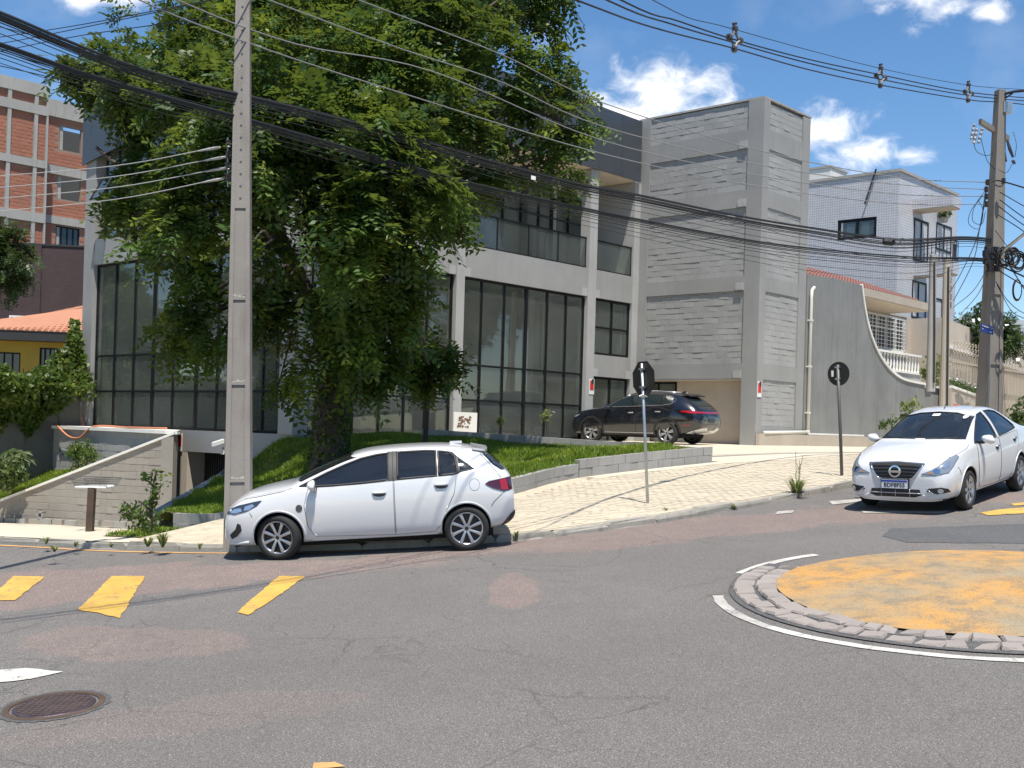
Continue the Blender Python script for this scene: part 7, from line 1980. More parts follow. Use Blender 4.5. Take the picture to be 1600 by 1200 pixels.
for k in range(8):
    dy = [0, 3, 6, 9, 13, 17, 26, 36][k]; r_ = [.019, .013, .010, .010, .007, .007, .006, .005][k]
    w = rc.uniform(-1.4, 1.4)
    pts = [(x, y + dy * (1 - .3 * abs(math.sin(x / 480 + .4))) * (1 if x < 1450 else .4) + w * math.sin(x / 150 + k * 2), Y) for x, y, Y in loB]
    cable(pts, r_, M['cable'], 'thick black telephone cable heading the lower bundle' if k == 0 else ORD2[k] + ' cable from the top of the lower sagging bundle', gB)
gP = 'bare power wires crossing in front of the tree'
for k, pts in enumerate(([(60, -95, 14), (218, 0, 16), (410, 75, 18), (623, 144, 20.3), (940, 240, 24), (1190, 292, 26.7), (1400, 318, 28.6), (1541, 319, 29.6)],
             [(120, -80, 14.5), (277, 0, 16.6), (463, 69, 18.6), (677, 112, 20.9), (940, 219, 24), (1190, 275, 26.7), (1400, 303, 28.6), (1541, 307, 29.6)],
             [(240, -70, 16.2), (420, 0, 18.1), (623, 75, 20.3), (783, 128, 22.2), (940, 197, 24), (1190, 258, 26.7), (1400, 288, 28.6), (1541, 296, 29.6)],
             [(380, -70, 17.7), (560, 0, 19.6), (783, 85, 22.2), (940, 160, 24), (1190, 236, 26.7), (1400, 277, 28.6), (1541, 285, 29.6)])):
    cable(pts, .011, M['cable_grey'], ['lowest', 'second lowest', 'second highest', 'highest'][k] + ' of the four grey power wires slanting across the tree crown', gP)
gW = 'pale service wires from the pole to the unfinished building'
for k, (x, y0, y1) in enumerate(((340, 275, 230), (350, 293, 245), (352, 310, 262), (346, 330, 279))):
    cable([(-140, y0 + 12, 27), (0, y0, 24), (180, y0 - (y0 - y1) * .42 + 3, 20.6), (x, y1, 17.85)], .008, M['cable_white'], ['topmost', 'second', 'third', 'lowest'][k] + ' of the four pale wires strung from the pole past the unfinished building', gW)
    m = MB(); m.tube([at(x - 30, y1 + 6, 18.4), at(x - 8, y1 + 2, 18.0), at(x + 4, y1, 17.86)], [.012, .024, .016], 6)
    tag(m.build('wire_grip', M['cable_white'], None, base=tuple(at(x, y1, 17.86))), ['topmost', 'second', 'third', 'lowest'][k] + ' pale wire grip on the left face of the tall pole'.replace('left', 'street'), 'wire grip', 'wire grips on the tall pole')
gS = 'thin wires against the sky above the unfinished building'
for k, pts in enumerate(([(-60, 66, 26), (0, 58, 25), (130, 38, 22), (360, -6, 18)], [(-60, 74, 26), (0, 68, 25), (120, 45, 22), (310, 5, 19), (380, -12, 18)], [(-60, 88, 26), (0, 80, 25), (130, 55, 22), (370, 22, 18)], [(-60, 30, 20), (0, 42, 21), (130, 82, 24), (420, 190, 30)], [(-60, 60, 20), (0, 80, 21), (130, 118, 24), (330, 170, 28)], [(-60, 92, 20), (0, 103, 21), (110, 128, 24), (330, 180, 28)])):
    cable(pts, .009, M['cable'], ['highest thin wire falling away from', 'second thin wire falling away from', 'third thin wire falling away from', 'highest thin wire rising past', 'middle thin wire rising past', 'lowest thin wire rising past'][k] + ' the tall pole in the sky over the unfinished building', gS)
gC = 'insulated high voltage cables held by diamond spacers'
Yc = lambda x: 14 + (x - 900) / 660 * 16
for k, (pts, lb) in enumerate((([(860, -60), (1020, 0), (1148, 46), (1376, 107), (1513, 133), (1600, 140), (1700, 146)], 'thin carrier wire on top of the diamond spacers'), ([(800, -62), (970, 0), (1060, 33), (1148, 62), (1260, 92), (1376, 117), (1513, 144), (1640, 156)], 'upper black cable through the shoulder of the diamond spacers'),
      ([(770, -58), (948, 0), (1050, 38), (1148, 67), (1260, 98), (1376, 124), (1513, 149), (1640, 161)], 'middle black cable through the shoulder of the diamond spacers'), ([(720, -60), (900, 0), (1020, 43), (1148, 76), (1260, 108), (1376, 133), (1513, 156), (1570, 160), (1640, 168)], 'lowest black cable slung beneath the diamond spacers'))):
    P_ = [at(x, y, Yc(x)) for x, y in pts if y >= -5]; z_ = P_[0].z
    P_ = [Vector((-14, 5.2, z_ + .6)), Vector((-9.0, 7.6, z_ + .3)), Vector((-5.2, 9.5, z_ + .1)), Vector((-1.9, 11.7, z_))] + P_
    tag(MB().tube(cat(P_, 6), .007 if k == 0 else .013, 5).build('overhead_cable', M['cable'], None, smooth=True, base=tuple(P_[0])), lb, 'cable', gC)
for k, (px, y0, y1) in enumerate(((1148, 45, 77), (1376, 107, 134), (1513, 133, 157))):
    Y = Yc(px); c = at(px, (y0 + y1) / 2, Y); hh = (at(px, y0, Y) - at(px, y1, Y)).length / 2; w = hh * .8
    q = thing('cable_spacer', ['grey diamond spacer nearest the tree crown', 'grey diamond spacer in the middle of the cable span', 'grey diamond spacer close to the weathered pole'][k] + ' on the high voltage cables', 'cable spacer', tuple(c), 'diamond spacers on the high voltage cables')
    m = MB(); X = Vector((.8, .6, 0)); t, b, l, r_ = c + UP * hh, c - UP * hh, c - X * w, c + X * w
    for a_, b_ in ((t, l), (l, b), (b, r_), (r_, t)): m.tube([a_, a_.lerp(b_, .5) + (c - a_.lerp(b_, .5)) * .28, b_], [.035, .022, .035], 7)
    m.build('frame', M['cable_grey'], q)
    m = MB()
    for p in (t, b, l, r_): m.lathe([(.02, -.05), (.055, -.04), (.06, 0), (.055, .04), (.02, .05)], 9, p, (.6, -.8, 0) if False else (.35, .9, 0))
    m.tube([t, t + UP * .08 - X * .05, t + UP * .1 + X * .03], .025, 6)
    m.build('clamp', M['porcelain'], q, fix=True)
gR = 'cables fanning out from the weathered pole'
fan = [([(1551, 283, 29.6), (1569, 284, 29.4), (1660, 312, 27)], .02), ([(1562, 300, 29.6), (1600, 322, 28.5), (1680, 365, 27)], .012), ([(1562, 312, 29.6), (1600, 340, 28.5), (1680, 392, 27)], .012), ([(1560, 322, 29.6), (1600, 352, 28.5), (1680, 405, 27)], .012), ([(1560, 336, 29.6), (1600, 362, 28.5), (1680, 425, 27)], .012),
       ([(1555, 360, 29.5), (1590, 402, 28.5), (1660, 450, 27)], .010), ([(1556, 412, 29.5), (1600, 432, 28.5), (1680, 470, 27)], .022), ([(1556, 420, 29.5), (1600, 447, 28.5), (1680, 500, 27)], .014), ([(1556, 440, 29.5), (1575, 470, 29), (1605, 492, 28.5), (1680, 520, 27)], .010), ([(1558, 445, 29.5), (1580, 485, 29), (1605, 500, 28.5), (1680, 540, 27)], .010),
       ([(1556, 396, 29.5), (1580, 420, 29), (1605, 458, 28), (1680, 560, 26)], .014)]
for k, (pts, r_) in enumerate(fan): cable(pts, r_, M['cable'], ORD[k] + ' cable counted downwards fanning out uphill from the weathered pole', gR)
gD = 'slack drop wires at the weathered pole'
for k, (pts, r_) in enumerate((([(1540, 300, 29.6), (1527, 370, 30.5), (1500, 430, 34), (1483, 458, 37.5)], .012), ([(1540, 310, 29.6), (1530, 360, 30), (1520, 410, 32), (1490, 470, 37)], .012), ([(1543, 420, 29.6), (1520, 455, 32), (1490, 480, 37)], .010), ([(1543, 425, 29.6), (1528, 460, 32), (1500, 492, 36)], .010), ([(1538, 300, 29.5), (1517, 330, 29.5), (1514, 350, 29.5), (1530, 357, 29.5), (1536, 330, 29.5), (1528, 312, 29.5)], .008), ([(1536, 305, 29.5), (1522, 325, 29.5), (1520, 345, 29.5), (1534, 350, 29.5), (1540, 330, 29.5)], .008),
      ([(1520, 210, 29.4), (1525, 235, 29.4), (1540, 243, 29.4), (1552, 240, 29.6)], .008), ([(1532, 214, 29.4), (1542, 250, 29.4), (1555, 265, 29.6)], .008), ([(1583, 206, 30.3), (1588, 225, 30), (1586, 245, 30)], .008), ([(1582, 256, 30), (1572, 270, 29.8), (1560, 265, 29.7)], .008))):
    cable(pts, r_, M['cable'], ['long slack wire from the insulators down to the pale service pole', 'inner slack wire from the insulators down to the service poles', 'upper wire from the cable clamps down to the service poles', 'lower wire from the cable clamps down to the service poles', 'wide wire loop hanging under the insulators', 'narrow wire loop hanging under the insulators', 'loop of wire from the outer fuse to the weathered pole', 'loop of wire from the inner fuse to the weathered pole', 'thin wire curving round the arresters on the cross arm', 'thin wire curling back from the arresters to the weathered pole'][k], gD)
q = thing('splice_box', 'black cable splice closure hanging from the upper bundle near the tiled block', 'splice box', tuple(at(1388, 378, 28.6)))
m = MB(); a, b = at(1379, 377, 28.6), at(1398, 379, 28.5); m.tube([a, a.lerp(b, .15), a.lerp(b, .85), b], [.05, .09, .09, .05], 10); m.build('housing', M['black_plastic'], q)
m = MB(); m.tube([at(1397, 379, 28.5), at(1404, 381, 28.5), at(1411, 372, 28.6)], .014, 5); m.tube([at(1384, 377, 28.6), at(1384, 371, 28.6)], .01, 4); m.build('lead', M['cable'], q)
m = MB(); a = at(200, 52, 17); m.tube([a, a + UP * -.14], .012, 5)
tag(m.build('wire_tag', M['cable'], None, base=tuple(a)), 'short black wire tag hanging against the sky by the tree', 'wire tag')
q = thing('cable_label', 'small white tag clipped to the upper cable bundle before the balcony', 'tag', tuple(at(833, 277, 22.7)))
m = MB(); a = at(830, 274, 22.7); m.obox(a, Vector((.09, .04, -.01)), Vector((0, .01, 0)), UP * -.075); m.build('plate', M['white'], q, fix=True)

# ------------------------------------------------------------------ road signs
def sign_post(name, label, px, pyb, pyt, Y, lean, r, mat, shape, size, pz, matp):
    b = at(px, pyb, Y); t = at(px + lean, pyt, Y)
    q = thing(name, label, 'road sign', tuple(b))
    m = MB(); m.tube([b - UP * .1, b.lerp(t, .5), t], r, 10); m.build('post', M[mat], q, smooth=True)
    a = (t - b).normalized(); c = at(*pz, Y) ; N = (Vector((.85, .52, 0)) if shape == 'oct' else Vector((.70, .71, 0))).normalized(); X = a.cross(N).normalized(); N = X.cross(a).normalized()
    if N.y < 0: N = -N; X = -X
    c = c + N * .04
    k = 8 if shape == 'oct' else 28
    P = [c + X * size * math.cos(2 * math.pi * (i + .5) / k) + a * size * math.sin(2 * math.pi * (i + .5) / k) for i in range(k)]
    m = MB(); m.prism(P, N * .004); pn = m.build('panel', M[matp], q, fix=True)
    m = MB(); m.prism([c + (p - c) * .97 + N * .0045 for p in P], N * .002); m.build('front_face', M['red'], pn, fix=True)
    m = MB()
    for s_ in (-.16, .16): m.obox(c + a * s_ * size * 3 - X * .05 - N * .055, X * .10, N * .05, a * .03)
    m.build('clamp', M['galv'], q, fix=True)
    return q, b, t, a, X, N, c
s1 = sign_post('stop_sign', 'octagonal stop sign seen from its black back on a thin galvanised post', 1013, 795, 568, 19.47, -10.5, .026, 'galv', 'oct', .315, (1002.5, 592), 'black_paint')
m = MB(); c = s1[1].lerp(s1[2], .77)
for k in range(3): m.tube([c + Vector((math.cos(q) * .034, math.sin(q) * .034, k * .014 + .01 * math.sin(q * 2))) for q in np.linspace(0, 6.28, 10)], .008, 4, caps=False)
m.tube([c + Vector((.03, -.03, .02)), c + Vector((.06, -.06, 0))], .006, 4); m.tube([c + Vector((-.03, -.03, .03)), c + Vector((-.07, -.05, .01))], .006, 4); m.build('wire_tie', M['galv'], s1[0])
s2 = sign_post('round_sign', 'round road sign seen from its dark back on a dark post beside the saloon', 1316, 748, 570, 22.74, -7, .032, 'pole_grey', 'round', .235, (1308.5, 584), 'black_paint')
m = MB(); c = s2[6] + s2[4] * .10 - s2[5] * .004 - s2[3] * .05; m.obox(c, s2[4] * .05, -s2[5] * .003, s2[3] * .12); m.build('sticker', M['white'], s2[0], fix=True)

# ------------------------------------------------------------------ litter basket stand
bb_ = wpx(140, 830, zleft); Y = bb_.y
q = thing('waste_basket_stand', 'rusty post with a flat white wire basket in front of the ramp wall', 'waste basket', tuple(bb_))
t_ = at(144, 762, Y)
m = MB(); m.obox(bb_ - Vector((.055, .055, .1)), (.11, 0, 0), (0, .11, 0), t_ - bb_ + UP * .1); m.build('post', M['rust'], q, fix=True)
m = MB(); a, b = at(118, 761, Y), at(166, 762, Y); L = (b - a).length
m.tube([a, b], .022, 6); m.tube([a + Vector((.05, .5, 0)), b + Vector((-.05, .5, 0))], .022, 6); m.tube([a, a + Vector((.05, .5, 0))], .02, 6); m.tube([b, b + Vector((-.05, .5, 0))], .02, 6); m.build('basket_frame', M['white'], q)
m = MB()
a2, b2 = at(110, 746, Y), at(173, 748, Y)
for k in range(27):
    f = k / 26; m.tube([a.lerp(b, f), a2.lerp(b2, f) - Vector((0, .06, 0))], .0035, 4); m.tube([a.lerp(b, f) + Vector((0, .5, 0)), a2.lerp(b2, f) + Vector((0, .56, 0))], .0035, 4)
for f in (.25, .5, .75, 1): m.tube([a.lerp(a2, f), b.lerp(b2, f)], .004, 4); m.tube([a.lerp(a2, f) + Vector((0, .53, 0)), b.lerp(b2, f) + Vector((0, .53, 0))], .007, 4)
tag(m.build('wire_mesh', M['pole_grey'], q), kind='stuff')
# hose looped over the ledge
h = [FL.p(*FL.px(122, 640, .15), .15), FL.p(*FL.px(129, 665, .2), .2), FL.p(11.0, 2.30, .9), FE.p(10.3, 2.25, .12), FE.p(9.6, 1.95, .10), FE.p(8.9, 1.95, .10), FE.p(8.3, 2.29, .0), FE.p(7.0, 2.30, -.2), FE.p(6.3, 2.30, .0), FW.p(.3, 2.32, -.1)]
tag(MB().tube(cat(h, 5), .03, 7).build('hose', M['hose'], None, smooth=True, base=tuple(h[0])), 'orange garden hose draped over the pale ledge under the tall glazing', 'hose')
P0 = wpx(62, 737, plot_z) or Vector((-12, 35, 1.2))
m = MB(); r6 = random.Random(2)
for k in range(4):
    m.obox(P0 + Vector((k * .28 - .4, r6.uniform(-.2, .2), .12 + .03 * k)), Vector((.55, .12, r6.uniform(-.03, .06))), Vector((-.05, .35, 0)), UP * .05)
tag(m.build('debris_sheet', M['white'], None, base=tuple(P0), fix=True), 'torn white plastic sheet lying on the grass plot behind the ramp wall', 'plastic sheet')['kind'] = 'thing'
# ------------------------------------------------------------------ vegetation
def fronds(P, dirs, size, g, leaflets=12, lw=.43):
    """drooping pinnate leaves: a rachis direction per frond, quads of leaflets on both sides; returns V,F"""
    n = len(P); a = dirs / np.linalg.norm(dirs, axis=1)[:, None]
    up = np.tile(np.array([[0, 0, 1.]]), (n, 1)) + .3 * g.normal(size=(n, 3))
    s = np.cross(a, up); s /= np.linalg.norm(s, axis=1)[:, None] + 1e-9
    nrm = np.cross(s, a)
    L = size * (.65 + .7 * g.random(n))
    Vs = []; k2 = leaflets // 2
    for k in range(k2):
        f = (k + .6) / k2
        drop = -f * f * .30
        c = P + a * (L * f)[:, None] + np.array((0, 0, 1.)) * (L * drop)[:, None]
        ll = L * (.43 - .16 * abs(f - .45)) 
        for sd in (-1, 1):
            d = s * sd + a * .45 - np.array((0, 0, .26)) + .16 * g.normal(size=(n, 3)); d /= np.linalg.norm(d, axis=1)[:, None]
            w = np.cross(d, nrm); w /= np.linalg.norm(w, axis=1)[:, None] + 1e-9
            hw = (ll * lw * .5)[:, None] * w
            Vs.append(np.stack([c, c + d * (ll * .5)[:, None] + hw, c + d * ll[:, None], c + d * (ll * .5)[:, None] - hw], 1))
    V = np.stack(Vs, 1).reshape(-1, 3)
    return V, np.arange(len(V)).reshape(-1, 4)
def crown(name, clumps, n, size, mat, parent, seed, leaflets=12, shell=.5, squash=.85):
    g = np.random.default_rng(seed)
    C = np.array([c[:3] for c in clumps]); Rr = np.array([c[3] for c in clumps])
    w = Rr ** 2; idx = g.choice(len(clumps), n, p=w / w.sum())
    # uneven lumps: each clump is made of twigs, each twig carries a tuft of fronds
    ntw = n // 20; tidx = g.choice(len(clumps), ntw, p=w / w.sum())
    d = g.normal(size=(ntw, 3)); d /= np.linalg.norm(d, axis=1)[:, None]
    rad = (shell + (1 - shell) * g.random((ntw, 1))) ** .8 * Rr[tidx][:, None] * (1 + .16 * g.normal(size=(ntw, 1)))
    tw = C[tidx] + d * rad * np.array((1, 1, squash))
    pick = g.integers(0, ntw, n)
    P = tw[pick] + g.normal(size=(n, 3)) * .17
    dirs = d[pick] * .9 + g.normal(size=(n, 3)) * .75 + np.array((0, 0, -.15))
    V, Fq = fronds(P, dirs, size, g, leaflets)
    return npmesh(name, V, Fq, mat, parent)
def limb(m, pts, r0, r1, sides=7):
    P = cat(pts, 5); n = len(P); m.tube(P, [r0 + (r1 - r0) * (i / (n - 1)) ** .8 for i in range(n)], sides)
TY = 24.6
tree = thing('street_tree', 'large leafy tree with drooping feathery leaves on the bank in front of the grey building', 'tree', tuple(at(512, 738, TY)))
# crown lumps read off the picture: x, y, radius in picture pixels, depth offset in metres
CL = [(112, 128, 26, .4), (130, 105, 30, .3), (150, 140, 38, .2), (165, 90, 30, .2), (185, 165, 30, .2), (200, 120, 50, -.2), (215, 25, 30, .4), (240, 45, 36, .2), (255, 90, 46, -.3), (300, 20, 60, .4), (280, 150, 58, -.6), (240, 185, 44, .2),
      (235, 262, 38, .5), (205, 328, 38, .5), (245, 320, 50, -.2), (300, 260, 60, -1.0), (234, 366, 36, .3), (280, 390, 56, -.6), (254, 428, 26, .2), (320, 330, 60, -1.2), (264, 480, 28, .1), (300, 460, 50, -.5),
      (280, 525, 32, -.2), (330, 500, 40, -.6), (305, 560, 24, -.3), (345, 550, 26, -.5), (330, 420, 50, -1.0), (335, 140, 70, -1.0), (345, 220, 66, -1.4),
      (370, 60, 80, -.5), (400, -30, 80, .4), (470, 40, 90, -1.2), (560, -20, 90, .3), (560, 90, 90, -1.8), (640, 30, 80, -.6), (650, 130, 70, -1.2), (720, -20, 76, .6), (735, 60, 70, -.5), (800, 10, 56, .3), (850, 20, 36, .4), (865, -15, 30, .4),
      (790, 110, 58, -.2), (850, 85, 42, .5), (860, 140, 40, .5), (830, 190, 48, .2), (890, 165, 32, .6), (900, 205, 26, .6), (880, 235, 30, .4), (890, 262, 18, .4), (770, 180, 50, -.5), (700, 190, 56, -.9), (860, 262, 24, .3),
      (815, 262, 24, .0), (835, 288, 15, .1), (785, 278, 26, -.1), (765, 282, 15, -.1), (812, 297, 14, .0),
      (400, 160, 84, -1.8), (420, 250, 70, -1.8), (400, 330, 46, -1.3), (480, 200, 90, -2.2), (480, 300, 70, -2.2), (560, 200, 86, -2.2), (600, 280, 74, -2.0), (640, 240, 70, -1.6), (660, 310, 56, -1.6), (715, 320, 30, -1.1), (700, 355, 30, -1.1), (545, 320, 74, -2.2),
      (620, 370, 60, -1.8), (560, 400, 64, -2.2), (500, 390, 54, -1.9), (650, 410, 40, -1.3), (665, 450, 30, -1.0), (600, 450, 56, -1.6), (540, 470, 54, -1.8), (480, 460, 36, -1.5), (640, 490, 34, -1.2), (580, 520, 46, -1.4), (510, 520, 40, -1.4), (625, 540, 34, -1.0),
      (485, 555, 32, -1.1), (520, 565, 24, -1.0), (560, 575, 36, -1.0), (600, 590, 30, -.9), (590, 618, 22, -.8), 
      (412, 478, 26, -.9), (432, 500, 24, -.9), (400, 505, 20, -.9), (436, 560, 24, -.8), (442, 588, 18, -.7), (434, 606, 15, -.7), (455, 628, 12, -.6), (420, 400, 34, -1.2), (398, 392, 16, -2.0), (384, 398, 18, -3.4)]
cl3 = []
for x, y, r_, dy in CL:
    dd_ = TY + (dy * .9 if dy > 0 else dy * 1.75) + (-1.2 if 150 < x < 470 and y > 90 else 0) * (dy > -3)
    c = at(x, y, dd_); cl3.append((c.x, c.y, c.z, max(.15, (r_ * .76 - 4) / FPX * dd_)))
g0 = np.random.default_rng(3)
for x, y, r_, dy in CL:                    # the same masses carry on behind
    if r_ > 72 and x > 390:
        c = at(x, y, TY + 1.5 + abs(dy) * .8); cl3.append((c.x + .3 * g0.normal(), c.y, c.z, r_ / FPX * TY * .95))
crown('crown', cl3, 20000, .40, M['leaf'], tree, 5, 10, .6)
tr = MB(); base = Vector(at(512, 745, TY)); pxp = lambda x, y, d=0: at(x, y, TY + d)
trunk_m = MB()
P = cat([pxp(514, 760), pxp(515, 720), pxp(517, 680), pxp(519, 640), pxp(521, 600), pxp(524, 560)], 5)
trunk_m.tube(P, [.40 - .10 * i / len(P) + .14 * max(0, 1 - i / 6) for i in range(len(P))], 14)
limb(trunk_m, [pxp(520, 600), pxp(505, 520, -.3), pxp(470, 440, -.7), pxp(420, 340, -1.0), pxp(360, 230, -1.1), pxp(300, 130, -.6)], .30, .07)
limb(trunk_m, [pxp(524, 575), pxp(540, 480, -.2), pxp(560, 360, -.5), pxp(600, 250, -.8), pxp(650, 170, -.8), pxp(720, 90, -.3)], .33, .07)
limb(trunk_m, [pxp(522, 560), pxp(515, 440, .3), pxp(500, 320, .3), pxp(490, 180, .2), pxp(470, 40, .2)], .26, .06)
limb(trunk_m, [pxp(440, 380, -.9), pxp(360, 360, -.6), pxp(280, 330, -.2), pxp(210, 280, .2), pxp(150, 230, .4)], .15, .04)
limb(trunk_m, [pxp(590, 280, -.7), pxp(660, 230, -.8), pxp(740, 190, -.4), pxp(820, 170, 0), pxp(880, 190, .3)], .16, .04)
limb(trunk_m, [pxp(480, 460, -.6), pxp(420, 430, -.9), pxp(360, 440, -.8), pxp(310, 480, -.5)], .10, .03)
limb(trunk_m, [pxp(540, 490, -.2), pxp(600, 470, -1.0), pxp(640, 500, -1.1), pxp(670, 570, -.8)], .11, .025)
limb(trunk_m, [pxp(760, 180, -.3), pxp(800, 230, -.2), pxp(830, 275, 0)], .06, .02)
limb(trunk_m, [pxp(560, 370, -.4), pxp(620, 340, -1.2), pxp(680, 320, -1.2)], .12, .03)
limb(trunk_m, [pxp(520, 585), pxp(480, 580, -.5), pxp(450, 600, -.6), pxp(440, 640, -.5)], .06, .02)
limb(trunk_m, [pxp(640, 180, -.8), pxp(700, 60, -.3), pxp(780, 0, .2)], .12, .03)
rb = random.Random(8)
for k in range(150):                       # twigs inside the crown
    c = rb.choice(cl3[:len(CL)]); c0 = Vector(c[:3]); hub = pxp(500, 330, -.4)
    s0 = c0.lerp(hub, rb.uniform(.25, .5)); e = c0 + Vector((rb.uniform(-1, 1), rb.uniform(-1, 1), rb.uniform(-.8, .8))) * c[3] * .9
    mid = s0.lerp(e, .5) + Vector((rb.uniform(-.2, .2), rb.uniform(-.2, .2), rb.uniform(0, .3))); trunk_m.tube(cat([s0, mid, e], 4), [.035 - .028 * i / 8 for i in range(9)], 5)
trunk_m.build('trunk', M['bark'], tree, smooth=True)
# climbing plants on the trunk
g = np.random.default_rng(8); n = 2200
hh = g.random(n); q_ = g.random(n) * 6.28; cc = np.array([pxp(514 + 9 * f, 745 - 175 * f) for f in hh]); rr_ = (.36 - .10 * hh + .10 * g.random(n))
Pn = cc + np.stack([np.cos(q_) * rr_, np.sin(q_) * rr_, .12 * g.normal(size=n)], 1)
leaves('trunk_creeper', Pn, .085, M['ivy_dark'] if 'ivy_dark' in M else M['leaf'], tree, g, .7, .6)

# slim young tree with a bare stem near the right end of the lawn
yt = thing('young_tree', 'slim young tree with a bare stem beside the column and tall glazing', 'tree', tuple(at(664, 700, 27.4)))
m = MB(); limb(m, [at(664, 705, 27.4), at(666, 660, 27.4), at(668, 620, 27.4), at(670, 570, 27.2), at(660, 520, 27.0)], .075, .035); limb(m, [at(668, 620, 27.4), at(678, 600, 27.2), at(690, 588, 27.0)], .03, .012); m.build('trunk', M['bark'], yt, smooth=True)
crown('crown', [(*at(672, 575, 27.2), .55), (*at(690, 595, 27), .35), (*at(655, 550, 27.2), .5), (*at(684, 570, 27), .4)], 420, .36, M['leaf'], yt, 15)

# ---- grass
def in_poly_points(poly, n, g):
    P = np.array(poly); lo, hi = P.min(0), P.max(0); out = []
    while len(out) < n:
        c = lo + (hi - lo) * g.random((n, 2)); out += [(x, y) for x, y in c if pip(x, y, poly)]
    return np.array(out[:n])
def grass(name, poly, zf, n, h, mat, label, seed, w=.012, hvar=.5):
    g = np.random.default_rng(seed); XY = in_poly_points(poly, n, g)
    # height fields are slow point by point: sample on a grid and interpolate
    lo, hi = XY.min(0) - .1, XY.max(0) + .1; nx, ny = 60, 60
    gx, gy = np.linspace(lo[0], hi[0], nx), np.linspace(lo[1], hi[1], ny); Z = np.array([[zf(x, y) for x in gx] for y in gy])
    fx = (XY[:, 0] - lo[0]) / (hi[0] - lo[0]) * (nx - 1); fy = (XY[:, 1] - lo[1]) / (hi[1] - lo[1]) * (ny - 1)
    ix, iy = fx.astype(int).clip(0, nx - 2), fy.astype(int).clip(0, ny - 2); u, v = fx - ix, fy - iy
    z = Z[iy, ix] * (1 - u) * (1 - v) + Z[iy, ix + 1] * u * (1 - v) + Z[iy + 1, ix] * (1 - u) * v + Z[iy + 1, ix + 1] * u * v
    B = np.column_stack([XY, z - .02]); n = len(B)
    patchy = .6 + .6 * (np.sin(XY[:, 0] * 2.1 + 1) * np.sin(XY[:, 1] * 1.7) * .5 + .5)
    H = h * patchy * (1 - hvar / 2 + hvar * g.random(n))
    a = g.random(n) * 6.28; s = np.stack([np.cos(a), np.sin(a), 0 * a], 1) * (w * (.7 + .6 * g.random(n)))[:, None]
    lean = g.normal(size=(n, 3)) * np.array((.38, .38, 0)) * H[:, None]
    mid = B + np.array((0, 0, 1.)) * (H * .55)[:, None] + lean * .35; tip = B + np.array((0, 0, 1.)) * (H * .92)[:, None] + lean
    V = np.stack([B - s, B + s, mid + s * .8, mid - s * .8, tip], 1).reshape(-1, 3); i = np.arange(n) * 5
    T = np.concatenate([np.stack([i, i + 1, i + 2], 1), np.stack([i, i + 2, i + 3], 1), np.stack([i + 3, i + 2, i + 4], 1)])
    o = npmesh(name, V, T, mat); tag(o, label, 'grass', kind='stuff'); return o
GPOLY = [(x + (0.10 if x < -6.6 else 0), y) for x, y in BPOLY]
grass('grass', GPOLY, bank_z, 85000, .16, M['grass'], 'long green grass on the raised bank around the tree', 31, .013)
grass('grass', PPOLY, plot_z, 24000, .22, M['grass'], 'bright green grass on the plot behind the ramp wall', 32, .018)
grass('grass', VERGE, lambda x, y: zleft(x, y), 9000, .10, M['grass'], 'patchy grass verge at the pavement edge before the ramp wall', 33, .012)
# weeds at the kerb, in the joints and on the wall
def tuft(pos, h, n, label, seed, spread=.5, mat='weed', name='weed_tuft', group='weeds growing along the kerb'):
    g = np.random.default_rng(seed); a = g.random(n) * 6.28; rad = .05 * h * g.random(n)
    B = np.column_stack([pos[0] + np.cos(a) * rad, pos[1] + np.sin(a) * rad, np.full(n, pos[2] - .02)])
    out_ = np.stack([np.cos(a), np.sin(a), 0 * a], 1); H = h * (.45 + .6 * g.random(n)); sp2 = spread * (.3 + g.random(n))
    mid = B + out_ * (H * sp2 * .4)[:, None] + np.array((0, 0, 1.)) * (H * .65)[:, None]; tip = B + out_ * (H * sp2)[:, None] + np.array((0, 0, 1.)) * (H * (1 - .3 * sp2))[:, None]
    s = np.stack([-np.sin(a), np.cos(a), 0 * a], 1) * (.010 + .008 * h)
    V = np.stack([B - s, B + s, mid + s * .9, mid - s * .9, tip], 1).reshape(-1, 3); i = np.arange(n) * 5
    T = np.concatenate([np.stack([i, i + 1, i + 2], 1), np.stack([i, i + 2, i + 3], 1), np.stack([i + 3, i + 2, i + 4], 1)])
    o = npmesh(name, V, T, M[mat], None, tuple(pos)); tag(o, label, 'weed', group); return o
def kb_(px, py): p = gp(px, py); p.z = pl(p.x, p.y) + .04; return p
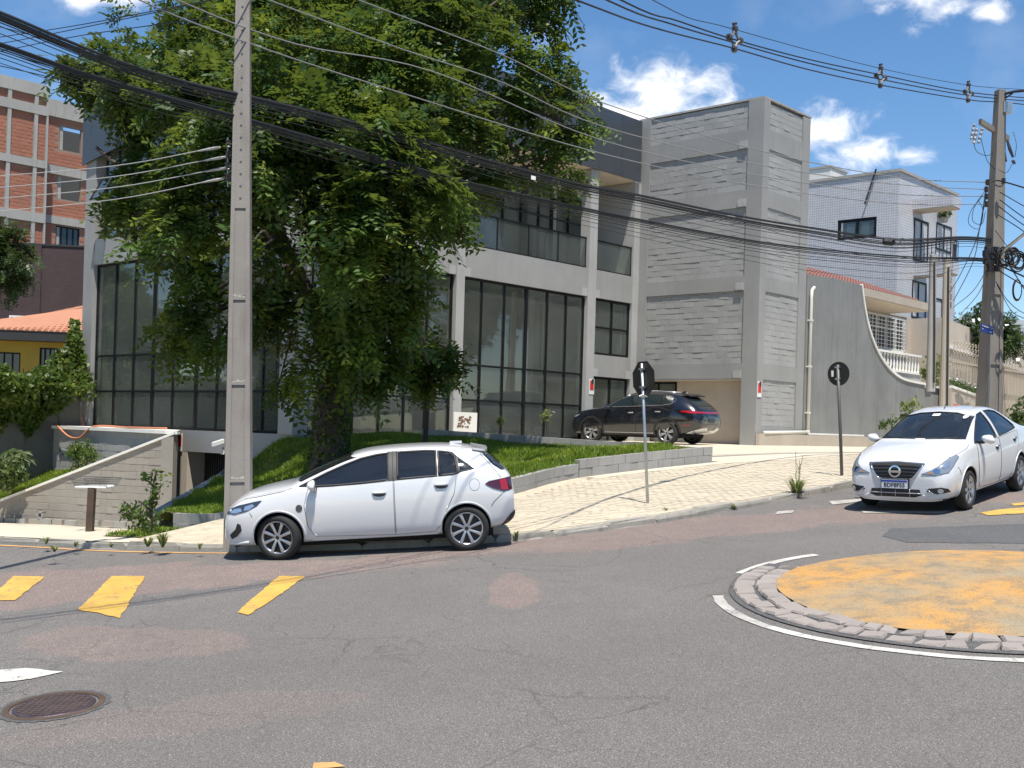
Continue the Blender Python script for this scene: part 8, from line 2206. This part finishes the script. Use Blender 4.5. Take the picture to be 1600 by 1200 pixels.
for k, (px, py, h, n, sp_, lb) in enumerate(((1244, 778, .42, 120, .9, 'bushy green weed tuft at the kerb, the biggest one, near the round sign'), (1040, 806, .14, 26, .8, 'small weed at the kerb close to the stop sign'), (1147, 797, .10, 40, 1.0, 'weed tuft at the kerb between the two road signs'), (990, 818, .10, 26, .9, 'low weed in the kerb joint below the stop sign'), (807, 846, .16, 22, .5, 'thin weed at the kerb just behind the hatchback'), (905, 833, .10, 16, .8, 'low weed at the kerb between hatchback and stop sign'),
      (878, 828, .09, 30, 1.1, 'flat green weed spreading over the pavers behind the hatchback'), (866, 818, .08, 34, 1.2, 'flat weed among the pavers near the hatchback'), (72, 848, .13, 26, .9, 'pale weed tuft on the pavement edge below the wire basket'), (118, 852, .11, 24, .9, 'pale weed tuft by the kerb in front of the basket post'), (174, 853, .09, 22, .9, 'small weed by the kerb before the ramp wall'), (231, 852, .20, 34, 1.0, 'yellowish grass tuft on the kerb by the sapling'), (254, 853, .26, 60, .7, 'dense green grass tuft on the kerb by the sapling'), (312, 856, .12, 14, .7, 'tiny weed on the kerb ahead of the hatchback'), (85, 860, .14, 20, .9, 'weed at the foot of the kerb'))):
    tuft(kb_(px, py) if px > 400 else (lambda p: p)(wpx(px, py, lambda x, y: zleft(x, y)) or kb_(px, py)), h, n, lb, 50 + k, sp_)
m = MB(); p = kb_(1246, 776)
for k in range(6): m.tube([p, p + Vector((rb.uniform(-.05, .05), 0, .35)), p + Vector((rb.uniform(-.1, .15), rb.uniform(-.1, .1), rb.uniform(.5, .8)))], .004, 4)
tag(m.build('weed_stalk', M['weed'], None, base=tuple(p)), 'tall dry weed stalks rising from the biggest kerb weed', 'weed')
# saplings and shrubs
def leafy(name, label, catg, base, stems, clumps, n, size, mat, seed, asp=.5, droop=.3, r=.018):
    q = thing(name, label, catg, tuple(base)); m = MB()
    for s in stems: m.tube(cat(s, 4) if len(s) > 2 else s, r, 5)
    m.build('stem', M['bark'], q)
    g = np.random.default_rng(seed); C = np.array([c[:3] for c in clumps]); Rr = np.array([c[3] for c in clumps]); i = g.integers(0, len(C), n)
    d = g.normal(size=(n, 3)); d /= np.linalg.norm(d, axis=1)[:, None]
    leaves('foliage', C[i] + d * (Rr[i] * g.random(n) ** .5)[:, None], size, M[mat], q, g, asp, droop); return q
sb = wpx(237, 836, zleft); SY = sb.y
sx = lambda x, y: at(x, y, SY)
leafy('sapling', 'thin dark sapling growing in front of the ramp wall by the garage', 'tree', sb, [[sb, sx(237, 800), sx(239, 760), sx(245, 735)], [sx(237, 800), sx(224, 788), sx(216, 783)], [sx(238, 780), sx(247, 770)], [sx(239, 760), sx(232, 752)], [sx(236, 810), sx(228, 800)]],
      [(*sx(246, 742), .24), (*sx(237, 752), .2), (*sx(250, 752), .16), (*sx(240, 765), .2), (*sx(246, 772), .14), (*sx(234, 786), .16), (*sx(241, 783), .12), (*sx(235, 808), .2), (*sx(230, 744), .10)], 170, .10, 'leaf', 61)
for k, (px, py, w, h, n, lb) in enumerate(((216, 832, .3, .5, 120, 'straggly weed bush at the foot of the ramp wall beside the sapling'), (228, 828, .35, .4, 150, 'low dark weed bush under the sapling'), (255, 826, .3, .35, 110, 'dark straggly weed between sapling and garage bank'))):
    b = wpx(px, py, zleft); leafy('weed_bush', lb, 'bush', b, [[b, b + Vector((rb.uniform(-.3, .1), 0, h))], [b, b + Vector((.2, 0, h * .8))], [b, b + Vector((-.25, .1, h * .7))]], [(b.x, b.y, b.z + h * .5, w), (b.x - .2, b.y, b.z + h * .7, w * .6), (b.x + .2, b.y, b.z + h * .4, w * .7)], n, .12, 'leaf', 70 + k, .4, r=.01)
def palmate(name, label, base, leaves_, mat, r=.3):
    q = thing(name, label, 'plant', tuple(base)); m = MB(); s = MB()
    for c, R_, tilt in leaves_:
        c = Vector(c); s.tube([Vector(base), c], .012, 4); nn = Vector((tilt[0], tilt[1], 1)).normalized(); X = nn.cross(Vector((0, 1, .1))).normalized(); Yv = nn.cross(X)
        for k in range(8):
            q1 = k / 8 * 6.28; d = X * math.cos(q1) + Yv * math.sin(q1); p = X * -math.sin(q1) + Yv * math.cos(q1)
            m.add([c, c + d * R_ * .6 + p * R_ * .16 - UP * .03, c + d * R_ - UP * R_ * .35, c + d * R_ * .6 - p * R_ * .16 - UP * .03], [(0, 1, 2, 3)])
    s.build('stem', M['weed'], q); m.build('leaf', M[mat], q)
    return q
b = at(24, 740, 33.2); b.z = 1.0
palmate('castor_plant', 'broad leaved green plant at the foot of the creeper wall', b, [((*at(24 + dx, 705 + dy, 33.2 + dz),), .34, (rb.uniform(-.4, .4), rb.uniform(-.8, 0))) for dx, dy, dz in ((-12, 0, 0), (0, -2, .2), (10, 2, 0), (-6, 8, -.2), (6, 12, 0), (16, 10, .1), (-14, 12, 0), (0, 20, -.2))], 'shrub')
b = at(12, 760, 32.6); b.z = .75
leafy('flowering_shrub', 'low green shrub with dull pink tips on the grass plot', 'bush', b, [[b, b + UP * .5]], [(*at(15, 735, 32.6), .42), (*at(0, 745, 32.6), .4), (*at(28, 742, 32.6), .3), (*at(10, 752, 32.6), .35)], 900, .12, 'shrub', 81, .6)
b = at(108, 728, 36.6); b.z = 1.1
leafy('corner_shrub', 'small green shrub in the corner below the pale ledge', 'bush', b, [[b, b + UP * .5]], [(*at(108, 712, 36.6), .3), (*at(113, 704, 36.6), .25)], 320, .14, 'shrub', 82, .6)
b = FE.p(8.2, .7, .4)
leafy('ledge_shrub', 'feathery pale green shrub before the block wall under the ledge', 'bush', b, [[b, b + UP * .9], [b, b + UP * .8 + DL * .4], [b, b + UP * .7 - DL * .4]], [(*(b + UP * .9), .35), (*(b + UP * .8 + DL * .4), .3), (*(b + UP * .7 - DL * .5), .32), (*(b + UP * .4), .35)], 800, .13, 'ivy', 83, .35)
bt = at(8, 412, 40)
cr2 = thing('garden_tree', 'pale green tree crown reaching in over the yellow house', 'tree', tuple(at(-40, 640, 40)))
m = MB(); limb(m, [at(-40, 640, 40), at(-30, 520, 40), at(-15, 430, 40)], .2, .06); limb(m, [at(-30, 510, 40), at(-5, 430, 40), at(25, 412, 40)], .08, .02); m.build('trunk', M['bark'], cr2, smooth=True)
crown('crown', [(*at(15, 408, 40), .75), (*at(-10, 400, 40), 1.1), (*at(32, 420, 40), .45), (*at(0, 365, 40), .45), (*at(-30, 380, 40), 1.3)], 1500, .34, M['leaf_far'], cr2, 91)
b = at(1520, 540, 52)
q = thing('white_flower_tree', 'bushy green tree with white blossom behind the beige wall', 'tree', tuple(at(1520, 560, 52)))
m = MB(); limb(m, [at(1520, 600, 52), at(1520, 540, 52), at(1522, 500, 52)], .15, .05); m.build('trunk', M['bark'], q)
TT = [(*at(1517, 508, 52), .75), (*at(1525, 530, 52), 1.0), (*at(1508, 528, 52), .8), (*at(1545, 530, 52), .8), (*at(1519, 495, 52), .45), (*at(1558, 520, 52), .7), (*at(1566, 508, 52), .5), (*at(1568, 535, 52), .8)]
crown('crown', TT, 2600, .3, M['leaf_far'], q, 92)
g = np.random.default_rng(93); Pw = np.array([TT[i][:3] for i in g.integers(0, 4, 90)]) + g.normal(size=(90, 3)) * .55 - np.array((0, .5, 0)); leaves('blossom', Pw, .18, M['white'], q, g, .9)
for k, (px, py, lb) in enumerate(((985, 668, 'x'),)): pass
for k, (px, py, Y, h, lb) in enumerate(((854, 672, 28.6, .45, 'small leafy seedling on the block edging before the tall glazing'), (782, 672, 28.8, .3, 'tiny seedling on the block edging beside the leaning board'))):
    b = at(px, py, Y); leafy('seedling', lb, 'plant', b, [[b - UP * .1, b + UP * h * .8]], [(b.x, b.y, b.z + h * .7, h * .4)], 60, .12, 'weed', 95 + k, .4, r=.008)
b = at(1335, 640, 42.9)
for k, (px, py, Y, n, lb) in enumerate(((1426, 632, 44.0, 130, 'yellow green weed sprouting near the end of the curved wall'), (1426, 650, 43.6, 120, 'dark leafy weed at the foot of the curved wall'), (1393, 660, 43.2, 100, 'small dark weed on the plinth of the curved wall'))):
    b = at(px, py, Y); leafy('wall_weed', lb, 'weed', b, [[b - UP * .4, b]], [(*b, .35), (b.x - .3, b.y, b.z - .1, .2)], n, .16, 'weed' if k == 0 else 'shrub', 101 + k, .45, r=.01)
b = at(1462, 590, 41.5)
leafy('yard_shrub', 'yellow green shrub in the yard between the two service poles', 'bush', b, [[b - UP * .5, b]], [(*at(1464, 570, 41.5), .5), (*at(1462, 585, 41.5), .45), (*at(1448, 582, 41.5), .25)], 420, .17, 'weed', 111, .5)
b = at(1597, 655, 34)
leafy('hedge_bush', 'green bush at the kerb behind the boot of the saloon', 'bush', b, [[b - UP * .3, b]], [(*at(1600, 648, 34), .5), (*at(1620, 640, 34), .6), (*at(1590, 660, 34), .3)], 700, .14, 'shrub', 112, .5)

# neighbouring trees just out of sight on both sides; they stand in the glazing's reflections
for k, (x, y, s_, rz, lb) in enumerate(((-46, 34, 1.1, 1.0, 'street tree further down the side street'), (-36, 26, .9, 2.2, 'second street tree further down the side street'), (-52, 48, 1.3, .4, 'old street tree at the bottom of the side street'), (44, 34, 1.2, 3.0, 'street tree further up the main street'), (56, 46, 1.3, 4.0, 'second street tree further up the main street'), (38, 22, .9, 5.0, 'young street tree across the main street'))):
    c = copy_tree(tree); c.location = (x, y, pl(x, y)); c.rotation_euler = (0, 0, rz); c.scale = (s_, s_, s_); tag(c, lb, 'tree', 'street trees out along both streets')
